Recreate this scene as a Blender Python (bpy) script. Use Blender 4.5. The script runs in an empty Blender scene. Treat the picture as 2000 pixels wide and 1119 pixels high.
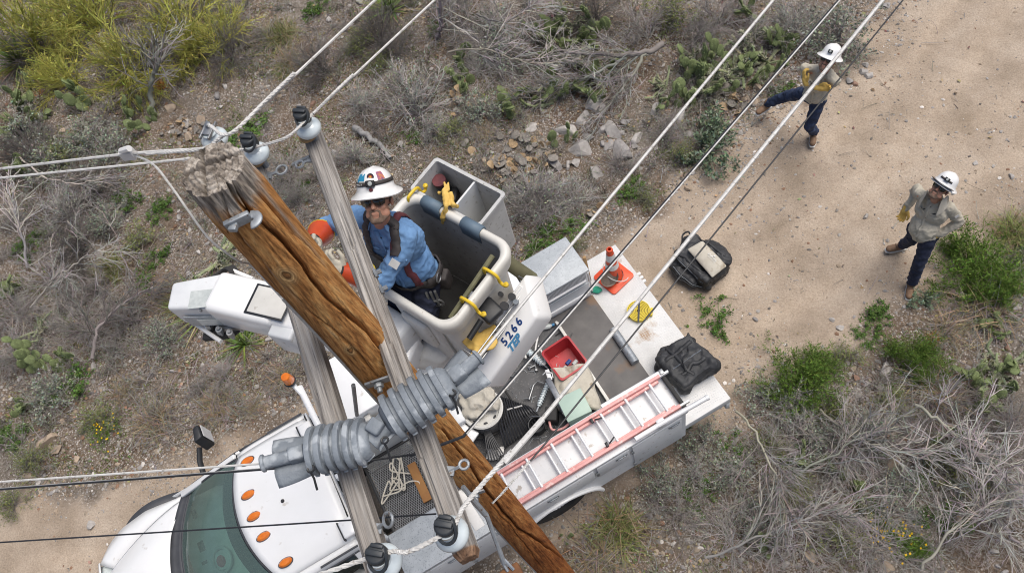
import bpy, bmesh, math, random
import numpy as np
from mathutils import Vector, Matrix, noise as mnoise
random.seed(7); RNG = np.random.default_rng(11)
S = bpy.context.scene; COL = S.collection

# ---------------------------------------------------------------- camera, world, sun, exposure
FOC, CAMZ = 1598.7, 9.884
_up = -Vector((335.2, 836.3, FOC)).normalized()
_fw = Vector((0, -1, 0)); _fw = (_fw - _fw.dot(_up)*_up).normalized()
_rt = _fw.cross(_up)
def P(px, py, z):
    """a point of the place that the photograph shows at (px, py), at height z"""
    r = Vector(((px-1000)/FOC, (py-559.5)/FOC, 1.0))
    w = Vector((r.dot(_rt), r.dot(_fw), r.dot(_up)))
    return Vector((0, 0, CAMZ)) + w*((z-CAMZ)/w.z)
def proj(p):
    q = Vector(p) - Vector((0, 0, CAMZ)); c = _rt*q.x + _fw*q.y + _up*q.z
    return 1000+FOC*c.x/c.z, 559.5+FOC*c.y/c.z, c.z
cd = bpy.data.cameras.new('camera'); cam = bpy.data.objects.new('camera', cd); COL.objects.link(cam)
cd.sensor_width = 36; cd.lens = 36*FOC/2000; cd.clip_start = .05; cd.clip_end = 3000
def _wv(v): return Vector((Vector(v).dot(_rt), Vector(v).dot(_fw), Vector(v).dot(_up)))
_X, _Y, _Z = _wv((1,0,0)), _wv((0,-1,0)), _wv((0,0,-1))
cam.matrix_world = Matrix(((_X.x,_Y.x,_Z.x,0),(_X.y,_Y.y,_Z.y,0),(_X.z,_Y.z,_Z.z,CAMZ),(0,0,0,1)))
S.camera = cam
w = bpy.data.worlds.new('World'); S.world = w; w.use_nodes = True
nt = w.node_tree; bg = nt.nodes['Background']; sky = nt.nodes.new('ShaderNodeTexSky')
SUN_EL, SUN_AZ = math.radians(70), math.radians(60)
sky.sky_type = 'NISHITA'; sky.sun_disc = False; sky.sun_elevation = SUN_EL; sky.sun_rotation = SUN_AZ
sky.air_density = .9; sky.dust_density = 6.0; sky.ozone_density = .5; sky.altitude = 800
nt.links.new(sky.outputs[0], bg.inputs[0]); bg.inputs[1].default_value = .088
sl = bpy.data.lights.new('sun', 'SUN'); so = bpy.data.objects.new('sun', sl); COL.objects.link(so)
sl.energy = 2.3; sl.angle = math.radians(48); sl.color = (1, .955, .89)
so.location = (0, 0, 30)
_sd = Vector((math.sin(SUN_AZ)*math.cos(SUN_EL), math.cos(SUN_AZ)*math.cos(SUN_EL), math.sin(SUN_EL)))
so.rotation_euler = _sd.to_track_quat('Z', 'Y').to_euler()
S.view_settings.view_transform = 'Standard'; S.view_settings.look = 'None'
S.view_settings.exposure = 0.50; S.view_settings.gamma = 1; S.view_settings.use_curve_mapping = False
S.render.engine = 'CYCLES'; S.cycles.pixel_filter_type = 'BLACKMAN_HARRIS'; S.cycles.filter_width = 1.05; S.cycles.use_denoising = True; S.cycles.denoising_prefilter = 'ACCURATE'; S.cycles.denoising_input_passes = 'RGB_ALBEDO_NORMAL'; S.cycles.max_bounces = 6; S.cycles.transparent_max_bounces = 8

# ---------------------------------------------------------------- materials
def _n(t, ty, x=0, **k):
    n = t.nodes.new(ty)
    for a, b in k.items(): setattr(n, a, b)
    return n
MATS = {}
def mat(name, c1, c2=None, scale=6, rough=.6, metal=0, bump=0, bscale=None, stretch=(1,1,1), spec=.5, speck=None, sscale=60, sth=.68, attr=None, coat=0, detail=6, vary=0, c3=None, emit=None, lo=.35, hi=.65):
    """noise-mixed principled material on object coordinates; speck = a third colour in small spots; vary = value change per object"""
    m = bpy.data.materials.new(name); m.use_nodes = True; t = m.node_tree; b = t.nodes['Principled BSDF']
    b.inputs['Roughness'].default_value = rough; b.inputs['Metallic'].default_value = metal
    b.inputs['Specular IOR Level'].default_value = spec; b.inputs['Coat Weight'].default_value = coat
    tc = _n(t, 'ShaderNodeTexCoord'); mp = _n(t, 'ShaderNodeMapping'); mp.inputs['Scale'].default_value = stretch
    t.links.new(tc.outputs['Object'], mp.inputs[0])
    nz = _n(t, 'ShaderNodeTexNoise'); nz.inputs['Scale'].default_value = scale; nz.inputs['Detail'].default_value = detail
    nz.inputs['Roughness'].default_value = .62
    t.links.new(mp.outputs[0], nz.inputs['Vector'])
    cr = _n(t, 'ShaderNodeValToRGB'); e = cr.color_ramp.elements
    c2 = c2 or tuple(v*.82 for v in c1)
    e[0].position, e[1].position = lo, hi
    e[0].color, e[1].color = (*c2, 1), (*c1, 1)
    if c3: k = e.new((lo+hi)/2); k.color = (*c3, 1)
    t.links.new(nz.outputs[0], cr.inputs[0]); out = cr.outputs[0]
    if attr:
        a = _n(t, 'ShaderNodeAttribute', attribute_name=attr); mx = _n(t, 'ShaderNodeMix', data_type='RGBA', blend_type='MULTIPLY')
        mx.inputs[0].default_value = 1; t.links.new(out, mx.inputs[6]); t.links.new(a.outputs[0], mx.inputs[7]); out = mx.outputs[2]
    if speck:
        n2 = _n(t, 'ShaderNodeTexNoise'); n2.inputs['Scale'].default_value = sscale; n2.inputs['Detail'].default_value = 4
        t.links.new(mp.outputs[0], n2.inputs['Vector'])
        r2 = _n(t, 'ShaderNodeValToRGB'); r2.color_ramp.elements[0].position = sth-.06; r2.color_ramp.elements[1].position = sth+.04
        t.links.new(n2.outputs[0], r2.inputs[0]); mx = _n(t, 'ShaderNodeMix', data_type='RGBA')
        t.links.new(r2.outputs[0], mx.inputs[0]); t.links.new(out, mx.inputs[6]); mx.inputs[7].default_value = (*speck, 1); out = mx.outputs[2]
    if vary:
        oi = _n(t, 'ShaderNodeObjectInfo'); mr = _n(t, 'ShaderNodeMapRange'); mr.inputs[3].default_value = 1-vary; mr.inputs[4].default_value = 1+vary
        t.links.new(oi.outputs['Random'], mr.inputs[0]); hs = _n(t, 'ShaderNodeHueSaturation')
        t.links.new(mr.outputs[0], hs.inputs['Value']); t.links.new(out, hs.inputs['Color']); out = hs.outputs[0]
    t.links.new(out, b.inputs['Base Color'])
    if bump:
        bn = _n(t, 'ShaderNodeTexNoise'); bn.inputs['Scale'].default_value = bscale or scale*5; bn.inputs['Detail'].default_value = 5
        t.links.new(mp.outputs[0], bn.inputs['Vector']); bp = _n(t, 'ShaderNodeBump'); bp.inputs['Strength'].default_value = min(1, bump); bp.inputs['Distance'].default_value = .012
        t.links.new(bn.outputs[0], bp.inputs['Height']); t.links.new(bp.outputs[0], b.inputs['Normal'])
    if emit: b.inputs['Emission Color'].default_value = (*emit[:3], 1); b.inputs['Emission Strength'].default_value = emit[3]
    MATS[name] = m; return m

# ---------------------------------------------------------------- mesh builder
ROOTM = {}
class MB:
    def __init__(s, M=None): s.v, s.f, s.M = [], [], (M or Matrix())
    def add(s, vs, fs, M=None):
        o = len(s.v)
        s.v += [(M @ Vector(v)) if M is not None else Vector(v) for v in vs]; s.f += [tuple(i+o for i in f) for f in fs]; return s
    def box(s, c, d, M=None, rz=0, ry=0, rx=0):
        c = Vector(c); R = Matrix.Rotation(rz,3,'Z') @ Matrix.Rotation(ry,3,'Y') @ Matrix.Rotation(rx,3,'X')
        vs = [c + R @ Vector((sx*d[0]/2, sy*d[1]/2, sz*d[2]/2)) for sx in (-1,1) for sy in (-1,1) for sz in (-1,1)]
        return s.add(vs, [(0,1,3,2),(4,6,7,5),(0,4,5,1),(2,3,7,6),(0,2,6,4),(1,5,7,3)], M)
    def box2(s, a, b): return s.box([(p+q)/2 for p, q in zip(a, b)], [abs(q-p) for p, q in zip(a, b)])
    def hexa(s, bot, top): return s.add(list(bot)+list(top), [(3,2,1,0),(4,5,6,7),(0,1,5,4),(1,2,6,5),(2,3,7,6),(3,0,4,7)])
    def beam(s, a, b, w, h, up=(0,0,1), w2=None, h2=None):
        a, b = Vector(a), Vector(b); d = (b-a).normalized(); x = d.cross(Vector(up)).normalized(); u = x.cross(d)
        w2, h2 = w2 or w, h2 or h
        r = lambda p, w, h: [p+x*w/2-u*h/2, p-x*w/2-u*h/2, p-x*w/2+u*h/2, p+x*w/2+u*h/2]
        return s.hexa(r(a, w, h), r(b, w2, h2))
    def tube(s, path, r, n=8, closed=False, cap=True, flat=1, up=None):
        p = [Vector(q) for q in path]; K = len(p); rs = r if hasattr(r, '__len__') else [r]*K
        t0 = (p[1]-p[0]).normalized(); nv = Vector(up) if up else t0.orthogonal(); o = len(s.v); vs = []
        for i in range(K):
            t = (p[(i+1) % K]-p[i-1]) if closed else (p[min(i+1,K-1)]-p[max(i-1,0)])
            t = t.normalized() if t.length > 1e-9 else t0
            nv = nv - t*nv.dot(t); nv = nv.normalized() if nv.length > 1e-6 else t.orthogonal().normalized(); bn = t.cross(nv)
            vs += [p[i] + (nv*math.cos(2*math.pi*k/n) + bn*math.sin(2*math.pi*k/n)*flat)*rs[i] for k in range(n)]
        fs = [(i*n+k, i*n+(k+1) % n, ((i+1) % K)*n+(k+1) % n, ((i+1) % K)*n+k) for i in range(K if closed else K-1) for k in range(n)]
        if cap and not closed: fs += [tuple(range(n))[::-1], tuple((K-1)*n+k for k in range(n))]
        return s.add(vs, fs)
    def lathe(s, prof, M=None, n=20, cap=True):
        vs = [(r*math.cos(2*math.pi*k/n), r*math.sin(2*math.pi*k/n), z) for r, z in prof for k in range(n)]; K = len(prof)
        fs = [(i*n+k, i*n+(k+1) % n, (i+1)*n+(k+1) % n, (i+1)*n+k) for i in range(K-1) for k in range(n)]
        if cap: fs += [tuple(range(n))[::-1], tuple((K-1)*n+k for k in range(n))]
        return s.add(vs, fs, M)
    def prism(s, poly, h, M=None):
        n = len(poly); vs = [(x, y, 0) for x, y in poly]+[(x, y, h) for x, y in poly]
        return s.add(vs, [tuple(range(n))[::-1], tuple(range(n, 2*n))]+[(i, (i+1) % n, n+(i+1) % n, n+i) for i in range(n)], M)
    def grid(s, rows, thick=0, up=None):
        R, K = len(rows), len(rows[0]); vs = [q for r in rows for q in r]
        fs = [(i*K+j, i*K+j+1, (i+1)*K+j+1, (i+1)*K+j) for i in range(R-1) for j in range(K-1)]
        s.add(vs, fs)
        return s
    def build(s, name, m, parent=None, bevel=0, smooth=None, solid=0, seg=2, sub=0):
        me = bpy.data.meshes.new(name); M = s.M
        root = parent
        inv = ROOTM[root.name].inverted() if (root is not None and root.name in ROOTM) else Matrix()
        T = inv @ M
        me.from_pydata([tuple(T @ v) for v in s.v], [], s.f); me.validate()
        o = bpy.data.objects.new(name, me); COL.objects.link(o)
        if parent is not None: o.parent = parent; ROOTM[o.name] = ROOTM.get(parent.name, Matrix())
        if m: me.materials.append(m if not isinstance(m, str) else MATS[m])
        bm = bmesh.new(); bm.from_mesh(me)
        bmesh.ops.recalc_face_normals(bm, faces=bm.faces)
        if bevel:
            ed = [e for e in bm.edges if len(e.link_faces) == 2 and e.calc_face_angle(0) > math.radians(32)]
            bmesh.ops.bevel(bm, geom=ed, offset=bevel, segments=seg, affect='EDGES', clamp_overlap=True, profile=.5)
        bm.to_mesh(me); bm.free()
        if smooth is None: smooth = 35 if not bevel else 50
        if smooth:
            me.polygons.foreach_set('use_smooth', [True]*len(me.polygons)); me.set_sharp_from_angle(angle=math.radians(smooth))
        if solid or sub:
            if solid: md = o.modifiers.new('s', 'SOLIDIFY'); md.thickness = solid; md.offset = 0
            if sub: md = o.modifiers.new('u', 'SUBSURF'); md.levels = md.render_levels = sub
        return o
def npmesh(name, V, F, m, col=None, smooth=False, flat=None, attrs=None):
    """mesh straight from numpy arrays; F is (n,3) or (n,4)"""
    me = bpy.data.meshes.new(name); V = np.ascontiguousarray(V, np.float32); F = np.ascontiguousarray(F, np.int32); k = F.shape[1]
    me.vertices.add(len(V)); me.vertices.foreach_set('co', V.ravel()); me.loops.add(F.size); me.loops.foreach_set('vertex_index', F.ravel())
    me.polygons.add(len(F)); me.polygons.foreach_set('loop_start', np.arange(0, F.size, k, dtype=np.int32)); me.polygons.foreach_set('loop_total', np.full(len(F), k, np.int32))
    me.update(calc_edges=True)
    me.polygons.foreach_set('use_smooth', np.full(len(F), bool(smooth)))
    if col is not None:
        a = me.color_attributes.new('tint', 'FLOAT_COLOR', 'POINT'); c = np.ones((len(V), 4), np.float32); c[:, :3] = col; a.data.foreach_set('color', c.ravel())
    for an, av in (attrs or {}).items():
        a = me.attributes.new(an, 'FLOAT', 'POINT'); a.data.foreach_set('value', np.asarray(av, np.float32))
    for q in (m if isinstance(m, (list, tuple)) else [m]):
        me.materials.append(MATS[q] if isinstance(q, str) else q)
    return me
def link(name, me, parent=None, loc=None):
    o = bpy.data.objects.new(name, me); COL.objects.link(o)
    if loc is not None: o.location = loc
    if parent is not None: o.parent = parent; ROOTM[o.name] = ROOTM.get(parent.name, Matrix())
    return o
def tag(o, label=None, cat=None, group=None, kind=None):
    if label: o['label'] = label
    if cat: o['category'] = cat
    if group: o['group'] = group
    if kind: o['kind'] = kind
    return o
def thing(name, label, cat, M=None, group=None):
    o = bpy.data.objects.new(name, None); COL.objects.link(o); o.empty_display_size = .1
    M = M if isinstance(M, Matrix) else Matrix.Translation(Vector(M if M is not None else (0,0,0)))
    o.matrix_world = M; ROOTM[o.name] = M.copy(); return tag(o, label, cat, group)
def single(name, mb, m, label, cat, loc, group=None, **k):
    """a thing that is one mesh, its origin at loc; mb in world coordinates"""
    mb.M = Matrix.Translation(-Vector(loc)) @ mb.M; o = mb.build(name, m, None, **k); o.location = loc
    ROOTM[o.name] = Matrix.Translation(Vector(loc)); return tag(o, label, cat, group)
def copy_tree(o, parent=None):
    c = o.copy(); COL.objects.link(c)
    if parent is not None: c.parent = parent
    for ch in list(o.children): copy_tree(ch, c)
    return c
# numpy value noise for shapes -------------------------------------------------
def vnoise(x, y, seed=0, per=None):
    xi = np.floor(x).astype(np.int64); yi = np.floor(y).astype(np.int64); fx = x-xi; fy = y-yi
    fx = fx*fx*(3-2*fx); fy = fy*fy*(3-2*fy)
    def h(a, b):
        if per: a = a % per
        n = (a*374761393 + b*668265263 + seed*974634541) & 0xFFFFFFFF
        n = ((n ^ (n >> 13))*1274126177) & 0xFFFFFFFF; n ^= n >> 16
        return (n & 0xFFFF)/65535.0
    return (h(xi,yi)*(1-fx)+h(xi+1,yi)*fx)*(1-fy) + (h(xi,yi+1)*(1-fx)+h(xi+1,yi+1)*fx)*fy
def fbm(x, y, seed=0, o=4):
    s = 0; a = .5
    for i in range(o): s = s + a*vnoise(x*2**i, y*2**i, seed+i*17); a *= .5
    return s
def tubes(Pts, R, sides=3):
    """many tapered twigs at once: Pts (N,K,3), R (N,K)"""
    N, K, _ = Pts.shape; T = np.gradient(Pts, axis=1); T /= np.linalg.norm(T, axis=2, keepdims=True)+1e-9
    ref = np.where(np.abs(T[:, :, 2:3]) > .9, np.array([1., 0, 0]), np.array([0, 0, 1.])); A = np.cross(T, ref); A /= np.linalg.norm(A, axis=2, keepdims=True)+1e-9; B = np.cross(T, A)
    an = np.arange(sides)*2*np.pi/sides
    V = Pts[:, :, None, :] + R[:, :, None, None]*(A[:, :, None, :]*np.cos(an)[None, None, :, None]+B[:, :, None, :]*np.sin(an)[None, None, :, None])
    b = (np.arange(N)*K*sides)[:, None, None]; i = np.arange(K-1)[None, :, None]*sides; k = np.arange(sides)[None, None, :]; k2 = (k+1) % sides
    F = np.stack([b+i+k, b+i+k2, b+i+sides+k2, b+i+sides+k], -1).reshape(-1, 4)
    return V.reshape(-1, 3), F
def quads(C, U, W):
    """leaf quads (pointed): centre base C, length vec U, half-width vec W, all (N,3)"""
    N = len(C); V = np.stack([C, C+U*.5+W, C+U, C+U*.5-W], 1).reshape(-1, 3); F = np.arange(N*4).reshape(-1, 4); return V, F
def cat(*vf):
    V, F, o = [], [], 0
    for v, f in vf: V.append(v); F.append(f+o); o += len(v)
    return np.concatenate(V), np.concatenate(F)
def blob(prims, vox=.012, smooth=4, it=1.0):
    """one continuous skin over many rounded pieces: voxel remesh then smoothing; returns a mesh"""
    mb = MB()
    for q in prims:
        if q[0] == 'c':                                           # tapered capsule p0 p1 r0 r1
            a, b, r0, r1 = Vector(q[1]), Vector(q[2]), q[3], q[4]; d = b-a; L = max(d.length, 1e-4)
            pr = [(max(1e-4, r0*math.sin(t)), -r0*math.cos(t)) for t in (0.05, .5, 1.0)]+[(r0, 0)]+[(r1, L)]+[(max(1e-4, r1*math.cos(t)), L+r1*math.sin(t)) for t in (.5, 1.0, 1.5)]
            M = Matrix.Translation(a) @ d.to_track_quat('Z', 'Y').to_matrix().to_4x4(); mb.lathe(pr, M, 14)
        elif q[0] == 'e':                                         # ellipsoid centre radii [matrix3]
            R = (q[3] if len(q) > 3 and q[3] is not None else Matrix.Identity(3)).to_4x4()
            pr = [(max(1e-4, math.sin(t)), -math.cos(t)) for t in np.linspace(.02, math.pi-.02, 12)]
            mb.lathe(pr, Matrix.Translation(Vector(q[1])) @ R @ Matrix.Diagonal((*q[2], 1)), 18)
        elif q[0] == 'b':                                         # box centre size matrix3
            R = (q[3] if len(q) > 3 else Matrix.Identity(3)).to_4x4(); mb.box((0,0,0), q[2], Matrix.Translation(Vector(q[1])) @ R)
    me = bpy.data.meshes.new('t'); me.from_pydata([tuple(v) for v in mb.v], [], mb.f); me.update()
    bm = bmesh.new(); bm.from_mesh(me); bmesh.ops.recalc_face_normals(bm, faces=bm.faces); bm.to_mesh(me); bm.free()
    o = bpy.data.objects.new('t', me); COL.objects.link(o)
    md = o.modifiers.new('r', 'REMESH'); md.mode = 'VOXEL'; md.voxel_size = vox
    md = o.modifiers.new('s', 'SMOOTH'); md.iterations = smooth; md.factor = .5
    dg = bpy.context.evaluated_depsgraph_get(); r = bpy.data.meshes.new_from_object(o.evaluated_get(dg))
    bpy.data.objects.remove(o); bpy.data.meshes.remove(me)
    r.polygons.foreach_set('use_smooth', [True]*len(r.polygons)); return r
def mco(me):
    a = np.empty(len(me.vertices)*3, np.float32); me.vertices.foreach_get('co', a); return a.reshape(-1, 3)
def mnr(me):
    a = np.empty(len(me.vertices)*3, np.float32); me.vertex_normals.foreach_get('vector', a); return a.reshape(-1, 3)
def setco(me, a): me.vertices.foreach_set('co', np.ascontiguousarray(a, np.float32).ravel()); me.update()
def ruffle(me, amp, sc, seed=0, an=(1,1,1)):
    """cloth folds: push the skin in and out along its normals with ridged noise"""
    c = mco(me); n = mnr(me); d = np.empty(len(c))
    for i, q in enumerate(c*np.array(an)*sc): d[i] = 1-2*abs(mnoise.noise(Vector(q)+Vector((seed*7.1, 0, 0))))-.45 + .4*mnoise.noise(Vector(q)*2.3+Vector((0, seed, 0)))
    setco(me, c+n*(d*amp)[:, None]); return me
def place(name, me, m, parent):
    """a world-coordinate mesh as a child of parent (or top level at world origin)"""
    if parent is not None and parent.name in ROOTM: me.transform(ROOTM[parent.name].inverted())
    me.materials.clear(); me.materials.append(MATS[m] if isinstance(m, str) else m)
    return link(name, me, parent)
def lit(name, mb_or_me, *a): pass
def text(s, size, M, m, parent, name='lettering', shear=0, ext=.001, bold=0, spc=1.0):
    cu = bpy.data.curves.new(name, 'FONT'); cu.body = s; cu.size = size; cu.align_x = 'CENTER'; cu.align_y = 'CENTER'; cu.shear = shear; cu.extrude = ext; cu.offset = bold; cu.space_character = spc; cu.resolution_u = 3
    o = bpy.data.objects.new('t', cu); COL.objects.link(o); dg = bpy.context.evaluated_depsgraph_get()
    me = bpy.data.meshes.new_from_object(o.evaluated_get(dg)); bpy.data.objects.remove(o)
    me.transform(M); return place(name, me, m, parent)
def frame(o, x, y):
    """4x4 matrix at o with x axis x and y axis close to y"""
    x = Vector(x).normalized(); z = x.cross(Vector(y)).normalized(); y = z.cross(x)
    return Matrix(((x.x,y.x,z.x,o[0]),(x.y,y.y,z.y,o[1]),(x.z,y.z,z.z,o[2]),(0,0,0,1)))
# ---------------------------------------------------------------- the ground
up_edge = [(1850,-160),(1760,-40),(1690,60),(1640,110),(1560,190),(1470,258),(1410,315),(1330,372),(1240,430),(1150,475),(1000,560),(700,745),(600,792),(540,812),(430,852),(330,905),(240,955),(130,965),(0,985),(-300,1030)]
lo_edge = [(2500,150),(2100,380),(1960,455),(1880,560),(1800,590),(1740,640),(1660,690),(1560,740),(1480,795),(1430,845),(1330,905),(1200,965),(1100,1025),(900,1140),(600,1330),(200,1600)]
_poly = np.array([P(x, y, 0)[:2] for x, y in up_edge] + [(-60, -14), (-40, -34)] + [P(x, y, 0)[:2] for x, y in lo_edge[::-1]] + [(60, 42), (24, 60)])
def road_sd(x, y):
    """signed distance to the dirt road, positive on it"""
    x = np.asarray(x, float); y = np.asarray(y, float); d = np.full(x.shape, 1e9); ins = np.zeros(x.shape, bool); n = len(_poly)
    for i in range(n):
        a, b = _poly[i], _poly[(i+1) % n]; e = b-a; t = np.clip(((x-a[0])*e[0]+(y-a[1])*e[1])/(e@e), 0, 1)
        d = np.minimum(d, np.hypot(x-a[0]-t*e[0], y-a[1]-t*e[1]))
        c = (a[1] > y) != (b[1] > y); xc = a[0]+(y-a[1])*e[0]/(e[1] if abs(e[1]) > 1e-9 else 1e-9); ins ^= c & (x < xc)
    return np.where(ins, d, -d)
def ghz(x, y, sd=None):
    x = np.asarray(x, float); y = np.asarray(y, float); sd = road_sd(x, y) if sd is None else sd
    off = np.clip(-sd/.8, 0, 1); far = np.clip((np.hypot(x+3, y-5)-14)/60, 0, 1)
    return off*((fbm(x*.9+40, y*.9+40, 3)-.47)*.22+(fbm(x*5+9, y*5+9, 5, 3)-.44)*.05) + (1-off)*(fbm(x*1.3+70, y*1.3+70, 8)-.47)*.03 + (fbm(x*14+3, y*14, 6, 2)-.37)*.012 - rutf(sd)*.032*(.4+fbm(x*.8, y*.8, 27)) + far*(fbm(x*.03+5, y*.03+5, 2)-.45)*8
def rutf(sd): return np.exp(-((sd-.85)/.17)**2)+.8*np.exp(-((sd-1.55)/.2)**2)
def gz(p): return float(ghz(np.array([p[0]]), np.array([p[1]]))[0])
def axis(a, b, s, far):
    c = list(np.arange(a, b+1e-6, s)); r = list(np.cumsum(s*1.32**np.arange(1, 40))); r = [v for v in r if v < far]
    return np.array([a-v for v in r[::-1]]+c+[b+v for v in r])
gx, gy = axis(-15.5, 7, .055, 900), axis(-.5, 13, .055, 900)
GX, GY = np.meshgrid(gx, gy); sd = road_sd(GX, GY); GH = ghz(GX, GY, sd)
V = np.stack([GX, GY, GH], -1).reshape(-1, 3); nx, ny = len(gx), len(gy)
ii = (np.arange(ny-1)[:, None]*nx+np.arange(nx-1)[None, :]); F = np.stack([ii, ii+1, ii+nx+1, ii+nx], -1).reshape(-1, 4)
wob = (fbm(GX*1.6, GY*1.6, 21)-.47)*1.1 + (fbm(GX*7, GY*7, 22, 3)-.44)*.4
rmask = np.clip((sd+wob)/.35+.5, 0, 1); sd0 = sd.copy(); gxx, gyy = GX.copy(), GY.copy()
m = bpy.data.materials.new('ground_earth'); m.use_nodes = True; t = m.node_tree; b = t.nodes['Principled BSDF']; b.inputs['Roughness'].default_value = .95; b.inputs['Specular IOR Level'].default_value = .15
tc = _n(t, 'ShaderNodeTexCoord')
def nz(sc, de=6, ro=.6):
    q = _n(t, 'ShaderNodeTexNoise'); q.inputs['Scale'].default_value = sc; q.inputs['Detail'].default_value = de; q.inputs['Roughness'].default_value = ro; t.links.new(tc.outputs['Object'], q.inputs['Vector']); return q.outputs[0]
def ramp(src, *st):
    q = _n(t, 'ShaderNodeValToRGB'); e = q.color_ramp.elements
    while len(e) < len(st): e.new(.5)
    for k, (p, c) in zip(e, st): k.position = p; k.color = (*c, 1) if len(c) == 3 else c
    t.links.new(src, q.inputs[0]); return q.outputs[0]
def mix(f, a, c, bt='MIX'):
    q = _n(t, 'ShaderNodeMix', data_type='RGBA', blend_type=bt)
    for s_, i_ in ((f, 0), (a, 6), (c, 7)):
        if hasattr(s_, 'links'): t.links.new(s_, q.inputs[i_])
        else: q.inputs[i_].default_value = s_ if i_ == 0 else (*s_, 1)
    return q.outputs[2]
soil = ramp(nz(.9), (.30, (.08,.052,.036)), (.45, (.148,.11,.08)), (.58, (.15,.126,.102)), (.72, (.235,.203,.165)))
fine = ramp(nz(26, 8, .75), (.32, (.42,.4,.38)), (.5, (1,1,1)), (.7, (1.5,1.5,1.5)))
soil = mix(1.0, soil, fine, 'MULTIPLY')
gv = _n(t, 'ShaderNodeTexVoronoi'); gv.inputs['Scale'].default_value = 38; t.links.new(tc.outputs['Object'], gv.inputs['Vector'])
gcol = ramp(gv.outputs['Color'], (.1, (.13,.115,.10)), (.45, (.30,.27,.24)), (.75, (.44,.40,.36)), (.92, (.6,.56,.52)))
gm = ramp(nz(1.3, 7, .7), (.36, (0,0,0)), (.56, (1,1,1))); gd = ramp(gv.outputs['Distance'], (.25, (1,1,1)), (.55, (0,0,0)))
gk = mix(1.0, gm, gd, 'MULTIPLY'); soil = mix(gk, soil, gcol)
sand = ramp(nz(1.1, 8, .65), (.3, (.265,.21,.155)), (.5, (.375,.302,.233)), (.68, (.465,.385,.305)))
sand = mix(1.0, sand, ramp(nz(45, 8, .8), (.3, (.62,.6,.58)), (.5, (1,1,1)), (.72, (1.3,1.3,1.3))), 'MULTIPLY')
pb = ramp(gv.outputs['Distance'], (.1, (1,1,1)), (.22, (0,0,0))); pm = ramp(nz(2.2, 6, .7), (.5, (0,0,0)), (.66, (1,1,1)))
sand = mix(mix(1.0, pb, pm, 'MULTIPLY'), sand, gcol)
ru = _n(t, 'ShaderNodeAttribute', attribute_name='rut'); sand = mix(ru.outputs['Fac'], sand, mix(1.0, sand, (1.16,1.15,1.13), 'MULTIPLY'))
at_ = _n(t, 'ShaderNodeAttribute', attribute_name='road')
t.links.new(mix(at_.outputs['Fac'], soil, sand), b.inputs['Base Color'])
bp = _n(t, 'ShaderNodeBump'); bp.inputs['Strength'].default_value = .9; bp.inputs['Distance'].default_value = .02; t.links.new(nz(30, 8, .75), bp.inputs['Height']); t.links.new(bp.outputs[0], b.inputs['Normal'])
MATS['ground'] = m
o = link('ground', npmesh('ground', V, F, m, smooth=True, attrs={'road': rmask.ravel(), 'rut': (np.clip(rutf(sd0)*(fbm(gxx*.7, gyy*.7, 28)*2.2-.5), 0, 1)).ravel()})); tag(o, 'stony brown desert soil crossed by a tan dirt road', kind='structure')
del GX, GY, GH, sd, wob, ii

# ---------------------------------------------------------------- plant and stone materials
def tm(name, c, vary=.22, rough=.85, tr=0):
    m = mat(name, c, tuple(v*.72 for v in c), scale=3.5, rough=rough, spec=.2, attr='tint', vary=vary); return m
for nm, c in dict(twig=(.30,.275,.255), twig_dark=(.155,.14,.13), twig_pale=(.38,.355,.33), sage_leaf=(.30,.33,.25), green_leaf=(.135,.22,.04), bright_leaf=(.10,.175,.04), olive_leaf=(.22,.25,.085),
                  paloverde=(.42,.41,.10), yucca_leaf=(.15,.21,.055), dry_blade=(.33,.255,.155), pad_green=(.185,.225,.10), pad_dead=(.40,.29,.175), cholla_skin=(.24,.27,.15), spine=(.62,.60,.46),
                  stone=(.36,.335,.31), gravel=(.36,.335,.305), petal=(.80,.52,.02), bluegreen=(.21,.27,.175), orange_dry=(.42,.22,.06), bark=(.33,.30,.275)).items(): tm(nm, c, vary=.18)
def dirs(rng, n, up, sp):
    az = rng.uniform(0, 2*np.pi, n); el = np.clip(rng.normal(up, sp, n), -.12, 1.5)
    return np.stack([np.cos(az)*np.cos(el), np.sin(az)*np.cos(el), np.sin(el)], 1)
def grow(rng, base, d, L, K, wig, droop=0):
    N = len(base); s = np.linspace(0, 1, K); P_ = np.zeros((N, K, 3)); P_[:, 0] = base; c = d.copy()
    for k in range(1, K):
        c = c + rng.normal(0, wig, (N, 3)); c[:, 2] -= droop/K; c /= np.linalg.norm(c, axis=1, keepdims=True); P_[:, k] = P_[:, k-1]+c*(L/(K-1))[:, None]
    return P_
def branch(rng, par, n, ang, l0, l1, K, wig, tmin=.25):
    N, Kp, _ = par.shape; i = rng.integers(0, N, n); tt = rng.uniform(tmin, 1, n)*(Kp-1.01); k = tt.astype(int); f = (tt-k)[:, None]
    b = par[i, k]*(1-f)+par[i, k+1]*f; tdir = par[i, k+1]-par[i, k]; tdir /= np.linalg.norm(tdir, axis=1, keepdims=True)+1e-9
    d = tdir + rng.normal(0, ang, (n, 3)); d /= np.linalg.norm(d, axis=1, keepdims=True); return grow(rng, b, d, rng.uniform(l0, l1, n), K, wig)
def taper(Pt, a, c): return np.broadcast_to(np.linspace(a, c, Pt.shape[1])[None], Pt.shape[:2]).copy()
def tintcol(rng, n, per, lo=.7, hi=1.3, hue=.06):
    v = rng.uniform(lo, hi, (n, 1))*(1+rng.normal(0, hue, (n, 3))); return np.repeat(v, per, 0)
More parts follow.
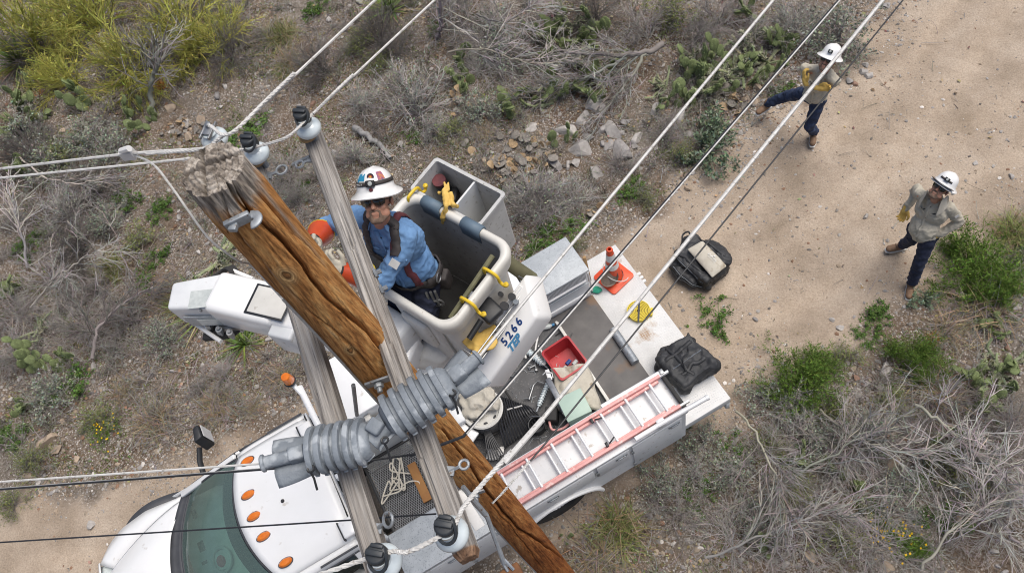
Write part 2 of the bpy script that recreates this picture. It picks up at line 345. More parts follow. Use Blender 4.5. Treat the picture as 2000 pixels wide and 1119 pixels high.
def bushmesh(seed, n=(22, 120, 420), up=.75, sp=.45, r=.016, wood='twig', leaf=None, nleaf=0, ls=.06, lw=.35, droop=.3, wig=.16, ang=.55, upleaf=.3):
    rng = np.random.default_rng(seed); b0 = rng.normal(0, .06, (n[0], 3)); b0[:, 2] = 0
    A = grow(rng, b0, dirs(rng, n[0], up, sp), rng.uniform(.55, 1.05, n[0]), 7, wig, droop); B = branch(rng, A, n[1], ang, .22, .5, 5, wig*1.1); C = branch(rng, B, n[2], ang, .1, .28, 4, wig*1.2)
    parts = [tubes(A, taper(A, r, r*.42)), tubes(B, taper(B, r*.5, r*.26)), tubes(C, taper(C, r*.3, r*.13))]
    V, F = cat(*parts); col = np.concatenate([tintcol(rng, len(q), q.shape[1]*3) for q in (A, B, C)])
    V[:, 2] = np.maximum(V[:, 2], -.03)
    w_ = npmesh('branches', V, F, wood, col)
    if not leaf: return w_, None
    src = np.concatenate([C.reshape(-1, 3), B[:, 2:].reshape(-1, 3)]); c = src[rng.integers(0, len(src), nleaf)]+rng.normal(0, ls*.35, (nleaf, 3))
    U = rng.normal(0, 1, (nleaf, 3)); U[:, 2] = np.abs(U[:, 2])*.6+upleaf; U /= np.linalg.norm(U, axis=1, keepdims=True); W_ = np.cross(U, rng.normal(0, 1, (nleaf, 3))); W_ /= np.linalg.norm(W_, axis=1, keepdims=True)
    sz = rng.uniform(.6, 1.4, nleaf)[:, None]*ls; V, F = quads(c, U*sz, W_*sz*lw*.5)
    return w_, npmesh('foliage', V, F, leaf, tintcol(rng, nleaf, 4, .55, 1.35, .1))
def bladesmesh(seed, n, L=(.5, 1), w=.03, up=.7, sp=.4, droop=.8, m='yucca_leaf', K=5, base=.04, lo=.6):
    rng = np.random.default_rng(seed); b0 = rng.normal(0, base, (n, 3)); b0[:, 2] = np.abs(b0[:, 2])*.3; Pt = grow(rng, b0, dirs(rng, n, up, sp), rng.uniform(*L, n), K, .03, droop)
    d = Pt[:, -1]-Pt[:, 0]; sd_ = np.cross(d, [0, 0, 1.]); sd_ /= np.linalg.norm(sd_, axis=1, keepdims=True)+1e-9; wd = np.interp(np.linspace(0, 1, K), [0, .25, 1], [.7, 1, .06])*w*.5
    V = np.stack([Pt-sd_[:, None]*wd[None, :, None], Pt+sd_[:, None]*wd[None, :, None]], 2).reshape(-1, 3); bi = (np.arange(n)*K*2)[:, None]; k = np.arange(K-1)[None]*2
    F = np.stack([bi+k, bi+k+1, bi+k+3, bi+k+2], -1).reshape(-1, 4); V[:, 2] = np.maximum(V[:, 2], -.02)
    return npmesh('blades', V, F, m, tintcol(rng, n, K*2, lo, 1.3, .1))
def padmesh(seed, m, th=.115, curl=.05):
    rng = np.random.default_rng(seed); V = []; n = 14
    for zz, rr in ((.0,.12),(.12,.34),(.35,.47),(.6,.5),(.82,.38),(.95,.18),(1.0,.03)):
        for k in range(n): a = 2*math.pi*k/n; V.append((rr*math.cos(a), th*math.sin(a)*(rr/.5)**.6+curl*math.sin(zz*3+seed)+curl*1.6*(math.cos(a)*rr)**2*math.sin(seed*2.1+1), zz))
    F = [(i*n+k, i*n+(k+1) % n, (i+1)*n+(k+1) % n, (i+1)*n+k) for i in range(6) for k in range(n)]; V = np.array(V); c0 = np.ones((len(V), 3))*rng.uniform(.85, 1.1, (len(V), 1))
    ns = 110; zz = rng.uniform(.08, .98, ns); rr = np.interp(zz, [0,.12,.35,.6,.82,.95,1], [.12,.34,.47,.5,.38,.18,.03])*rng.uniform(.1, 1, ns)*rng.choice([-1, 1], ns); sg = rng.choice([-1, 1], ns)
    c = np.stack([rr, sg*.1, zz], 1); U = np.stack([rng.normal(0, .06, ns), sg*.11, rng.normal(.02, .06, ns)], 1); W_ = np.cross(U, rng.normal(0, 1, (ns, 3))); W_ = W_/np.linalg.norm(W_, axis=1, keepdims=True)*.013
    v2, f2 = quads(c, U, W_); Vv, Ff = cat((V, np.array(F)), (v2, f2)); return npmesh('pad', Vv, Ff, m, np.concatenate([c0, np.ones((len(v2), 3))*2.4]), smooth=True)
def chollamesh(seed, n=9):
    rng = np.random.default_rng(seed); A = grow(rng, rng.normal(0, .05, (n, 3))*[1, 1, 0], dirs(rng, n, .75, .35), rng.uniform(.45, .95, n), 7, .16); B = branch(rng, A, n*3, .75, .18, .42, 5, .13); allp = [A, B]
    V, F = cat(tubes(A, taper(A, .05, .042), 7), tubes(B, taper(B, .045, .034), 7)); stem = npmesh('stem', V, F, 'cholla_skin', np.concatenate([tintcol(rng, len(q), q.shape[1]*7) for q in allp]), smooth=True)
    src = []
    for q in allp:
        a, bb = q[:, :-1].reshape(-1, 3), q[:, 1:].reshape(-1, 3)
        for k in range(22): f = rng.uniform(0, 1, (len(a), 1)); src.append(a*(1-f)+bb*f)
    c = np.concatenate(src); U = rng.normal(0, 1, c.shape); U /= np.linalg.norm(U, axis=1, keepdims=True); W_ = np.cross(U, rng.normal(0, 1, c.shape)); W_ = W_/np.linalg.norm(W_, axis=1, keepdims=True)*.005
    v, f = quads(c+U*.03, U*.06, W_); return stem, npmesh('spines', v, f, 'spine', tintcol(rng, len(c), 4))
def rockmesh(seed, m='stone', flat=.7, sub=3):
    bm = bmesh.new(); bmesh.ops.create_icosphere(bm, subdivisions=sub, radius=.5); rr = random.Random(seed)
    pl = [(Vector((rr.gauss(0,1), rr.gauss(0,1), rr.gauss(0,1))).normalized(), rr.uniform(.20, .40)) for _ in range(11)]
    for v in bm.verts:
        for nn, d in pl:
            e = v.co.dot(nn)-d
            if e > 0: v.co -= nn*e*.98
        v.co *= 1+.06*mnoise.noise(v.co*3+Vector((seed*3.3, 0, 0))); v.co.z *= flat
    me = bpy.data.meshes.new('stone'); bm.to_mesh(me); bm.free(); a = me.color_attributes.new('tint', 'FLOAT_COLOR', 'POINT')
    a.data.foreach_set('color', np.ones(len(me.vertices)*4, np.float32)); me.materials.append(MATS[m]); return me

SPEC = {}
for i in range(4):
    SPEC['dry', i] = bushmesh(100+i, (26, 190, 760), .8, .42, .0095, 'twig')
    SPEC['dark', i] = bushmesh(120+i, (44, 300, 1100), .75, .45, .0085, 'twig_dark', wig=.12, ang=.45)
    SPEC['thicket', i] = bushmesh(140+i, (34, 330, 1500), .42, .42, .0078, 'twig_pale' if i == 1 else 'twig', wig=.13, ang=.6, droop=.5)
    SPEC['sage', i] = bushmesh(160+i, (30, 150, 420), .8, .42, .013, 'twig', 'sage_leaf', 1500, .075, .5)
    SPEC['silver', i] = bushmesh(180+i, (34, 220, 800), .8, .42, .013, 'twig_pale', 'sage_leaf', 700, .05, .5)
    SPEC['green', i] = bushmesh(200+i, (40, 240, 600), .9, .38, .009, 'green_leaf', 'green_leaf', 5600, .085, .2, upleaf=.9, droop=.1)
    SPEC['verde', i] = bushmesh(220+i, (26, 260, 1100), .62, .4, .013, 'paloverde', 'paloverde', 900, .07, .2, ang=.4, wig=.09)
    SPEC['olive', i] = bushmesh(240+i, (30, 160, 420), .85, .4, .011, 'twig', 'olive_leaf', 2200, .075, .35)
    SPEC['weed', i] = bushmesh(260+i, (16, 50, 90), .5, .45, .012, 'bright_leaf', 'bright_leaf', 1100, .12, .5, upleaf=.5)
    SPEC['leafy', i] = bushmesh(280+i, (22, 40, 40), .75, .4, .02, 'bluegreen', 'bluegreen', 1100, .15, .42, upleaf=.6)
    SPEC['yucca', i] = (bladesmesh(300+i, 90, (.45, 1.05), .05, .85, .5, .5, 'yucca_leaf'), bladesmesh(310+i, 60, (.5, 1.0), .045, .2, .18, .6, 'dry_blade'))
    SPEC['grass', i] = (bladesmesh(320+i, 320, (.4, .95), .018, .9, .45, 1.3, 'olive_leaf', base=.22), bladesmesh(330+i, 260, (.35, 1.0), .015, .65, .5, 1.5, 'dry_blade', base=.26))
    SPEC['straw', i] = (bladesmesh(340+i, 260, (.35, .95), .016, .75, .5, 1.2, 'dry_blade', base=.22), bladesmesh(350+i, 330, (.3, 1.0), .013, .6, .5, 1.4, 'twig', base=.28))
    SPEC['orange', i] = (bladesmesh(360+i, 90, (.5, 1.0), .05, .6, .5, .4, 'orange_dry'), None)
    SPEC['cholla', i] = chollamesh(400+i)
    SPEC['flower', i] = bushmesh(420+i, (20, 60, 120), .7, .4, .011, 'green_leaf', 'green_leaf', 700, .12, .35)
tm('pad_grey', (.27,.245,.215)); GREYP = [padmesh(20+i, 'pad_grey', .035, .3) for i in range(3)]
PADS = [padmesh(i, 'pad_green') for i in range(3)]; DEADP = [padmesh(10+i, 'pad_dead', .04, .26) for i in range(3)]
_rng = np.random.default_rng(5); _n3 = 26
_fv = _rng.normal(0, .5, (_n3, 3))*[1, 1, 0]+[0, 0, .85]+_rng.normal(0, .08, (_n3, 3)); _a = np.tile(np.array([[.075, 0, 0]]), (_n3, 1))
PETALS = npmesh('flowers', *quads(_fv, _a*1.3, np.tile(np.array([[0, .06, .0]]), (_n3, 1))), 'petal', np.ones((_n3*4, 3)))
SNAME = dict(dry='dry_bush', dark='dark_twig_bush', thicket='dead_thicket', sage='sage_bush', silver='silver_bush', green='green_shrub', verde='palo_verde', olive='olive_bush', weed='green_weed', leafy='leafy_plant', yucca='yucca', grass='grass_tuft', straw='dry_grass_tuft', orange='dead_agave', cholla='cholla_cactus', flower='wildflower_plant', pear='prickly_pear', deadpear='dead_prickly_pear')
SDESC = dict(dry='grey leafless bush', dark='dense dark grey twig bush', thicket='sprawling thicket of bare grey branches', sage='grey green sage bush', silver='silvery twig bush', green='dense bright green shrub', verde='yellow green thorny palo verde', olive='olive green bush', weed='low leafy green weed', leafy='blue green broad leaved plant', yucca='spiky green yucca with dry skirt', grass='green and straw grass tuft', straw='dry straw coloured grass tuft', orange='dried orange brown agave', cholla='pale spiny cholla cactus', flower='small plant with yellow flowers', pear='green prickly pear cactus', deadpear='heap of dried tan prickly pear pads')
SCAT = dict(yucca='yucca', grass='grass', straw='grass', weed='weed', cholla='cactus', pear='cactus', deadpear='cactus', flower='flower')
SGRP = dict(dry='dry bushes along the road', dark='dry bushes along the road', thicket='thickets of bare branches', green='green shrubs', weed='green weeds', cholla='cacti in the scrub', pear='cacti in the scrub', deadpear='dead cactus heaps', verde='palo verdes in the corner')
PARTN = dict(yucca=('blades', 'dry_blades'), grass=('blades', 'dry_blades'), straw=('blades', 'dry_blades'), orange=('blades', None), cholla=('stem', 'spines'))
LAND = []                                                           # (px, py, short name) of what stones lie beside
def at_ground(px, py, h=0):
    p = P(px, py, h)
    for _ in range(2): p = P(px, py, h+gz(p))
    return Vector((p.x, p.y, gz(p)))
_cnt = {}
def plant(kind, px, py, spx, place_, h=.7):
    i = _cnt.get(kind, 0); _cnt[kind] = i+1; rr = random.Random(px*31+py); sc = spx/(FOC/proj(P(px, py, 0))[2]); hh = .35*sc*h
    g = at_ground(px, py, hh); M = Matrix.Translation(g) @ Matrix.Rotation(rr.uniform(0, 6.28), 4, 'Z') @ Matrix.Diagonal((sc, sc, sc*h, 1))
    o = thing(SNAME[kind], SDESC[kind]+' '+place_, SCAT.get(kind, 'bush'), M, SGRP.get(kind))
    if kind in ('pear', 'deadpear'):
        dead = kind == 'deadpear'; src = DEADP if dead else PADS; u = Matrix.Diagonal((1, 1, 1, 1)); np_ = 30 if dead and spx > 55 else max(8, min(17, int(spx/4.0))); k = .27 if spx > 50 else .36; tops = []
        for j in range(np_):
            az = rr.uniform(0, 6.28)
            if dead: m_ = Matrix.Translation((rr.gauss(0, .36), rr.gauss(0, .36), rr.uniform(0, .12))) @ Matrix.Rotation(az, 4, 'Z') @ Matrix.Rotation(rr.uniform(.7, 1.6), 4, 'X')
            elif j < 4 or not tops: m_ = Matrix.Translation((rr.gauss(0, .25), rr.gauss(0, .25), -.02)) @ Matrix.Rotation(az, 4, 'Z') @ Matrix.Rotation(rr.uniform(.2, .9), 4, 'X')
            else:
                q = rr.choice(tops); m_ = q @ Matrix.Rotation(rr.uniform(-.9, .9), 4, 'Y') @ Matrix.Rotation(rr.uniform(-.5, .5), 4, 'Z') @ Matrix.Rotation(rr.uniform(-.5, .5), 4, 'X')
            s_ = k*rr.uniform(.8, 1.25)*(.62 if dead and spx > 55 else 1); c = link('pad', rr.choice(src + (GREYP if dead else [])), o); c.matrix_local = m_ @ Matrix.Diagonal((s_, s_, s_, 1)); tops.append(m_ @ Matrix.Translation((0, 0, s_*.93)))
    else:
        a, b_ = SPEC[kind, i % 4]; n1, n2 = PARTN.get(kind, ('branches', 'foliage')); link(n1, a, o)
        if b_ is not None: link(n2, b_, o)
        if kind == 'flower': link('flower_heads', PETALS, o)['kind'] = 'stuff'
    LAND.append((px, py, SDESC[kind].replace('small plant with ', '')+' '+place_)); return o
PLANTS = '''verde 55 60 125 in the top left corner
verde 165 25 110 second from the top left corner
verde 250 120 105 over the twisted grey trunk
verde 340 35 110 at the top edge above the dark bush
verde 415 75 80 reaching right over the dark bush
verde 130 145 70 lowest in the upper left clump
dark 445 95 78 under the right end of the palo verdes
dark 270 110 95 beneath the palo verde clump
dark 75 95 80 inside the top left palo verde
yucca 22 105 85 at the left edge below the palo verdes
pear 28 170 60 at the left edge below the yucca
pear 62 215 34 left of the brown bare patch
pear 248 200 42 below the twisted grey trunk
pear 285 232 46 beside the tan dead pads
deadpear 345 245 52 left of the pole top
deadpear 1010 280 80 above the bucket's tool bin
deadpear 985 315 60 lowest part above the tool bin
deadpear 1045 305 60 right side above the tool bin
pear 1075 45 54 between two cacti at the top edge
pear 1095 75 46 below the top edge cacti
pear 1065 100 40 right of the sage in the deadwood
pear 1150 60 44 left of the dark top bush
pear 1130 150 46 among the fallen branch twigs
pear 1090 170 50 below the fallen branch middle
pear 1160 185 44 in the fork of the fallen branch
pear 1030 170 46 left of the fallen branch twigs
pear 1380 140 56 left of the middle white wire
pear 1420 160 50 under the middle white wire
pear 1450 110 56 between the white wire and black cable
pear 1485 130 46 left of the upper man's arm
pear 1340 180 44 below the fallen branch's thick end
pear 1290 190 36 above the cracked rocks
cholla 1405 130 60 thickest, by the middle white wire
cholla 1115 40 56 at the top above the fallen branch
cholla 1465 75 56 near the top between the wires
cholla 1350 110 50 right of the fallen branch's thick end
pear 1000 200 40 left of the twigs below the deadwood
pear 905 160 40 below the prickly pear by the deadwood
pear 1520 60 50 at the top left of the silvery bush
deadpear 1440 185 44 left of the standing man's outstretched boot
pear 1950 760 60 large, at the right edge
pear 1900 800 44 in the right edge thicket
deadpear 900 190 45 between the silvery bush and thicket
orange 312 165 26 beside the twisted grey trunk
orange 75 185 24 below the left edge yucca
sage 165 275 60 above the two white left wires
sage 40 245 55 at the left edge above the wires
sage 100 320 60 just below the two white left wires
dark 55 300 85 between the left wires and the edge
dark 175 365 80 under the white wire clamp
thicket 75 420 120 at the left edge, upper one
thicket 90 540 115 at the left edge, lower one
dark 150 470 90 behind the left thickets
dry 30 610 70 at the left edge below the thickets
thicket 225 650 105 left of the boom elbow
dry 185 560 70 between the left thickets and boom elbow
weed 250 388 34 below the white wire clamp
weed 313 412 34 right of the weed under the clamp
weed 60 475 36 inside the left edge thicket
weed 287 545 30 left of the boom elbow's tip
weed 128 752 52 brightest, above the yellow flowers
weed 478 655 26 under the boom elbow
weed 480 262 46 right of the pole top insulator
weed 300 500 34 between left thickets and pole
cholla 415 500 72 left of the pole below its bracket
cholla 70 640 40 below the left edge thickets
straw 545 735 42 right of the boom elbow's shadow
yucca 400 590 95 beneath the boom elbow
yucca 470 665 62 below the boom elbow's lower bar
grass 350 590 50 left of the boom elbow
straw 325 560 46 above left of the boom elbow
grass 210 520 46 left of the cholla
straw 292 820 62 above the road, left of the mirror
straw 420 790 60 directly above the truck mirror
straw 490 790 34 between the mirror and beacon
dry 395 755 40 above the mirror tuft
straw 235 760 46 above the left roadside tuft
flower 205 842 34 left of the roadside tufts
olive 195 815 46 behind the yellow flowers
pear 60 715 55 at the left above the bright weed
pear 25 790 46 at the left edge, lowest one
weed 22 850 40 at the left edge above the road
sage 100 770 55 between the lower left prickly pears
olive 60 900 44 at the road's left end
olive 20 985 40 on the road edge in the lower left
dry 30 690 66 at the left edge beside the prickly pear
grass 545 62 46 at the top left of the wires
straw 560 112 46 left of the round dark bush
grass 553 135 30 below the tall grass at the top
dark 628 125 76 round, between the two upper white wires
dark 735 65 78 behind the top yucca
dark 770 95 56 below the top yucca
yucca 757 8 66 at the top edge between the wires
weed 612 12 34 at the top edge left of the yucca
olive 700 88 40 between the two upper white wires
olive 745 125 34 right of the second upper wire
weed 850 52 20 at the foot of the grey deadwood
silver 700 200 54 left of the big silvery bush
silver 690 300 50 behind the near crossarm's upper half
dry 730 235 50 between the log and the silvery bush
sage 940 215 50 left of the dead pad heap's top
dry 1210 320 54 left of the middle white wire
silver 1120 385 50 right of the silvery bush by the bin
dry 1300 250 50 between the rocks and the white wire
olive 1330 300 36 beside the middle white wire
sage 520 420 46 between the pole and far crossarm
sage 215 300 60 under the white wire clamp on the left
silver 130 410 70 right of the left edge thicket
sage 205 430 50 left of the weeds under the clamp
dry 250 620 70 left of the boom elbow, lower
dry 150 630 70 left of the bare black limb
sage 320 660 50 below the boom elbow's left end
dry 430 730 54 above the mirror, below the boom
silver 815 195 92 between the upper wires and deadwood
silver 850 250 46 lower part of the silvery bush
weed 812 265 24 under the silvery bush
olive 880 255 36 right of the silvery bush
pear 905 130 46 left of the grey deadwood
thicket 960 60 130 upper left of the fallen branch
thicket 985 120 80 left end of the fallen branch
dry 900 20 90 at the top edge left of the cacti
thicket 930 130 90 above the dead pad heap
sage 985 90 66 inside the big deadwood thicket
pear 1085 30 56 at the top edge left of the green bush
pear 1055 55 40 left of the upper cacti
pear 1120 62 46 above the fallen branch
pear 1050 150 50 below the fallen branch's left end
cholla 1130 110 50 above the fallen branch's middle
cholla 1165 150 46 just under the fallen branch
cholla 1080 190 46 below the fallen branch's twigs
pear 1190 115 40 right of the cholla over the branch
pear 1345 140 50 right of the fallen branch
pear 1400 105 54 above the middle white wire
cholla 1430 130 52 between the white and black wires
cholla 1375 170 46 below the prickly pear by the wire
pear 1460 150 42 left of the standing man's boot
pear 1470 15 44 at the top edge by the white wire
pear 1540 88 48 left of the upper man's helmet
cholla 1495 110 46 left of the upper man's arm
cholla 1300 165 42 under the fallen branch's thick end
dark 1165 20 76 at the top between two prickly pears
olive 1310 35 62 yellowish, at the top edge
dry 1265 55 76 behind the fallen branch's thick end
dry 1400 35 90 at the top by the middle white wire
dry 1360 70 70 above the prickly pear by the wire
dry 1470 60 70 at the top between the wires
silver 1555 45 70 at the top behind the upper man
sage 1640 65 78 right behind the upper man's helmet
weed 1535 175 26 left of the upper man's knee
weed 1228 365 36 beside the middle white wire
olive 1265 390 30 just below the weed by the wire
leafy 1395 250 44 by the black wires, upper one
leafy 1385 295 58 by the black wires, lower one
pear 1100 270 36 right of the dead pad heap
deadpear 1165 415 36 left of the weed by the wire
silver 1048 385 86 right of the bucket's tool bin
dry 1040 420 80 beneath the silvery bush by the bin
weed 1100 450 44 between tool bin and dirt road
weed 1060 475 40 above the truck's right box
olive 1120 480 28 by the truck's tail corner
olive 990 210 34 left of the cholla under the branch
straw 940 255 36 left of the dead pad heap
dry 560 330 60 behind the two crossarm ends
dry 640 330 56 right of the upper crossarm end
dry 580 380 56 between the crossarms above the lineman
weed 590 365 22 between the crossarms
olive 660 360 30 left of the lineman's helmet
green 1905 525 92 below the right man's elbow
green 1945 570 64 right end of the big shrub
green 1860 480 30 touching the right man's hip
grass 1985 450 62 at the right edge beside the big shrub
straw 1935 600 84 under the big right shrub
leafy 1805 585 30 at the right man's front boot
weed 1720 622 38 on the road below the right man
weed 1690 658 24 left of the roadside weed
green 1570 752 88 nearest to the black bag
green 1600 715 46 top of the shrub near the bag
green 1780 692 62 right of the roadside stones
green 1820 720 52 right half of the roadside shrub
olive 1652 695 40 between the two roadside shrubs
silver 1540 800 76 below the shrub nearest the bag
sage 1490 775 48 left of the shrub nearest the bag
straw 1830 760 80 below the roadside shrub
straw 1860 640 56 right of the roadside weeds
orange 1825 660 26 above the roadside shrub
weed 1405 618 46 flat on the road behind the truck
thicket 1625 870 160 in the middle of the lower right scrub
thicket 1500 930 150 left in the lower right scrub
thicket 1690 960 150 low in the lower right scrub
thicket 1420 1040 120 at the bottom edge right of the truck
thicket 1560 1060 130 at the bottom edge, middle one
thicket 1750 860 120 right of the big green shrubs
thicket 1900 880 150 at the right edge, upper one
thicket 1950 1000 150 at the right edge, lower one
thicket 1830 1070 130 at the bottom edge, right one
dry 1720 1060 110 at the bottom edge by the flowers
dry 1880 780 90 left of the right edge cacti
dry 1980 830 90 at the right edge below the cacti
thicket 1320 1000 100 between the wheel and lower scrub
weed 1560 900 40 in the lower right scrub left of its middle
weed 1700 1000 36 low in the lower right scrub, by the flowers
olive 1620 800 50 just below the shrub nearest the bag
olive 1840 900 46 right of the lower scrub's middle
pear 1580 900 50 in the lower right scrub left half
sage 1700 850 56 above the middle of the lower right scrub
sage 1590 850 60 between the lower right thickets, upper one
sage 1480 1000 60 low in the left lower right scrub
olive 1640 1050 50 at the bottom edge of the lower scrub
sage 1760 960 60 right half of the lower right scrub
olive 1880 930 50 in the right edge thickets
sage 1430 920 54 left end of the lower right scrub
olive 1560 960 46 in the middle lower right scrub
sage 1940 900 50 at the right edge in the scrub
pear 1500 1060 50 at the bottom edge right of the wheel
pear 1670 930 44 in the heart of the lower right scrub
pear 1820 860 48 right of the roadside shrub's thicket
pear 1960 640 46 at the right edge under the big shrub
pear 30 330 50 at the left edge under the white wires
pear 110 700 50 left of the boom elbow, by the bright weed
pear 15 560 44 at the left edge in the thickets
pear 150 195 44 under the palo verde clump's middle
pear 20 260 44 at the left edge above the white wires
olive 120 300 50 under the left white wires
olive 270 470 46 right of the left edge thickets
sage 1375 865 52 beside the truck's rear corner
sage 1285 940 50 beside the truck's rear wheel
silver 1355 925 52 between the two truck side sages
weed 1370 960 40 behind the truck side sages
grass 1205 1035 78 near the pole's lower end
straw 1165 1095 86 just right of the pole's lower end
weed 1440 880 40 below the truck's rear corner
cholla 1955 720 62 at the right edge by the cactus
pear 1985 735 56 at the right edge above the thickets
cholla 1930 790 52 below the right edge cacti
pear 1915 735 44 left of the right edge cholla
deadpear 1865 955 50 in the lower right thickets
pear 1890 1035 36 at the bottom in the right thickets
flower 1755 1050 44 in the lower right scrub
flower 1720 1035 30 left of the lower right flowers
weed 1830 1010 40 right of the lower right flowers
weed 1800 930 30 between the lower right thickets
green 1790 1070 34 at the bottom edge by the flowers
olive 1500 870 40 in the left half of lower scrub
cholla 1690 1010 42 below the middle of the scrub
pear 1340 830 20 behind the truck's rear bumper
weed 1860 1000 34 in the lowest right corner scrub
olive 1745 780 40 below the roadside shrub stones
pear 1110 1052 16 right of the pole's lower end'''
for ln in PLANTS.split('\n'):
    k, x, y, s_, pl = ln.split(' ', 4)
    plant(k, int(x), int(y), int(s_)*(1.12 if k != 'thicket' else .86), pl, h=dict(verde=1.0, thicket=.6, weed=.5, flower=.6, pear=1.35, deadpear=1, cholla=.8, grass=.9, straw=.8).get(k, .8))

# the twisted trunk under the palo verdes and the fallen branch: a bare limb with twigs
def limb(name, label, cat_, pix, r0, r1, seed, m='twig_pale', n=(26, 150, 300), l=(.25, .8), sp=.5):
    rng = np.random.default_rng(seed); g = at_ground(*pix[0][:2]); o = thing(name, label, cat_, g)
    pts = [P(x, y, z)-g for x, y, z in pix]; fine = []
    for a, b_ in zip(pts[:-1], pts[1:]): fine += [np.array(a.lerp(b_, k/6))+rng.normal(0, .012, 3) for k in range(6)]
    fine.append(np.array(pts[-1])); A = np.array(fine)[None]; V, F = tubes(A, np.linspace(r0, r1, A.shape[1])[None], 9)
    link('trunk', npmesh('trunk', V, F, 'bark', tintcol(rng, 1, len(V)), smooth=True), o)
    B = branch(rng, A, n[0], sp, l[0], l[1], 7, .13, .15); B[:, :, 2] = np.maximum(B[:, :, 2], .02); C = branch(rng, B, n[1], .5, .12, .4, 5, .15); D = branch(rng, C, n[2], .55, .06, .2, 4, .15)
    V, F = cat(tubes(B, taper(B, r1*.6, .005)), tubes(C, taper(C, .006, .003)), tubes(D, taper(D, .0035, .0018)))
    link('twigs', npmesh('twigs', V, F, m, np.concatenate([tintcol(rng, len(q), q.shape[1]*3) for q in (B, C, D)])), o); LAND.append((*pix[len(pix)//2][:2], label)); return o
limb('fallen_branch', 'pale fallen dead branch lying thick end right above the cacti', 'branch', [(1295,88,.35),(1270,102,.36),(1215,108,.38),(1150,105,.36),(1090,100,.3),(1020,112,.2)], .05, .012, 1, n=(34, 200, 420), l=(.4, 1.1))
limb('fallen_branch', 'forked dead limb hanging below the fallen branch toward the rocks', 'branch', [(1262,105,.35),(1235,150,.25),(1205,185,.18),(1180,225,.1)], .028, .008, 2, n=(26, 150, 420))
limb('fallen_branch', 'long bare limb curving down left under the fallen branch', 'branch', [(1225,112,.35),(1170,140,.3),(1110,165,.22),(1040,195,.1)], .025, .008, 5, n=(30, 150, 420))
limb('dead_tree', 'twisted grey tree trunk under the upper left palo verde', 'tree', [(300,222,.05),(292,180,.35),(300,150,.6),(312,120,.9),(305,80,1.2)], .05, .02, 3, n=(22, 90, 160), l=(.3, .9))
limb('dead_tree', 'upright grey deadwood trunk at the top edge beside the wires', 'tree', [(855,75,.05),(862,45,.4),(858,10,.8),(870,-20,1.1)], .045, .02, 4, n=(30, 140, 260), l=(.4, 1.1))
limb('fallen_branch', 'pale twisted driftwood log behind the upper crossarm end', 'branch', [(690,250,.08),(720,268,.08),(745,285,.06),(762,310,.04)], .055, .03, 6, n=(6, 10, 10), l=(.1, .3))
limb('fallen_branch', 'bare black limb in the scrub left of the boom elbow', 'branch', [(180,700,.1),(190,640,.3),(230,600,.4),(300,560,.3)], .03, .01, 7, m='twig_dark', n=(26, 120, 240), l=(.3, .9))
limb('fallen_branch', 'long pale branch standing out of the left edge thicket', 'branch', [(55,520,.2),(40,450,.5),(28,400,.7),(25,360,.8)], .022, .01, 8, n=(22, 80, 140), l=(.3, .8))
limb('fallen_branch', 'long bare stick slanting through the right edge thickets', 'branch', [(1790,790,.3),(1850,835,.3),(1910,890,.25),(1960,960,.2)], .02, .008, 9, n=(26, 110, 200), l=(.3, .9))

for k, (pl, pts) in enumerate((('crossing the middle of the lower right scrub', [(1500,960,.3),(1600,900,.45),(1700,840,.5),(1790,800,.4)]), ('at the bottom edge of the lower right scrub', [(1380,1090,.2),(1480,1050,.4),(1580,1010,.45),(1660,985,.4)]), ('left end of the lower right scrub near the wheel', [(1440,800,.2),(1490,870,.4),(1520,950,.45),(1530,1030,.4)]), ('rising from the right edge thickets', [(1990,1060,.2),(1930,1000,.4),(1900,930,.5),(1890,850,.5)]), ('below the shrub nearest the bag', [(1600,800,.3),(1660,850,.45),(1740,880,.5),(1830,890,.4)]), ('in the lower right corner', [(1800,1110,.2),(1850,1040,.4),(1920,990,.45),(1990,960,.4)]), ('in the big deadwood at the top', [(880,100,.3),(950,95,.5),(1010,120,.5),(1075,125,.4)]), ('at the top edge over the deadwood', [(930,30,.4),(985,45,.6),(1040,10,.7),(1075,-20,.8)]), ('above the left edge thickets', [(30,300,.3),(90,350,.5),(150,360,.5),(215,345,.4)]), ('inside the lower left edge thicket', [(60,600,.2),(110,540,.4),(170,500,.5),(240,480,.5)]))):
    limb('dry_branch', 'long pale bare branch '+pl, 'branch', pts, .016, .006, 20+k, m='twig_pale', n=(24, 110, 220), l=(.25, .75))
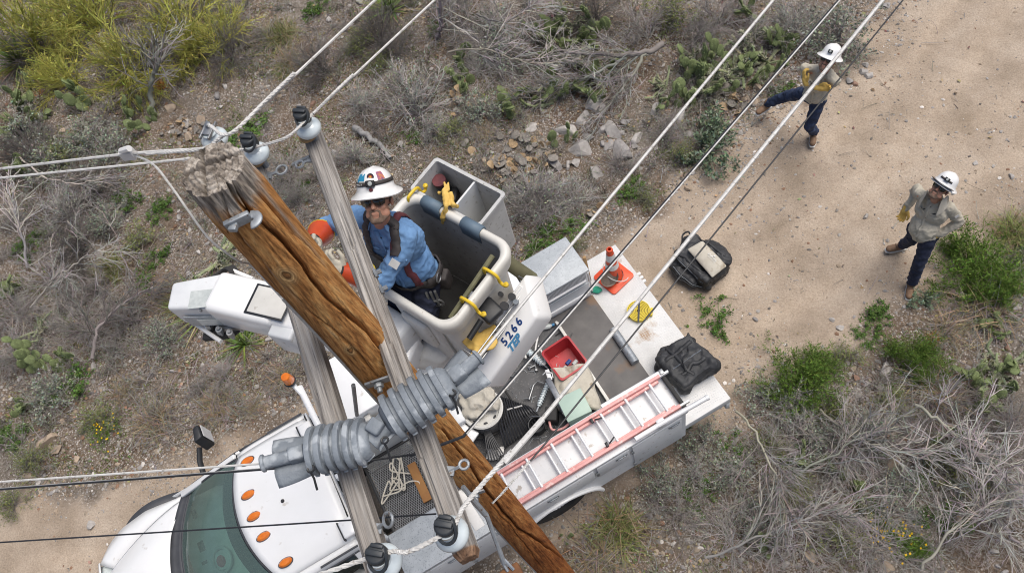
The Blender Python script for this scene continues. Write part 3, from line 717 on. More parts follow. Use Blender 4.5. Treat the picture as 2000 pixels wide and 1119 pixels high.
# ---------------------------------------------------------------- stones, gravel, litter, sprouts
ROCKS = [rockmesh(i, 'stone', rr_) for i, rr_ in enumerate((.6, .75, .5, .8, .65, .55))]
for i, c in enumerate(((.46,.43,.40), (.34,.32,.305), (.40,.315,.235), (.30,.19,.14))):
    tm('stone%d' % i, c, .2)
CNAME = ['pale grey', 'dark grey', 'tan', 'reddish brown']; ROCKC = [[me.copy() for me in ROCKS] for _ in range(4)]
for i in range(4):
    for me in ROCKC[i]: me.materials.clear(); me.materials.append(MATS['stone%d' % i])
big = [(1160,205,52,0),(1105,255,44,0),(1150,268,26,0),(1180,255,24,0),(1222,240,20,1),(1345,262,26,1),(1190,285,30,1),(1130,292,58,0),(1198,258,46,0),(1218,296,56,1),(1165,335,40,0),(1245,270,34,0),(1085,320,40,1),(1140,232,36,0),(1280,215,34,1),(1330,225,30,0),(1125,320,24,0),(1110,325,20,0),(1075,300,20,2),(1440,160,30,1),(1462,130,34,1),(1470,200,26,2),(1455,195,20,2),(1482,175,22,2),(1500,215,26,2),(1690,128,16,0),(1685,142,18,0),(1695,150,17,0),(1660,160,18,1),(1668,165,14,3),
 (95,860,46,2),(110,878,30,2),(180,1025,22,0),(195,495,22,0),(425,188,20,1),(1730,722,32,0),(1690,748,18,0),(1720,760,20,0),(1685,750,14,3),(1745,905,34,2),(1780,930,26,0),(1800,945,20,0),(1855,838,22,2),(1875,845,24,1),(1780,1010,24,1),(1585,1085,30,2),(1735,1105,30,2),(1365,1040,22,3),(880,50,24,2),(1040,250,30,0),(720,600,14,0),(830,195,14,3),(612,205,16,3),(440,170,14,0),(365,245,22,0),(395,235,24,2),(370,270,22,2),(405,265,20,2),(1640,640,16,0),(1625,625,12,0),(1250,1000,14,2),(1590,235,10,0),(350,425,16,0),(300,205,22,2),(330,213,26,2),(150,900,20,2),(55,930,24,2),(75,945,20,0),(110,1000,12,2),(1970,580,16,0),(1985,600,18,0),(1975,345,14,0),(1690,425,14,0),(1905,320,12,0)]
rr = random.Random(4); tot = list(big)
while len(tot) < 250:
    x, y = rr.uniform(0, 2000), rr.uniform(0, 1119); p = P(x, y, 0); s_ = road_sd(np.array([p.x]), np.array([p.y]))[0]
    if s_ > .15 and rr.random() < .93: continue
    if s_ > 0 and 480 < x < 1420 and y > 450: continue
    tot.append((x, y, rr.choice((10, 11, 12, 13, 15, 18)), rr.choices((0, 1, 2, 3), (5, 3, 4, 1))[0]))
LAND += [(1370,515,'black bag on the road'), (1600,180,'man with crossed arms'), (1800,450,'man with hands on hips'), (1840,200,'bare stretch of dirt road at upper right'), (1500,450,'open dirt road right of the wires'), (100,1080,'open dirt road at the lower left'), (1450,700,'black bag on the truck tail')]
def compass(dx, dy):
    a = math.degrees(math.atan2(-dy, dx)) % 360; return ['right of', 'upper right of', 'above', 'upper left of', 'left of', 'lower left of', 'below', 'lower right of'][int((a+22.5)//45) % 8]
used = set(); ORD = ['', 'second ', 'third ', 'fourth ', 'fifth ', 'sixth ', 'seventh ', 'eighth ']
def stone_label(x, y, c, big_):
    for o_ in ORD:
        for q in sorted(LAND, key=lambda q: math.hypot(q[0]-x, q[1]-y))[:(4 if o_ != ORD[-1] else 400)]:
            lab = o_+('large ' if big_ else '')+CNAME[c]+' stone '+compass(x-q[0], y-q[1])+' the '+q[2]
            if lab not in used and len(lab.split()) <= 16: used.add(lab); return lab
for x, y, s_, c in sorted(tot, key=lambda q: -q[2]):
    g = at_ground(x, y); sc = s_/(FOC/proj(g)[2]); o = link('stone', ROCKC[c][int(x*7+y) % 6]); o.location = g+Vector((0, 0, sc*(.12 if s_ < 26 else .0))); r2 = random.Random(x+y*3)
    o.rotation_euler = (r2.uniform(-.25, .25), r2.uniform(-.25, .25), r2.uniform(0, 6.3)); o.scale = (sc*1.15, sc*r2.uniform(.75, 1.1), sc*r2.uniform(.7, 1.1))
    tag(o, stone_label(x, y, c, s_ >= 26), 'stone', 'loose stones in the scrub')
def scatter(n, seed, dens):
    rng = np.random.default_rng(seed); out = []; got = 0
    while got < n:
        x = rng.uniform(-14.5, 6.5, n); y = rng.uniform(-.3, 12.6, n); k = dens(x, y, rng) & (np.abs(x+3.5) < 3.6+y*.9); out.append(np.stack([x, y], 1)[k]); got += k.sum()
    xy = np.concatenate(out)[:n]; return rng, np.column_stack([xy, ghz(xy[:, 0], xy[:, 1])])
ico = bmesh.new(); bmesh.ops.create_icosphere(ico, subdivisions=1, radius=.5); IV = np.array([v.co[:] for v in ico.verts]); IF = np.array([[v.index for v in f.verts] for f in ico.faces]); ico.free()
def pebbles(name, n, seed, dens, s0, s1, label):
    rng, p = scatter(n, seed, dens); s_ = s0*(s1/s0)**(rng.random(n)**2.2); sc = np.stack([s_*rng.uniform(.8, 1.3, n), s_*rng.uniform(.6, 1.1, n), s_*rng.uniform(.4, .8, n)], 1); a = rng.uniform(0, 6.28, n)
    v = IV[None]*(1+rng.normal(0, .16, (n, 12, 1)))*sc[:, None]; X = v[..., 0]*np.cos(a)[:, None]-v[..., 1]*np.sin(a)[:, None]; Y = v[..., 0]*np.sin(a)[:, None]+v[..., 1]*np.cos(a)[:, None]
    V = np.stack([X, Y, v[..., 2]], -1)+p[:, None]; F = (IF[None]+(np.arange(n)*12)[:, None, None]).reshape(-1, 3)
    pal = np.array([(1.2,1.2,1.2), (.85,.85,.88), (.6,.58,.56), (1.0,.85,.68), (.8,.52,.38), (1.7,1.7,1.72), (1.1,.98,.82)]); c = pal[rng.choice(7, n, p=[.2,.22,.16,.14,.07,.06,.15])]*rng.uniform(.75, 1.15, (n, 1))
    o = link(name, npmesh(name, V.reshape(-1, 3), F, 'gravel', np.repeat(c, 12, 0))); return tag(o, label, kind='stuff')
def d_off(x, y, rng): s_ = road_sd(x, y); return (s_ < 0) & (rng.random(len(x)) < np.clip(fbm(x*1.1+3, y*1.1+8, 31)*2.6-.75, .12, 1))
def d_on(x, y, rng): s_ = road_sd(x, y); return (s_ > -.3) & (rng.random(len(x)) < np.clip(.9-s_*1.0, .16, 1)*np.clip(fbm(x*1.3, y*1.3, 33)*2.4-.6, .1, 1))
pebbles('gravel', 42000, 51, d_off, .018, .085, 'loose gravel between the desert bushes')
pebbles('road_gravel', 15000, 52, d_on, .013, .055, 'fine gravel strewn on the dirt road')
def d_lit(x, y, rng): s_ = road_sd(x, y); return ((s_ < -.15) | (rng.random(len(x)) < .035)) & (rng.random(len(x)) < np.clip(fbm(x*.9+13, y*.9+2, 41)*3-1.0, .08, 1))
rng, p = scatter(9000, 61, d_lit); d = dirs(rng, 9000, .12, .16); Q = grow(rng, p+[0, 0, .012], d, rng.uniform(.06, .32, 9000), 3, .2); V, F = tubes(Q, taper(Q, .0042, .002))
o = link('twig_litter', npmesh('twig_litter', V, F, 'twig', tintcol(rng, 9000, 9, .5, 1.45, .08))); tag(o, 'dry twigs littering the ground under the bushes', kind='stuff')
rng, p = scatter(9000, 62, d_lit); U = rng.normal(0, 1, (9000, 3)); U[:, 2] *= .3; U = U/np.linalg.norm(U, axis=1, keepdims=True)*rng.uniform(.015, .07, (9000, 1)); W_ = np.cross(U, rng.normal(0, .35, (9000, 3))+[0, 0, 1.])*.3
V, F = quads(p+[0, 0, .015], U, W_); o = link('leaf_litter', npmesh('leaf_litter', V, F, 'dry_blade', tintcol(rng, 9000, 4, .4, 1.5, .12))); tag(o, 'dead leaves and bark flakes on the soil', kind='stuff')
def d_grn(x, y, rng): s_ = road_sd(x, y); return (s_ < -.1) & (fbm(x*.8+31, y*.8+17, 43) > .47) & (rng.random(len(x)) < np.clip(fbm(x*2.6+1, y*2.6+7, 44)*3.4-1.35, 0, 1))
rng, p = scatter(26000, 63, d_grn); n = len(p); U = rng.normal(0, .6, (n, 3)); U[:, 2] = np.abs(U[:, 2])+.4; U = U/np.linalg.norm(U, axis=1, keepdims=True)*rng.uniform(.02, .075, (n, 1)); W_ = np.cross(U, rng.normal(0, 1, (n, 3))); W_ = W_/np.linalg.norm(W_, axis=1, keepdims=True)*.0085
V, F = quads(p, U, W_); o = link('ground_cover', npmesh('ground_cover', V, F, 'olive_leaf', tintcol(rng, n, 4, .5, 1.25, .15))); tag(o, 'sparse short green sprouts on the desert soil', kind='stuff')

def d_und(x, y, rng): s_ = road_sd(x, y); return (s_ < -.25) & (rng.random(len(x)) < np.clip(fbm(x*.75+5, y*.75+3, 47)*4.2-1.75, .03, 1))
rng, p = scatter(1250, 64, d_und); n = len(p); sz = rng.uniform(.10, .34, n)
A = grow(rng, np.repeat(p, 13, 0)+rng.normal(0, .03, (n*13, 3))*[1, 1, 0], dirs(rng, n*13, .65, .45), np.repeat(sz, 13)*rng.uniform(.6, 1.1, n*13), 5, .2, .3)
B = branch(rng, A, n*34, .6, .05, .16, 3, .2); V, F = cat(tubes(A, taper(A, .0042, .0016)), tubes(B, taper(B, .0022, .001)))
kind_ = rng.random(n); tn = np.where((kind_ < .3)[:, None], np.array([[.50,.46,.43]]), np.where((kind_ < .72)[:, None], np.array([[1.05,1.05,1.05]]), np.array([[.72,.88,.55]])))*rng.uniform(.75, 1.25, (n, 1)); ca = np.repeat(np.repeat(tn, 13, 0), 15, 0)
o = link('undergrowth', npmesh('undergrowth', V, F, 'twig', np.concatenate([ca, tintcol(rng, len(B), 9, .6, 1.35)]))); tag(o, 'low dead brush and twigs covering the desert floor', kind='stuff')
c = B[rng.integers(0, len(B), 26000), -1]+rng.normal(0, .012, (26000, 3)); U = rng.normal(0, 1, (26000, 3)); U[:, 2] = np.abs(U[:, 2]); U = U/np.linalg.norm(U, axis=1, keepdims=True)*rng.uniform(.015, .04, (26000, 1)); W_ = np.cross(U, rng.normal(0, 1, (26000, 3))); W_ = W_/np.linalg.norm(W_, axis=1, keepdims=True)*.006
V, F = quads(c, U, W_); o = link('scrub_leaves', npmesh('scrub_leaves', V, F, 'sage_leaf', tintcol(rng, 26000, 4, .45, 1.2, .12))); tag(o, 'small grey green leaves on the low brush', kind='stuff')
# ================================================================ materials of built things
mat('white_paint', (.80,.80,.79), (.76,.76,.745), scale=2.2, rough=.32, coat=.25, speck=(.55,.52,.47), sscale=9, sth=.74)
mat('white_box', (.70,.71,.71), (.60,.615,.62), scale=3.5, rough=.4, speck=(.40,.37,.33), sscale=14, sth=.69)
mat('off_white', (.66,.65,.61), (.55,.535,.49), scale=4, rough=.5, speck=(.30,.25,.19), sscale=18, sth=.70, bump=.05)
mat('fiberglass', (.66,.645,.60), (.56,.545,.50), scale=3, rough=.42, speck=(.36,.32,.27), sscale=22, sth=.71)
mat('liner_grey', (.36,.355,.345), (.27,.265,.255), scale=5, rough=.6, speck=(.18,.165,.15), sscale=25, sth=.66)
mat('bin_grey', (.50,.50,.49), (.42,.42,.41), scale=6, rough=.6, speck=(.24,.23,.21), sscale=40, sth=.67)
mat('galvanised', (.43,.455,.47), (.35,.375,.39), scale=10, rough=.5, metal=.1, speck=(.25,.27,.285), sscale=70, sth=.62)
mat('steel', (.36,.37,.38), (.25,.255,.26), scale=14, rough=.4, metal=.75)
mat('hardware', (.33,.355,.38), (.22,.24,.26), scale=20, rough=.5, metal=.45, speck=(.16,.12,.09), sscale=60, sth=.66)
mat('aluminium', (.74,.74,.74), (.64,.64,.64), scale=20, rough=.4, metal=.15)
mat('bed_floor', (.105,.105,.108), (.065,.064,.064), scale=5, rough=.75, speck=(.21,.20,.19), sscale=55, sth=.66, bump=.3, bscale=90)
mat('rusty_floor', (.125,.118,.112), (.085,.08,.078), scale=4, rough=.65, speck=(.17,.11,.07), sscale=2.6, sth=.62)
mat('tread_plate', (.64,.64,.63), (.53,.525,.51), scale=3, rough=.5, speck=(.33,.22,.13), sscale=3.2, sth=.66)
mat('black_plastic', (.022,.023,.025), (.014,.015,.017), scale=12, rough=.5)
mat('black_cap', (.035,.04,.045), (.022,.026,.03), scale=14, rough=.45)
mat('rubber', (.035,.034,.033), (.022,.022,.022), scale=8, rough=.8)
mat('dark_trim', (.055,.058,.065), (.04,.042,.048), scale=9, rough=.6)
mat('amber', (.75,.20,.015), (.65,.15,.01), scale=20, rough=.2, coat=.6)
mat('porcelain', (.62,.68,.70), (.53,.60,.625), scale=8, rough=.25, coat=.5)
mat('cover_grey', (.225,.252,.28), (.165,.187,.21), scale=9, rough=.62, speck=(.36,.39,.415), sscale=12, sth=.60, bump=.4, bscale=40)
mat('wire_white', (.62,.61,.585), (.50,.49,.465), scale=30, rough=.55, speck=(.34,.32,.29), sscale=50, sth=.64)
mat('wire_grey', (.33,.33,.325), (.25,.25,.245), scale=30, rough=.5)
mat('wire_black', (.025,.026,.03), (.018,.019,.022), scale=30, rough=.45)
mat('rope_white', (.66,.62,.53), (.50,.46,.38), scale=60, rough=.8, bump=.3)
mat('canvas', (.52,.485,.41), (.43,.395,.325), scale=7, rough=.9, speck=(.30,.25,.18), sscale=7, sth=.66, bump=.35, bscale=140)
mat('black_nylon', (.032,.033,.036), (.019,.0195,.021), scale=9, rough=.6, bump=.25, bscale=90, speck=(.06,.06,.063), sscale=14, sth=.66)
mat('cone_orange', (.72,.085,.02), (.60,.06,.018), scale=7, rough=.5)
mat('white_band', (.72,.71,.69), (.58,.57,.54), scale=9, rough=.45)
mat('red_plastic', (.42,.03,.035), (.34,.022,.028), scale=6, rough=.4)
mat('ladder_pink', (.72,.37,.34), (.62,.29,.27), scale=8, rough=.55, speck=(.75,.52,.47), sscale=22, sth=.64)
mat('box_green', (.40,.52,.44), (.36,.47,.40), scale=4, rough=.5)
mat('yellow_hose', (.70,.55,.05), (.56,.42,.03), scale=20, rough=.6)
mat('yellow_paint', (.74,.52,.03), (.60,.40,.02), scale=18, rough=.45)
mat('rust', (.20,.085,.03), (.10,.042,.018), scale=14, rough=.85)
mat('pad_blue', (.12,.17,.22), (.095,.14,.185), scale=8, rough=.6)
mat('blue_print', (.015,.055,.20), (.012,.045,.17), scale=9, rough=.45)
mat('light_print', (.06,.22,.40), (.05,.19,.36), scale=9, rough=.45)
mat('print_dark', (.03,.03,.035), None, scale=9, rough=.6)
mat('print_red', (.45,.05,.05), None, scale=9, rough=.5)
mat('tin_brown', (.20,.155,.12), (.13,.10,.08), scale=12, rough=.6)
mat('log_green', (.17,.16,.09), (.10,.10,.055), scale=8, rough=.8, stretch=(1,1,.3))
mat('wood_plain', (.42,.27,.13), (.30,.17,.07), scale=7, rough=.75, stretch=(1,1,.2))
mat('skin', (.50,.27,.185), (.44,.215,.145), scale=14, rough=.5, spec=.4)
mat('shirt_blue', (.16,.30,.52), (.12,.245,.45), scale=6, rough=.85, bump=.25, bscale=220)
mat('shirt_khaki', (.48,.44,.355), (.41,.375,.30), scale=6, rough=.88, bump=.25, bscale=220)
mat('jeans', (.022,.037,.085), (.014,.024,.056), scale=7, rough=.88, bump=.25, bscale=220, speck=(.045,.065,.12), sscale=10, sth=.64)
mat('navy', (.024,.03,.062), (.015,.02,.042), scale=7, rough=.88, bump=.25, bscale=220)
mat('boot', (.24,.145,.085), (.16,.095,.055), scale=12, rough=.75)
mat('glove_yellow', (.68,.46,.12), (.56,.35,.08), scale=12, rough=.75)
mat('glove_cream', (.60,.55,.44), (.48,.43,.33), scale=12, rough=.8)
mat('glove_orange', (.62,.075,.015), (.50,.055,.012), scale=8, rough=.4, coat=.2)
mat('hat_white', (.80,.80,.79), (.74,.74,.73), scale=7, rough=.28, coat=.4)
mat('glass_dark', (.008,.008,.009), None, scale=5, rough=.12, coat=.8)
mat('beard', (.20,.135,.10), (.13,.085,.06), scale=60, rough=.9)
mat('hair', (.07,.045,.03), (.04,.025,.02), scale=60, rough=.8)
mat('harness', (.05,.042,.04), (.03,.026,.026), scale=14, rough=.7)
mat('harness_red', (.15,.035,.04), (.09,.02,.026), scale=14, rough=.7)
mat('cuff_yellow', (.72,.55,.04), None, scale=9, rough=.5)
mat('interior_grey', (.46,.48,.47), (.36,.38,.37), scale=6, rough=.8)
mat('dome_red', (.42,.05,.05), None, scale=9, rough=.7)
mat('sticker_blue', (.03,.25,.42), (.02,.2,.36), scale=30, rough=.35)
mat('sticker_orange', (.60,.22,.05), (.18,.05,.20), scale=60, rough=.35)
mat('screen_pale', (.52,.55,.53), (.40,.43,.42), scale=20, rough=.3)
mat('cardboard', (.36,.18,.06), (.28,.13,.045), scale=6, rough=.85)
mat('glass_clear', (.55,.6,.6), None, scale=5, rough=.15)
def glassmat(name, tint, alpha):
    g = bpy.data.materials.new(name); g.use_nodes = True; t = g.node_tree; t.nodes.clear(); o = t.nodes.new('ShaderNodeOutputMaterial'); tr = t.nodes.new('ShaderNodeBsdfTransparent'); gl = t.nodes.new('ShaderNodeBsdfGlossy'); di = t.nodes.new('ShaderNodeBsdfDiffuse')
    m1 = t.nodes.new('ShaderNodeMixShader'); m2 = t.nodes.new('ShaderNodeMixShader'); fr = t.nodes.new('ShaderNodeFresnel'); fr.inputs[0].default_value = 1.5
    tr.inputs[0].default_value = (*tint, 1); di.inputs[0].default_value = (tint[0]*.5, tint[1]*.5, tint[2]*.5, 1); gl.inputs[1].default_value = .03
    m1.inputs[0].default_value = alpha; t.links.new(tr.outputs[0], m1.inputs[1]); t.links.new(di.outputs[0], m1.inputs[2]); t.links.new(fr.outputs[0], m2.inputs[0]); t.links.new(m1.outputs[0], m2.inputs[1]); t.links.new(gl.outputs[0], m2.inputs[2]); t.links.new(m2.outputs[0], o.inputs[0]); MATS[name] = g
glassmat('windscreen_glass', (.60,.86,.77), .27); glassmat('door_glass', (.10,.13,.13), .3)
# lights and darks of wood: streaked along z of the object
def woodmat(name, cols, st, gray=None, rough=.85):
    m = bpy.data.materials.new(name); m.use_nodes = True; t = m.node_tree; b = t.nodes['Principled BSDF']; b.inputs['Roughness'].default_value = rough; b.inputs['Specular IOR Level'].default_value = .25
    tc = _n(t, 'ShaderNodeTexCoord'); mp = _n(t, 'ShaderNodeMapping'); mp.inputs['Scale'].default_value = (1, 1, st); t.links.new(tc.outputs['Object'], mp.inputs[0])
    def N(sc, de, v=None, di=0):
        q = _n(t, 'ShaderNodeTexNoise'); q.inputs['Scale'].default_value = sc; q.inputs['Detail'].default_value = de; q.inputs['Roughness'].default_value = .7; q.inputs['Distortion'].default_value = di; t.links.new(v or mp.outputs[0], q.inputs['Vector']); return q.outputs[0]
    def Rm(s, *stp):
        q = _n(t, 'ShaderNodeValToRGB'); e = q.color_ramp.elements
        while len(e) < len(stp): e.new(.5)
        for k, (p, c) in zip(e, stp): k.position = p; k.color = (*c, 1)
        t.links.new(s, q.inputs[0]); return q.outputs[0]
    def Mx(f, a, c, bt='MIX'):
        q = _n(t, 'ShaderNodeMix', data_type='RGBA', blend_type=bt)
        if hasattr(f, 'links'): t.links.new(f, q.inputs[0])
        else: q.inputs[0].default_value = f
        t.links.new(a, q.inputs[6]); t.links.new(c, q.inputs[7]); return q.outputs[2]
    base = Rm(N(30, 8, None, .25), *zip((.26, .40, .50, .60, .76), cols)); streak = Rm(N(110, 7), (.3, (.28,.26,.25)), (.48, (1,1,1)), (.72, (1.5,1.47,1.42))); out = Mx(1.0, base, streak, 'MULTIPLY')
    a = _n(t, 'ShaderNodeAttribute', attribute_name='wear')
    if gray:
        g = Mx(1.0, Rm(N(24, 8), (.36, gray[0]), (.5, gray[1]), (.64, gray[2])), streak, 'MULTIPLY'); out = Mx(a.outputs['Fac'], out, g)
        k = _n(t, 'ShaderNodeAttribute', attribute_name='knot'); w = _n(t, 'ShaderNodeMath', operation='SINE'); w1 = _n(t, 'ShaderNodeMath', operation='MULTIPLY'); w1.inputs[1].default_value = 42; t.links.new(k.outputs['Fac'], w1.inputs[0]); t.links.new(w1.outputs[0], w.inputs[0])
        kc = Rm(k.outputs['Fac'], (0, (.20,.085,.03)), (.16, (.33,.17,.065)), (.2, (.10,.05,.02)), (.26, (.50,.32,.15)), (1, (.36,.19,.07))); kf = Rm(k.outputs['Fac'], (.35, (1,1,1)), (.85, (0,0,0))); wv = Rm(w.outputs[0], (0, (.7,.66,.6)), (1, (1.1,1.1,1.1))); out = Mx(kf, out, Mx(1.0, kc, wv, 'MULTIPLY'))
    if name == 'pole_wood':                                        # preservative stain, darker and redder towards the butt
        sx = _n(t, 'ShaderNodeSeparateXYZ'); t.links.new(tc.outputs['Object'], sx.inputs[0]); mr = _n(t, 'ShaderNodeMapRange'); mr.inputs[1].default_value = 3.2; mr.inputs[2].default_value = 5.6; t.links.new(sx.outputs[2], mr.inputs[0]); out = Mx(1.0, out, Rm(mr.outputs[0], (0, (.52,.36,.27)), (.55, (.78,.66,.58)), (1, (1,1,1))), 'MULTIPLY')
    t.links.new(out, b.inputs['Base Color']); bp = _n(t, 'ShaderNodeBump'); bp.inputs['Strength'].default_value = .7; bp.inputs['Distance'].default_value = .004; t.links.new(N(90, 6), bp.inputs['Height']); t.links.new(bp.outputs[0], b.inputs['Normal']); MATS[name] = m
woodmat('pole_wood', ((.13,.048,.014), (.25,.11,.034), (.40,.19,.062), (.50,.275,.10), (.70,.49,.26)), .035, ((.075,.062,.05), (.215,.185,.155), (.43,.39,.34)))
woodmat('arm_wood', ((.115,.098,.085), (.19,.172,.155), (.26,.243,.225), (.33,.312,.29), (.42,.40,.375)), .03, ((.10,.045,.02), (.17,.085,.04), (.27,.16,.09)))

# ================================================================ the utility pole
PX, PY, PZ, PR = -1.589, 1.522, 7.80, .121
LNX, LNY = .0972, -.1002                                             # the pole leans this much per metre
def axis_at(z): return PX+LNX*(PZ-z), PY+LNY*(PZ-z)
def on_pole(px, py):
    """where the sight line of a photo pixel meets the pole: (angle, height)"""
    a = P(px, py, 9); b = P(px, py, 3); a = a-Vector((LNX*(PZ-9), LNY*(PZ-9), 0)); b = b-Vector((LNX*(PZ-3), LNY*(PZ-3), 0)); d = b-a; ax, ay = a.x-PX, a.y-PY; A = d.x**2+d.y**2; B = ax*d.x+ay*d.y; D = max(0, B*B-A*(ax*ax+ay*ay-PR*PR)); s_ = (-B-math.sqrt(D))/A; q = a+d*s_
    return math.atan2(q.y-PY, q.x-PX), q.z
Z0, NT, NZ = 2.6, 220, 620
zz = np.concatenate([[-.2, 1.2], np.linspace(Z0, PZ, NZ)]); th = np.linspace(0, 2*np.pi, NT, endpoint=False); TH, ZZ = np.meshgrid(th, zz)
R = np.full(TH.shape, PR)+(PZ-ZZ)*.0012; u = TH/(2*np.pi)
R += (fbm(u*96, ZZ*.9, 71, 4)-.44)*.0085 + (fbm(u*14, ZZ*.3, 72, 3)-.44)*.005 + (vnoise(u*160, ZZ*5, 73, None)-.5)*.003
def crack(pts, wd, dp):
    q = [on_pole(*p) for p in pts]; za = np.array([b for a, b in q]); ta = np.unwrap([a for a, b in q]); o_ = np.argsort(za); za, ta = za[o_], ta[o_]
    tc_ = np.interp(ZZ, za, ta)+(fbm(ZZ*5, ZZ*0+3, 75)-.47)*.16; ins = np.clip(np.minimum(ZZ-za[0], za[-1]-ZZ)/.12, 0, 1); dd = np.abs((TH-tc_+np.pi) % (2*np.pi)-np.pi)*PR
    return -dp*ins*np.exp(-(dd/(wd*(.5+fbm(ZZ*9, ZZ*0, 76))))**2)
for pts, wd, dp in (([(450,345),(500,425),(561,480),(612,547),(650,590),(720,648),(775,715),(830,780)], .0075, .06), ([(425,350),(445,420),(480,480),(527,530)], .006, .022), ([(430,335),(470,400),(540,470)], .007, .045), ([(470,335),(520,390),(590,480)], .007, .028), ([(552,552),(607,610),(652,645),(700,690),(740,740)], .0045, .02),
                    ([(860,834),(905,890),(950,960),(1010,1030),(1115,1100)], .007, .06), ([(880,850),(940,905),(1000,975)], .005, .02), ([(560,590),(620,660),(690,740)], .0035, .016), ([(950,975),(1000,1030),(1060,1110)], .004, .016), ([(500,370),(560,440),(640,520),(700,590)], .004, .018), ([(400,400),(450,480),(500,540)], .004, .014)): R += crack(pts, wd, dp)
KN = np.full(TH.shape, 1.0)
for (kx, ky, s_) in ((560,537,.06), (684,683,.045), (845,800,.03), (898,930,.02)):
    ka, kz = on_pole(kx, ky); dd = np.hypot(((TH-ka+np.pi) % (2*np.pi)-np.pi)*PR, (ZZ-kz)*.62)/s_; KN = np.minimum(KN, dd+.12*(fbm(TH*9, ZZ*14, 79)-.47)); R += .008*np.exp(-(dd/.75)**2)-.007*np.exp(-((dd-.2)/.07)**2)
topf = np.clip((ZZ-(PZ-.16)+(fbm(u*26, ZZ*5, 77)-.46)*.22)/.07, 0, 1); R += topf*((fbm(u*44, ZZ*9, 78)-.46)*.024)
R -= topf*.010*(1+1.6*(fbm(u*22, ZZ*3, 87, 2)-.37))
WEAR = np.maximum(topf, np.clip((vnoise(u*42, ZZ*.9, 81)-.72)*5, 0, .7)*np.clip((ZZ-7.0)/.5, 0, 1))
V = np.stack([R*np.cos(TH)+LNX*(PZ-ZZ), R*np.sin(TH)+LNY*(PZ-ZZ), ZZ], -1).reshape(-1, 3); rows = len(zz); ii = (np.arange(rows-1)[:, None]*NT+np.arange(NT)[None]); jj = (np.arange(rows-1)[:, None]*NT+(np.arange(NT)[None]+1) % NT)
F = np.stack([ii, jj, jj+NT, ii+NT], -1).reshape(-1, 4)
pole = thing('utility_pole', 'weathered orange brown wooden utility pole with a grey cracked top', 'pole', (PX, PY, 0))
link('shaft', npmesh('shaft', V, F, 'pole_wood', smooth=True, attrs={'wear': WEAR.ravel(), 'knot': np.clip(KN, 0, 1).ravel()}), pole)
rr_ = np.linspace(1, .0, 34); RR, T2 = np.meshgrid(rr_, th, indexing='ij'); rim = R[-1][None]; rad = RR*rim; X, Y = rad*np.cos(T2), rad*np.sin(T2)
Zt = PZ + (fbm(X*22+9, Y*22+9, 84)-.46)*.016*np.clip((1-RR)*9, 0, 1)+(1-RR)*.012+.0045*np.sin(rad*300+5*fbm(X*14, Y*14, 85))*np.clip((1-RR)*8, 0, 1) - .03*np.exp(-((np.sin(T2*3.5+1.2*fbm(X*12, Y*12, 86)))/.07)**2)*np.clip(RR*1.4-.35, 0, 1)*np.clip((1-RR)*10, 0, 1) - .035*np.exp(-((Y*.8-X*.35-.02)/.006)**2)*(RR < .98)-.03*np.exp(-((Y*.3+X*.9+.03)/.005)**2)*(RR < .98)
nr = len(rr_); ii = (np.arange(nr-1)[:, None]*NT+np.arange(NT)[None]); jj = (np.arange(nr-1)[:, None]*NT+(np.arange(NT)[None]+1) % NT)
link('end_grain', npmesh('end_grain', np.stack([X, Y, Zt], -1).reshape(-1, 3), np.stack([ii, jj, jj+NT, ii+NT], -1).reshape(-1, 4), 'pole_wood', smooth=True, attrs={'wear': np.ones(nr*NT), 'knot': np.ones(nr*NT)}), pole)
def pole_pt(px, py, out=0):
    a, z = on_pole(px, py); x, y = axis_at(z); return Vector((x+(PR+out)*math.cos(a), y+(PR+out)*math.sin(a), z)), Vector((math.cos(a), math.sin(a), 0))
# hook bracket near the top, nuts and clamps lower down
q, nn = pole_pt(470, 424, .012); tn = Vector((0, 0, 1)).cross(nn); mb = MB(); mb.beam(q-tn*.06-Vector((0,0,.0)), q+tn*.035, .045, .02, nn); mb.tube([q+tn*(.035+.022*math.sin(t))+nn*(.022-.022*math.cos(t)) for t in np.linspace(0, 3.6, 12)], .008, 6, flat=2.4, up=(0,0,1)); mb.box(q-tn*.035+nn*.016, (.03,.03,.02), Matrix())
mb.build('hook_bracket', 'hardware', pole, bevel=.003)
for px, py in ((737,740), (927,958)):
    q, nn = pole_pt(px, py, .015); tn = Vector((0,0,1)).cross(nn); mb = MB(); mb.beam(q-tn*.06, q+tn*.06, .05, .012, nn); mb.tube([q-nn*.01, q+nn*.055], .013, 8); mb.tube([q+nn*.012, q+nn*.032], .024, 6); mb.build('through_bolt', 'hardware', pole, bevel=.002)
# ground wire stapled down the left flank and the drop lead
def poly(pts, n=6):
    """smooth path through points (Catmull-Rom)"""
    p = [Vector(q) for q in pts]; p = [p[0]*2-p[1]]+p+[p[-1]*2-p[-2]]; out = []
    for i in range(1, len(p)-2):
        for k in range(n):
            t = k/n; a, b, c, d = p[i-1:i+3]; out.append(.5*((2*b)+(c-a)*t+(2*a-5*b+4*c-d)*t*t+(3*b-a-3*c+d)*t**3))
    return out+[p[-2]]
ga = on_pole(566, 592)[0]-.05; gpath = [Vector((axis_at(z)[0]+(PR+.010)*math.cos(ga+.1*math.sin(z*3)), axis_at(z)[1]+(PR+.010)*math.sin(ga+.1*math.sin(z*3)), z)) for z in np.linspace(7.16, 2.6, 40)]
MB().tube(gpath, .006, 6).build('ground_wire', 'wire_grey', pole)

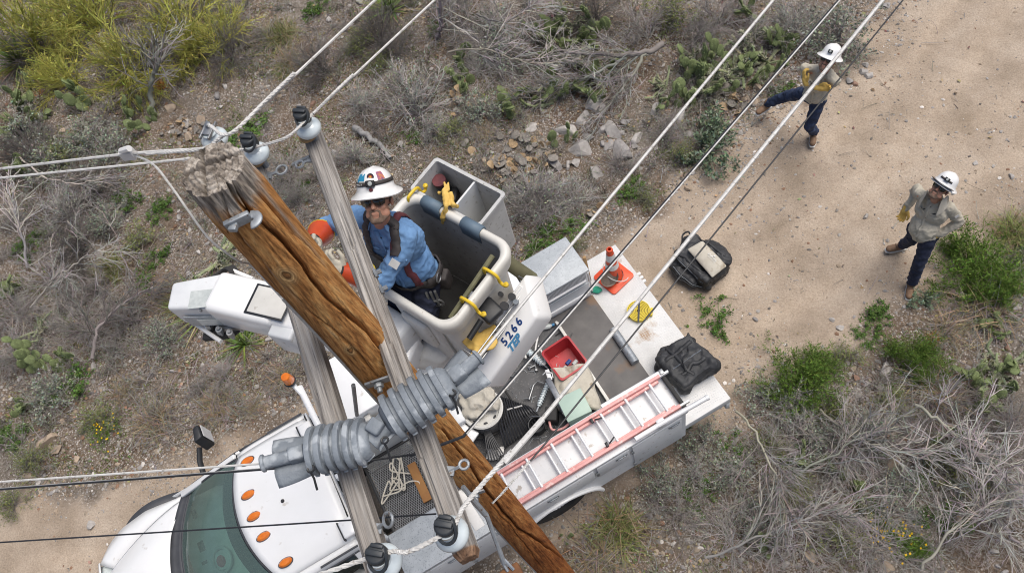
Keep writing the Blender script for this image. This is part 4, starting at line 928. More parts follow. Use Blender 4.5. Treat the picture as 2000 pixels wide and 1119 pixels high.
# ================================================================ the double crossarm
AZ = 6.55
A0, A1 = P(604, 246, AZ), P(912, 1083, AZ); ad = (A1-A0).normalized(); an = Vector((-ad.y, ad.x, 0)); an = an if an.x > 0 else -an
def arm(p0, p1, seed, cutend):
    L = (p1-p0).length; M = frame(p0, an, (0,0,1)); M = Matrix(((an.x,0,ad.x,p0.x),(an.y,0,ad.y,p0.y),(0,-1 if False else 1,0,p0.z),(0,0,0,1)))
    w_, h_ = .098, .122; per = []; ns = 12
    cor = [(-w_/2+.012,-h_/2), (w_/2-.012,-h_/2), (w_/2,-h_/2+.012), (w_/2,h_/2-.022), (w_/2-.022,h_/2), (-w_/2+.022,h_/2), (-w_/2,h_/2-.022), (-w_/2,-h_/2+.012)]
    for i in range(8):
        a, b = np.array(cor[i]), np.array(cor[(i+1) % 8]); k = max(1, int(np.hypot(*(b-a))/.009)); per += [a+(b-a)*j/k for j in range(k)]
    per = np.array(per); n = len(per); zs = np.linspace(0, L, 260); rng = np.random.default_rng(seed); U_ = np.arange(n)[None]; s0 = np.arange(n)*.9
    d = (vnoise(np.tile(s0, (260, 1)), np.tile(zs[:, None]*4, (1, n)), seed)-.5)*.006
    for c in range(20):
        k0 = rng.integers(0, n); z0 = rng.uniform(0, L); ln = rng.uniform(.15, .9); ins = np.clip(1-np.abs(zs-z0)/ln, 0, 1)[:, None]*2; kk = k0+np.round(np.sin(zs*2+c)*.6)[:, None]; d -= .012*np.clip(ins, 0, 1)*(np.abs((U_-kk+n/2) % n-n/2) < .6)
    nrm = per/np.linalg.norm(per, axis=1, keepdims=True); XY = per[None]+nrm[None]*d[:, :, None]; V = np.concatenate([XY, np.tile(zs[:, None, None], (1, n, 1))], 2)
    if cutend:                                                     # roofed sawn ends
        V[-1, :, :2] *= .72; V[-1, :, 2] += .02
    V = V.reshape(-1, 3); i_ = np.arange(259)[:, None]*n+np.arange(n)[None]; j_ = np.arange(259)[:, None]*n+(np.arange(n)[None]+1) % n; F = np.stack([i_, j_, j_+n, i_+n], -1).reshape(-1, 4)
    side = np.clip(np.tile((np.abs(per[:, 0]) > w_/2-.004).astype(float)[None], (260, 1))*.0, 0, 1); side[-2:] = .85
    cap = np.array([[259*n+k, 259*n+(k+1) % n, 260*n, 260*n] for k in range(n)]); cap0 = np.array([[(k+1) % n, k, 260*n+1, 260*n+1] for k in range(n)])
    V = np.concatenate([V, [[0, 0, L+.028]], [[0, 0, 0]]]); me = npmesh('timber', V, F, 'arm_wood', smooth=True, attrs={'wear': np.append(side.ravel(), [.9, .3]), 'knot': np.ones(len(V))})
    bm = bmesh.new(); bm.from_mesh(me); bm.verts.ensure_lookup_table()
    for k in range(n): bm.faces.new([bm.verts[259*n+k], bm.verts[259*n+(k+1) % n], bm.verts[260*n]]); bm.faces.new([bm.verts[(k+1) % n], bm.verts[k], bm.verts[260*n+1]])
    bmesh.ops.recalc_face_normals(bm, faces=bm.faces); bm.to_mesh(me); bm.free(); me.set_sharp_from_angle(angle=math.radians(40)); return me, M
sep = 2*PR+.098+.012
xarms = thing('crossarm', 'grey weathered crossarm nearest the camera, in front of the pole', 'crossarm', None, 'pair of crossarms on the pole')
me, M = arm(A0, A1, 91, True); xarms.matrix_world = M; ROOTM[xarms.name] = M; link('timber', me, xarms)
B0 = A0-an*sep+ad*(-.02); B1 = A1-an*sep+ad*.05
xarm2 = thing('crossarm', 'grey weathered crossarm behind the pole on the bucket truck cab side', 'crossarm', None, 'pair of crossarms on the pole')
me, M = arm(B0, B1, 92, False); xarm2.matrix_world = M; ROOTM[xarm2.name] = M; link('timber', me, xarm2)
def eye(root, p, d, r=.022, sh=.05):
    mb = MB(); mb.tube([p, p+d*sh], .008, 6); mb.tube([p+d*(sh+r)+d*r*math.cos(t)+ad*r*math.sin(t) for t in np.linspace(0, 6.28, 14)[:-1]], .007, 6, closed=True); mb.box(p+d*.004, (.04,.04,.012), Matrix()); mb.build('eye_bolt', 'hardware', root)
eye(xarms, A0.lerp(A1, .088)-an*.05-Vector((0,0,.01)), -an); eye(xarm2, B0.lerp(B1, .09)+an*.05, an, .03); eye(xarm2, B0.lerp(B1, .885)+an*.045+Vector((0,0,.03)), (an+Vector((0,0,.7))).normalized(), .03); eye(xarms, A0.lerp(A1, .86)+an*.05, an, .02)
for root, a, b, ts in ((xarms, A0, A1, (.43, .47)), (xarm2, B0, B1, (.42, .5))):
    for t_ in ts: q = a.lerp(b, t_); MB().tube([q+an*.045, q+an*.085], .012, 6).tube([q+an*.05, q+an*.062], .026, 6).build('through_bolt', 'hardware', root)
# steel washers under the insulators
MB().tube([P(572, 322, 6.5), P(606, 306, 6.55)], .011, 8).build('spacer_rod', 'hardware', xarm2)

# ================================================================ insulators
def insulator(p, label, side, black=True, sc=1.0, tilt=(0,0)):
    o = thing('insulator', label, 'insulator', Matrix.Translation(p) @ Matrix.Rotation(side, 4, 'Z') @ Matrix.Rotation(tilt[0], 4, 'X') @ Matrix.Diagonal((sc, sc, sc, 1)), 'insulators carrying the white wires'); T = ROOTM[o.name]
    MB(T).lathe([(.016,-.10), (.016,0)], None, 8).build('pin', 'hardware', o)
    MB(T).lathe([(.02,-.02), (.056,-.015), (.062,0), (.060,.012), (.05,.026), (.034,.036), (.030,.06 if black else .042), (.036,.07 if black else .05), (.034,.082 if black else .054), (.0,.084 if black else .055)], None, 28).build('skirt', 'porcelain', o)
    MB(T).lathe([(.0,-.006),(.046,-.008),(.048,-.02),(.03,-.03)], Matrix.Translation((0,-.03,-.035)), 18).build('washer', 'off_white' if not black else 'wood_plain', o)
    if black:
        mb = MB(T); mb.lathe([(.034,.05), (.037,.085), (.037,.105), (.031,.112), (0,.113)], Matrix.Translation((-.008,0,0)), 22); mb.box((-.008,0,.118), (.02,.062,.014)); mb.box((-.032,0,.113), (.014,.045,.01)); mb.build('clamp_cap', 'black_cap', o, bevel=.003)
        MB(T).tube([(.012+.034*math.cos(t), .032*math.sin(t)+.012, .098-.02*math.cos(t)) for t in np.linspace(-2.0, 2.4, 14)], .0065, 6).build('clamp_loop', 'black_cap', o)
    else:
        mb = MB(T); mb.box((0,.022,.062), (.095,.008,.016)); mb.box((0,-.022,.062), (.095,.008,.016)); mb.box((0,0,.064), (.05,.04,.008)); mb.lathe([(.014,.06),(.014,.085),(0,.087)], Matrix.Translation((-.02,0,0)), 8); mb.build('clamp_cap', 'steel', o, bevel=.002)
    return o
aa = math.atan2(ad.y, ad.x)
def inst(px, py, z, lab, black=True, s_=1.12): p = P(px, py, z); insulator(p, lab, aa-.6, black, s_); return p
IA0 = inst(603, 251, 6.70, 'black capped white insulator on the upper end of the near crossarm'); IA1 = inst(882, 1042, 6.72, 'black capped white insulator on the lower end of the near crossarm', s_=1.15)
IB0 = inst(502, 300, 6.68, 'black capped white insulator on the upper end of the far crossarm'); IB1 = inst(752, 1096, 6.72, 'black capped white insulator at the bottom edge on the far crossarm', s_=1.15)
IP = inst(420, 272, 7.72, 'white insulator with a metal clamp behind the pole top', False, .82)
MB().tube([IP-Vector((0,0,.06)), IP-Vector((.0,.02,.25)), Vector((PX-.07, PY+.1, 7.45))], .012, 8).build('insulator_bracket', 'hardware', pole)

# ================================================================ wires
def twist(path, r, n, turns, m='wire_white'):
    """strands wound round each other along a path"""
    p = [Vector(q) for q in path]; mb = MB(); L = sum((b-a).length for a, b in zip(p, p[1:])); fine = poly(p, 10); t0 = (fine[1]-fine[0]).normalized(); nv = t0.orthogonal().normalized()
    for s_ in range(n):
        out = []; acc = 0; nvk = nv.copy()
        for i, q in enumerate(fine):
            t = (fine[min(i+1, len(fine)-1)]-fine[max(i-1, 0)]).normalized(); nvk = (nvk-t*nvk.dot(t)).normalized(); b = t.cross(nvk); a = 6.283*(turns*i/len(fine)+s_/n); out.append(q+(nvk*math.cos(a)+b*math.sin(a))*r*.95)
        mb.tube(out, r, 6)
    return mb
def wire(name, label, pts, r, m, extra=(), group='wires strung from the pole', n=6):
    g = Vector(pts[0]); o = thing(name, label, 'wire', g, group); MB().tube(pts, r, n).build('conductor', m, o)
    for nm, mb, mm in extra: mb.build(nm, mm, o)
    return o
def away(a, b, f=2.2, sag=.02): a, b = Vector(a), Vector(b); return [a.lerp(b, t)-Vector((0, 0, sag*t)) for t in np.linspace(0, f, 14)]
Wz = 6.80
p0 = IP+Vector((.03,-.01,.09)); wire('white_wire', 'upper left white wire leaving the pole top insulator', away(P(470,246,7.80), P(722,0,7.75)), .0055, 'wire_white', [('preform_grip', twist([p0, P(448,262,7.82), P(520,196,7.80), P(575,143,7.79)], .0042, 3, 9), 'wire_white')])
wire('white_wire', 'second white wire passing over the far crossarm insulators', away(P(612,222,6.79), P(842,0,6.7)), .0066, 'wire_white', [('preform_grip', twist([P(690,146,6.77), P(640,194,6.8), IA0+Vector((.03,0,.08)), P(560,268,6.82), IB0+Vector((.03,-.02,.08)), P(455,294,6.8)], .0050, 3, 18), 'wire_white')])
lead = poly([P(395,291,7.78), P(250,301,7.75), P(0,330,7.6), P(-500,388,7.2)], 8); wire('white_wire', 'upper of the two white wires running left from the pole', lead, .0055, 'wire_white', [('preform_grip', twist([P(440,262,7.82), P(398,290,7.78), P(330,297,7.77), P(285,300,7.76)], .0042, 3, 9), 'wire_white'), ('wire_clamp', MB().box(P(250,301,7.75), (.05,.03,.04), rz=.1).tube([P(243,302,7.75)+Vector((0,0,.02)), P(262,300,7.76)+Vector((0,0,.03))], .012, 8), 'white_band')])
wire('white_wire', 'lower of the two white wires running left from the pole', poly([P(460,297,6.8), P(370,310,6.8), P(0,348,6.7), P(-500,400,6.4)], 8), .0066, 'wire_white')
dl = poly([P(258,301,7.75), P(300,322,7.72), P(335,365,7.66), P(368,412,7.6), P(405,462,7.52), P(440,492,7.44), P(470,512,7.35), P(492,520,7.26), gpath[0]], 7); wire('drop_lead', 'thin white lead curving from the wire clamp to the pole', dl, .0046, 'wire_white')
CB = P(935,697,6.80); CA = P(512,905,6.82)
wire('white_wire', 'white wire running up right from the grey insulating cover', away(CB, P(1507,0,6.7)), .0072, 'wire_white'); wire('white_wire', 'white wire running left out of the grey insulating cover', away(CA, P(0,938,6.7), 1.8), .0052, 'wire_white')
mb = MB(); pts = away(P(905,852,6.05), P(1636,0,6.1)); g2 = [p+Vector((.016,.012,.004)) for p in pts]
wire('black_cable', 'thick black cable pair crossing the bed toward the upper right', [P(800,890,6.1), P(852,872,6.07)]+pts, .0088, 'wire_black', [('messenger', MB().tube(g2, .005, 6), 'wire_white')])
ptl = away(P(520,916,6.4), P(0,953,6.3), 1.8); wire('black_cable', 'black cable running left beneath the grey insulating cover', [P(815,886,6.2), P(700,902,6.3)]+ptl, .0058, 'wire_black', [('messenger', MB().tube([p+Vector((.0,.004,.0065)) for p in ptl], .0022, 6), 'wire_grey')])
a0 = IA1+Vector((.02,.0,.10)); wp = away(P(1058,820,6.78), P(1722,0,6.7)); wire('white_wire', 'white wire running up right past the upper man from the near crossarm', wp, .0088, 'wire_white', [('preform_grip', twist([IB1+Vector((-.25,-.08,.06)), IB1+Vector((.03,.02,.09)), P(800,1076,6.83), a0, P(905,990,6.82), P(948,938,6.8), P(1000,880,6.79)], .0058, 3, 15), 'wire_white'), ('splice_sleeve', MB().tube([P(985,903,6.79), P(1060,818,6.78)], .0125, 8), 'wire_white')])
wire('black_wire', 'thin black wire slanting over the ladder to the upper right', [P(962,982,5.9), P(985,958,5.9), P(1060,872,5.88)]+away(P(1065,866,5.88), P(1762,0,5.7)), .0048, 'wire_black', [('pale_wrap', twist([P(962,982,5.9), P(985,958,5.9), P(1035,900,5.89)], .0045, 2, 10), 'wire_white')])
wire('black_wire', 'thin dark wire crossing the white hood and windscreen', [P(852,1003,6.0), P(790,1007,6.0), P(700,1014,6.0)]+away(P(690,1015,6.0), P(0,1057,5.9), 1.8)[1:], .0048, 'wire_black')
wire('white_wire', 'white wire leaving the bottom edge left of the lowest insulator', away(IB1+Vector((-.2,-.07,.06)), P(560,1125,6.75), 4), .0085, 'wire_white')
# strain rod and clamp at the lower pole
gr = thing('guy_rod', 'blue grey strain rod with a dark red clamp below the near crossarm', 'rod', P(948,1000,6.0)); MB().tube([P(904,950,6.47), P(950,1005,6.3), P(985,1100,6.1)], .011, 8).build('rod', 'hardware', gr); MB().box(P(1000,1122,6.05), (.10,.07,.06), rz=.6).build('clamp', 'rust', gr, bevel=.008)
MB().beam(P(893,960,6.45), P(938,1030,6.35), .05, .02).build('link_plate', 'white_band', gr, bevel=.003); MB().tube([P(978,1092,6.11), P(992,1115,6.08)], .008, 6).tube([P(985,1092,6.11), P(1003,1112,6.08)], .008, 6).build('clevis', 'hardware', gr)
br = thing('arm_brace', 'thin steel brace beside the pole under the crossarms', 'brace', P(690,790,6.0)); MB().tube([P(690,752,6.35), P(697,810,6.0)], .011, 8).tube([P(740,745,6.3), P(757,780,6.2), P(770,800,6.1)], .01, 8).build('rod', 'hardware', br)

# ================================================================ grey insulating line cover lying over the crossarms
cov = thing('line_cover', 'grey corrugated insulating cover lying across both crossarms', 'cover', P(725,820,6.72))
def shell(path, prof, name, n=22, lo=-25, hi=205, fl=.0):
    """open-bottomed sleeve along a path; prof = (t, radius)"""
    a, b = Vector(path[0]), Vector(path[1]); d = (b-a).normalized(); sd_ = d.cross(Vector((0,0,1))).normalized(); up = sd_.cross(d); rows = []
    for t, r in prof:
        c = a.lerp(b, t); row = [c+sd_*(r*math.cos(math.radians(v)))+up*(r*.82*math.sin(math.radians(v))) for v in np.linspace(lo, hi, n)]
        fr = r+fl
        if fl: row = [c+sd_*fr*math.cos(math.radians(lo))+up*(r*.82*math.sin(math.radians(lo)))]+row+[c-sd_*fr*math.cos(math.radians(lo))+up*(r*.82*math.sin(math.radians(lo)))]
        rows.append(row)
    return MB().grid(rows).build(name, 'cover_grey', cov, solid=.005, smooth=28)
def ribs(n, r0, r1, e0, e1):
    out = [(0, e0), (.05, r0*.86)]
    for k in range(n):
        t0 = .07+.86*k/n; w_ = .86/n; r1k = r1*(1+.03*math.sin(k*2.3)); out += [(t0, r0), (t0+w_*.05, r1k), (t0+w_*.26, r1k*1.015), (t0+w_*.50, r1k), (t0+w_*.56, r0), (t0+w_*.8, r0*.985)]
    return out+[(.95, r0*.86), (1, e1)]
c1a, c1b = P(600,882,6.79), P(728,858,6.80); c2a, c2b = P(752,822,6.80), P(882,742,6.80)
shell((c1a, c1b), ribs(6, .077, .099, .05, .055), 'bell', fl=.012); shell((c2a, c2b), ribs(6, .080, .103, .055, .05), 'bell', fl=.012)
shell((c1b.lerp(c1a, .06), c2a.lerp(c2b, .08)), [(0,.055), (.1,.048), (.5,.045), (.9,.048), (1,.055)], 'neck', fl=.02)
MB().beam(c1b.lerp(c2a, .15)+Vector((0,0,.05)), c1b.lerp(c2a, .85)+Vector((0,0,.05)), .065, .035).build('neck_block', 'cover_grey', cov, bevel=.01)
for a, b, s_ in ((c1a, CA, 1), (c2b, CB, -1)):
    d = (b-a).normalized(); sd_ = d.cross(Vector((0,0,1))).normalized(); L = (b-a).length
    MB().tube([a-d*.02, a.lerp(b, .93), a.lerp(b, .95), b, b+d*.006], [.03, .028, .037, .037, .03], 16).build('tail_tube', 'cover_grey', cov); MB().box((0,0,0), (.07,.062,.062), frame(a.lerp(b, .22)+Vector((0,0,.004)), d, sd_)).build('tail_block', 'cover_grey', cov, bevel=.01)
    off = .0; rows = [[a.lerp(b, t)+sd_*(w_*(.085+.02*math.sin(t*2)))-Vector((0,0,.03+.018*abs(w_)-.02*math.sin(3*w_)**2)) for w_ in np.linspace(-1, 1, 12)] for t in np.linspace(-.05, .80, 9)]
    MB().grid(rows).build('tail_flap', 'cover_grey', cov, solid=.005)
for px, py, r in ((752,860,.02), (884,768,.018), (608,916,.016)):
    q = P(px, py, 6.83); MB().tube([q+Vector((.014*math.cos(t), .014*math.sin(t), .004)) for t in np.linspace(0, 6.28, 10)[:-1]], .005, 5, closed=True).tube([q-Vector((0,.012,0)), q-Vector((-.01,.03,.02)), q-Vector((-.02,.07,.05))], .005, 5).build('pull_ring', 'black_plastic', cov)
# ================================================================ the bucket truck
MT = Matrix.Translation((-.166, 4.236, 0)) @ Matrix.Rotation(-2.544, 4, 'Z')        # x forward, y to its left
def TW(x, y, z): return MT @ Vector((x, y, z))
truck = thing('bucket_truck', 'white utility bucket truck parked on the dirt road, boom raised to the pole', 'truck', MT)
def tb(): return MB(MT)
# wheels
def wheel(x, y, dual, sgn):
    M = Matrix.Translation((x, y, .41)) @ Matrix.Rotation(-sgn*math.pi/2, 4, 'X'); w_ = .13
    mb = tb(); mb.lathe([(.24,-w_), (.36,-w_), (.40,-w_*.75), (.415,-w_*.3), (.415,w_*.3), (.40,w_*.75), (.36,w_), (.24,w_), (.24,-w_)], M, 40, cap=False)
    for k in range(40):
        a = k*math.pi/20; mb.box((.415*math.cos(a), .415*math.sin(a), 0), (.012,.03,w_*1.5), M, rz=a)
    ty = mb.build('tyre', 'rubber', truck, smooth=40); mb = tb(); mb.lathe([(.245,w_*.8), (.235,w_*.4), (.20,w_*.1 if dual else w_*.55), (.12,w_*.2 if dual else w_*.8), (.07,w_*.5), (.06,w_*.9), (0,w_*.92)], M, 30, cap=False)
    for k in range(8): a = k*math.pi/4; mb.lathe([(.014,0),(.014,w_*.45),(0,w_*.46)], M @ Matrix.Translation((.15*math.cos(a), .15*math.sin(a), w_*.2)), 6)
    mb.build('rim', 'aluminium', ty)
for x, y, d in ((6.5,.93,0), (2.28,1.02,1), (2.28,.72,1)):
    for s_ in (1, -1): wheel(x, y*s_, d, s_)
mb = tb(); mb.box2((-.0,-.42,.55), (7.0,-.34,.75)); mb.box2((0,.34,.55), (7.0,.42,.75)); mb.box2((2.15,-.9,.34), (2.4,.9,.48)); mb.box2((6.4,-.85,.34), (6.6,.85,.46)); mb.build('chassis', 'rubber', truck, bevel=.01)
# bed floor, tail shelf
tb().box2((1.20,-.76,.80), (3.98,.76,.86)).build('bed_floor', 'bed_floor', truck)
tb().box2((.62,-.76,.78), (1.20,.76,.842)).build('floor_plate', 'rusty_floor', truck)
mb = tb(); mb.box2((1.165,-.66,.842), (1.205,.62,.90)); mb.box2((1.18,-.66,.90), (1.205,.62,.93)); mb.build('cross_rail', 'off_white', truck, bevel=.004)
mb = tb(); mb.box2((0,-1.22,.68), (.64,1.22,.815)); sh = mb.build('tail_shelf', 'tread_plate', truck, bevel=.006)
mb = tb(); k = 0
for i in range(int(.60/.027)):
    for j in range(int(2.38/.027)):
        x, y = .022+i*.027, -1.19+j*.027; s_ = 1 if (i+j) % 2 else -1; c, s2 = .7071, .7071*s_
        L_, w_ = .0115, .0042; pts = [(x+L_*c, y+L_*s2), (x-w_*s2, y+w_*c), (x-L_*c, y-L_*s2), (x+w_*s2, y-w_*c)]
        mb.add([(*p, .8152) for p in pts]+[(x, y, .8196)], [(0,1,4),(1,2,4),(2,3,4),(3,0,4)])
o = mb.build('tread_lozenges', 'aluminium', truck, smooth=0); o['kind'] = 'stuff'
mb = tb(); mb.box2((.0,-1.22,.52), (.05,1.22,.675)); mb.build('bumper', 'white_box', truck, bevel=.006)
for y in (-.72, -.66, -.60): tb().lathe([(.02,0),(.024,.03),(.02,.05),(0,.052)], Matrix.Translation((-.0, y, .76)) @ Matrix.Rotation(-math.pi/2, 4, 'Y'), 10).build('rubber_stop', 'white_band', truck)
tb().box2((-.006,.98,.71), (.02,1.14,.79)).build('tail_light', 'print_red', truck, bevel=.004); tb().box2((-.006,-1.14,.71), (.02,-.98,.79)).build('tail_light', 'print_red', truck, bevel=.004)
# compartments; sgn +1 is the ladder side
def arch(y0, y1, x0, x1, zb, zt, xc, r):
    """side wall with a round wheel cut-out"""
    top = [(x0, zt), (x1, zt)]; bot = [(x1, zb)]+[(xc+r*math.cos(a), max(zb, .42+r*math.sin(a))) for a in np.linspace(.1, math.pi-.1, 20)]+[(x0, zb)]
    pl = top+bot; return tb().prism(pl, 1, Matrix(((1,0,0,0),(0,0,y1-y0,y0),(0,1,0,0),(0,0,0,1))))
for s_, nm in ((1, 'side_box'), (-1, 'side_box')):
    zt = 1.42 if s_ > 0 else 1.47; arch(s_*1.22, s_*1.245, .62, 3.96, .58, zt, 2.28, .52).build('side_panel', 'white_box', truck)
    mb = tb(); mb.box2((.63,s_*.765,.80), (3.955,s_*.785,zt)); mb.box2((.62,s_*.785,.58), (.645,s_*1.22,zt)); mb.box2((3.94,s_*.785,.58), (3.96,s_*1.22,zt)); mb.box2((.645,s_*.785,.96), (3.94,s_*1.22,.99)); mb.build('side_box', 'white_box', truck)
    mb = tb(); mb.box2((.60,s_*1.246,zt-.035), (3.97,s_*1.262,zt-.012)); mb.box2((.60,s_*1.246,zt-.075), (3.97,s_*1.254,zt-.06)); mb.build('drip_rail', 'aluminium', truck, bevel=.003)
    for x0, x1, z0, z1 in ((.68,1.30,.62,1.33), (1.34,1.74,1.02,1.33), (1.78,2.80,1.02,1.33), (2.86,3.36,.62,1.33), (3.40,3.92,.62,1.33)):
        d = tb().box2((x0,s_*1.246,z0), (x1,s_*1.262,z1)).build('compartment_door', 'white_box', truck, bevel=.006); xm = x0+.1 if x1-x0 < .7 else (x0+x1)/2
        mb = tb(); mb.box2((xm-.07,s_*1.262,z1-.10), (xm+.07,s_*1.27,z1-.05)); mb.box2((xm-.05,s_*1.27,z1-.085), (xm+.05,s_*1.284,z1-.065)); mb.build('handle', 'hardware', d, bevel=.003)
        mb = tb()
        for zz_ in (z0+.06, z1-.2): mb.box2((x1-.012,s_*1.262,zz_), (x1+.022,s_*1.268,zz_+.07))
        mb.build('hinge', 'hardware', d)
    tb().tube([(2.28+.53*math.cos(a), s_*1.262, .42+.53*math.sin(a)) for a in np.linspace(.15, math.pi-.15, 24)], .032, 8, flat=.8).build('wheel_lip', 'white_paint', truck)
mb = tb(); mb.box2((.60,.745,1.42), (2.92,1.27,1.45)); mb.build('box_lid', 'white_box', truck, bevel=.008)
mb = tb(); mb.box2((2.93,.745,1.42), (3.98,1.27,1.463)); mb.build('box_lid', 'galvanised', truck, bevel=.006)
mb = tb(); mb.box2((1.36,-1.27,1.47), (3.36,-.745,1.50)); mb.build('box_lid', 'white_box', truck, bevel=.008)
lid = tb().box2((.60,-1.28,1.472), (1.345,-.735,1.512)).build('box_lid', 'galvanised', truck, bevel=.006)
mb = tb(); mb.box2((.64,-.764,1.32), (1.345,-.748,1.468)); pf = mb.build('perforated_strip', 'aluminium', truck); mb = tb()
for i in range(44):
    for j in range(6): mb.box((.66+i*.0155, -.7475, 1.338+j*.022), (.008,.002,.011))
o = mb.build('holes', 'bed_floor', pf, smooth=0); o['kind'] = 'stuff'
mb = tb(); mb.box2((.66,-.764,1.27), (3.3,-.735,1.305)); mb.box2((.66,-.764,.90), (3.3,-.742,.99)); mb.box2((.66,.742,.95), (3.3,.764,1.02)); mb.build('inner_rail', 'white_paint', truck, bevel=.006)
mb = tb(); mb.box2((1.30,-.764,.86), (1.36,-.735,1.45)); mb.box2((.65,-.764,1.20), (1.3,-.74,1.215)); mb.build('stiffener', 'galvanised', truck, bevel=.004)
# white cabinet behind the cab and the mesh basket
mb = tb(); mb.box2((3.40,-1.20,1.50), (3.96,-.44,1.86)); mb.build('cabinet', 'white_paint', truck, bevel=.012); tb().box2((3.385,-1.215,1.864), (3.975,-.425,1.90)).build('cabinet_lid', 'white_paint', truck, bevel=.012)
mb = tb(); mb.box2((3.42,-.40,.86), (3.96,-.2,1.72)); mb.box2((3.55,-.43,1.50), (3.62,-.36,1.8)); mb.build('cabinet', 'off_white', truck, bevel=.01)
mb = tb(); x0, x1, y0, y1, z = 3.34, 3.95, -.18, .72, 1.22
for i in range(27):
    for j in range(18):
        xx, yy = x0+(i+.5)*(x1-x0)/27, y0+(j+.5)*(y1-y0)/18; a, b = .0115, .025
        for p, q in (((xx-a, yy), (xx, yy+b)), ((xx, yy+b), (xx+a, yy)), ((xx+a, yy), (xx, yy-b)), ((xx, yy-b), (xx-a, yy))):
            dx, dy = q[0]-p[0], q[1]-p[1]; l = math.hypot(dx, dy); px_, py_ = -dy/l*.0022, dx/l*.0022; mb.add([(p[0]+px_,p[1]+py_,z), (p[0]-px_,p[1]-py_,z), (q[0]-px_,q[1]-py_,z), (q[0]+px_,q[1]+py_,z)], [(0,1,2,3)])
bk = tb().box2((3.33,-.19,1.21), (3.36,.73,1.24)).box2((3.93,-.19,1.21), (3.96,.73,1.24)).box2((3.33,-.20,1.21), (3.96,-.17,1.24)).box2((3.33,.71,1.21), (3.96,.74,1.24)).build('basket_frame', 'black_plastic', truck, bevel=.003)
o = mb.build('expanded_mesh', 'steel', bk, smooth=0); o['kind'] = 'stuff'
tb().box2((3.36,-.16,.88), (3.94,.71,.90)).build('basket_floor', 'rubber', truck)
MB().beam(P(803,905,1.26), P(836,978,1.26), .10, .03).build('plank', 'cardboard', truck, bevel=.003)
# headache rack with beacon
mb = tb(); mb.tube([(4.06,-1.0,2.06), (3.98,1.2,2.06)], .036, 14)
for y in (-.55, .75): mb.tube([(4.03-.036*y, y, 1.3), (4.03-.036*y, y, 2.05)], .026, 10)
mb.build('rack_tube', 'white_paint', truck)
mb = tb(); mb.lathe([(.05,-.035),(.062,-.02),(.062,.02),(.05,.035)], Matrix.Translation((4.02,.16,2.07)) @ Matrix.Rotation(math.pi/2, 4, 'X'), 16); mb.box((4.05,.16,2.12), (.05,.05,.02)); mb.build('rack_clamp', 'white_box', truck, bevel=.003)
for y in (-.62, .34, .93): tb().box((4.06,y,2.05), (.05,.045,.05)).build('tube_bracket', 'white_box', truck, bevel=.004)
mb = tb(); mb.tube([(4.05,-.85,2.05), (4.10,-1.04,2.12), (4.10,-1.06,2.16)], .026, 10); bp_ = mb.build('beacon_post', 'white_paint', truck); tb().lathe([(.066,0), (.07,.02), (.058,.03)], Matrix.Translation((4.10,-1.06,2.155)), 22).build('beacon_base', 'black_plastic', bp_)
bl = tb().lathe([(.058,.03), (.062,.04), (.050,.135), (.044,.148), (0,.15)], Matrix.Translation((4.10,-1.06,2.155)), 24).build('beacon_lens', 'amber', truck)
# ---- cab
def gridpart(name, m, rows, solid=.012, parent=None, smooth=60): mb = tb(); mb.grid(rows); return mb.build(name, m, parent or truck, solid=solid, smooth=smooth)
ys = np.linspace(-1, 1, 29)
def roof_z(x, y): return 1.962-.035*abs(y/.74)**2.6-.09*max(0, abs(y)/.74-.82)/.18*.5-.03*max(0, (x-4.75)/.5)**2-.03*max(0, (4.35-x)/.2)**2
def xfront(y): return 5.20-.20*(y/.74)**2
gridpart('roof', 'white_paint', [[(4.16+(xfront(v*.74)-4.16)*t+.03*(v*v)*(1-t), v*.74, roof_z(4.16+1.04*t, v*.74)) for v in ys] for t in np.linspace(0, 1, 16)])
def hoodrear(v): return 6.26-.37*v*v
def hood(v, t):
    x = hoodrear(v)+(7.26-.16*v**4-.10*v*v-hoodrear(v))*t; hw = .90-.20*t**1.5; z = 1.445-.24*t**1.7-.05*v**4-.02*v*v+.02*math.exp(-((abs(v)-.62)/.14)**2)*(1-t*.6); return (x, v*hw, z)
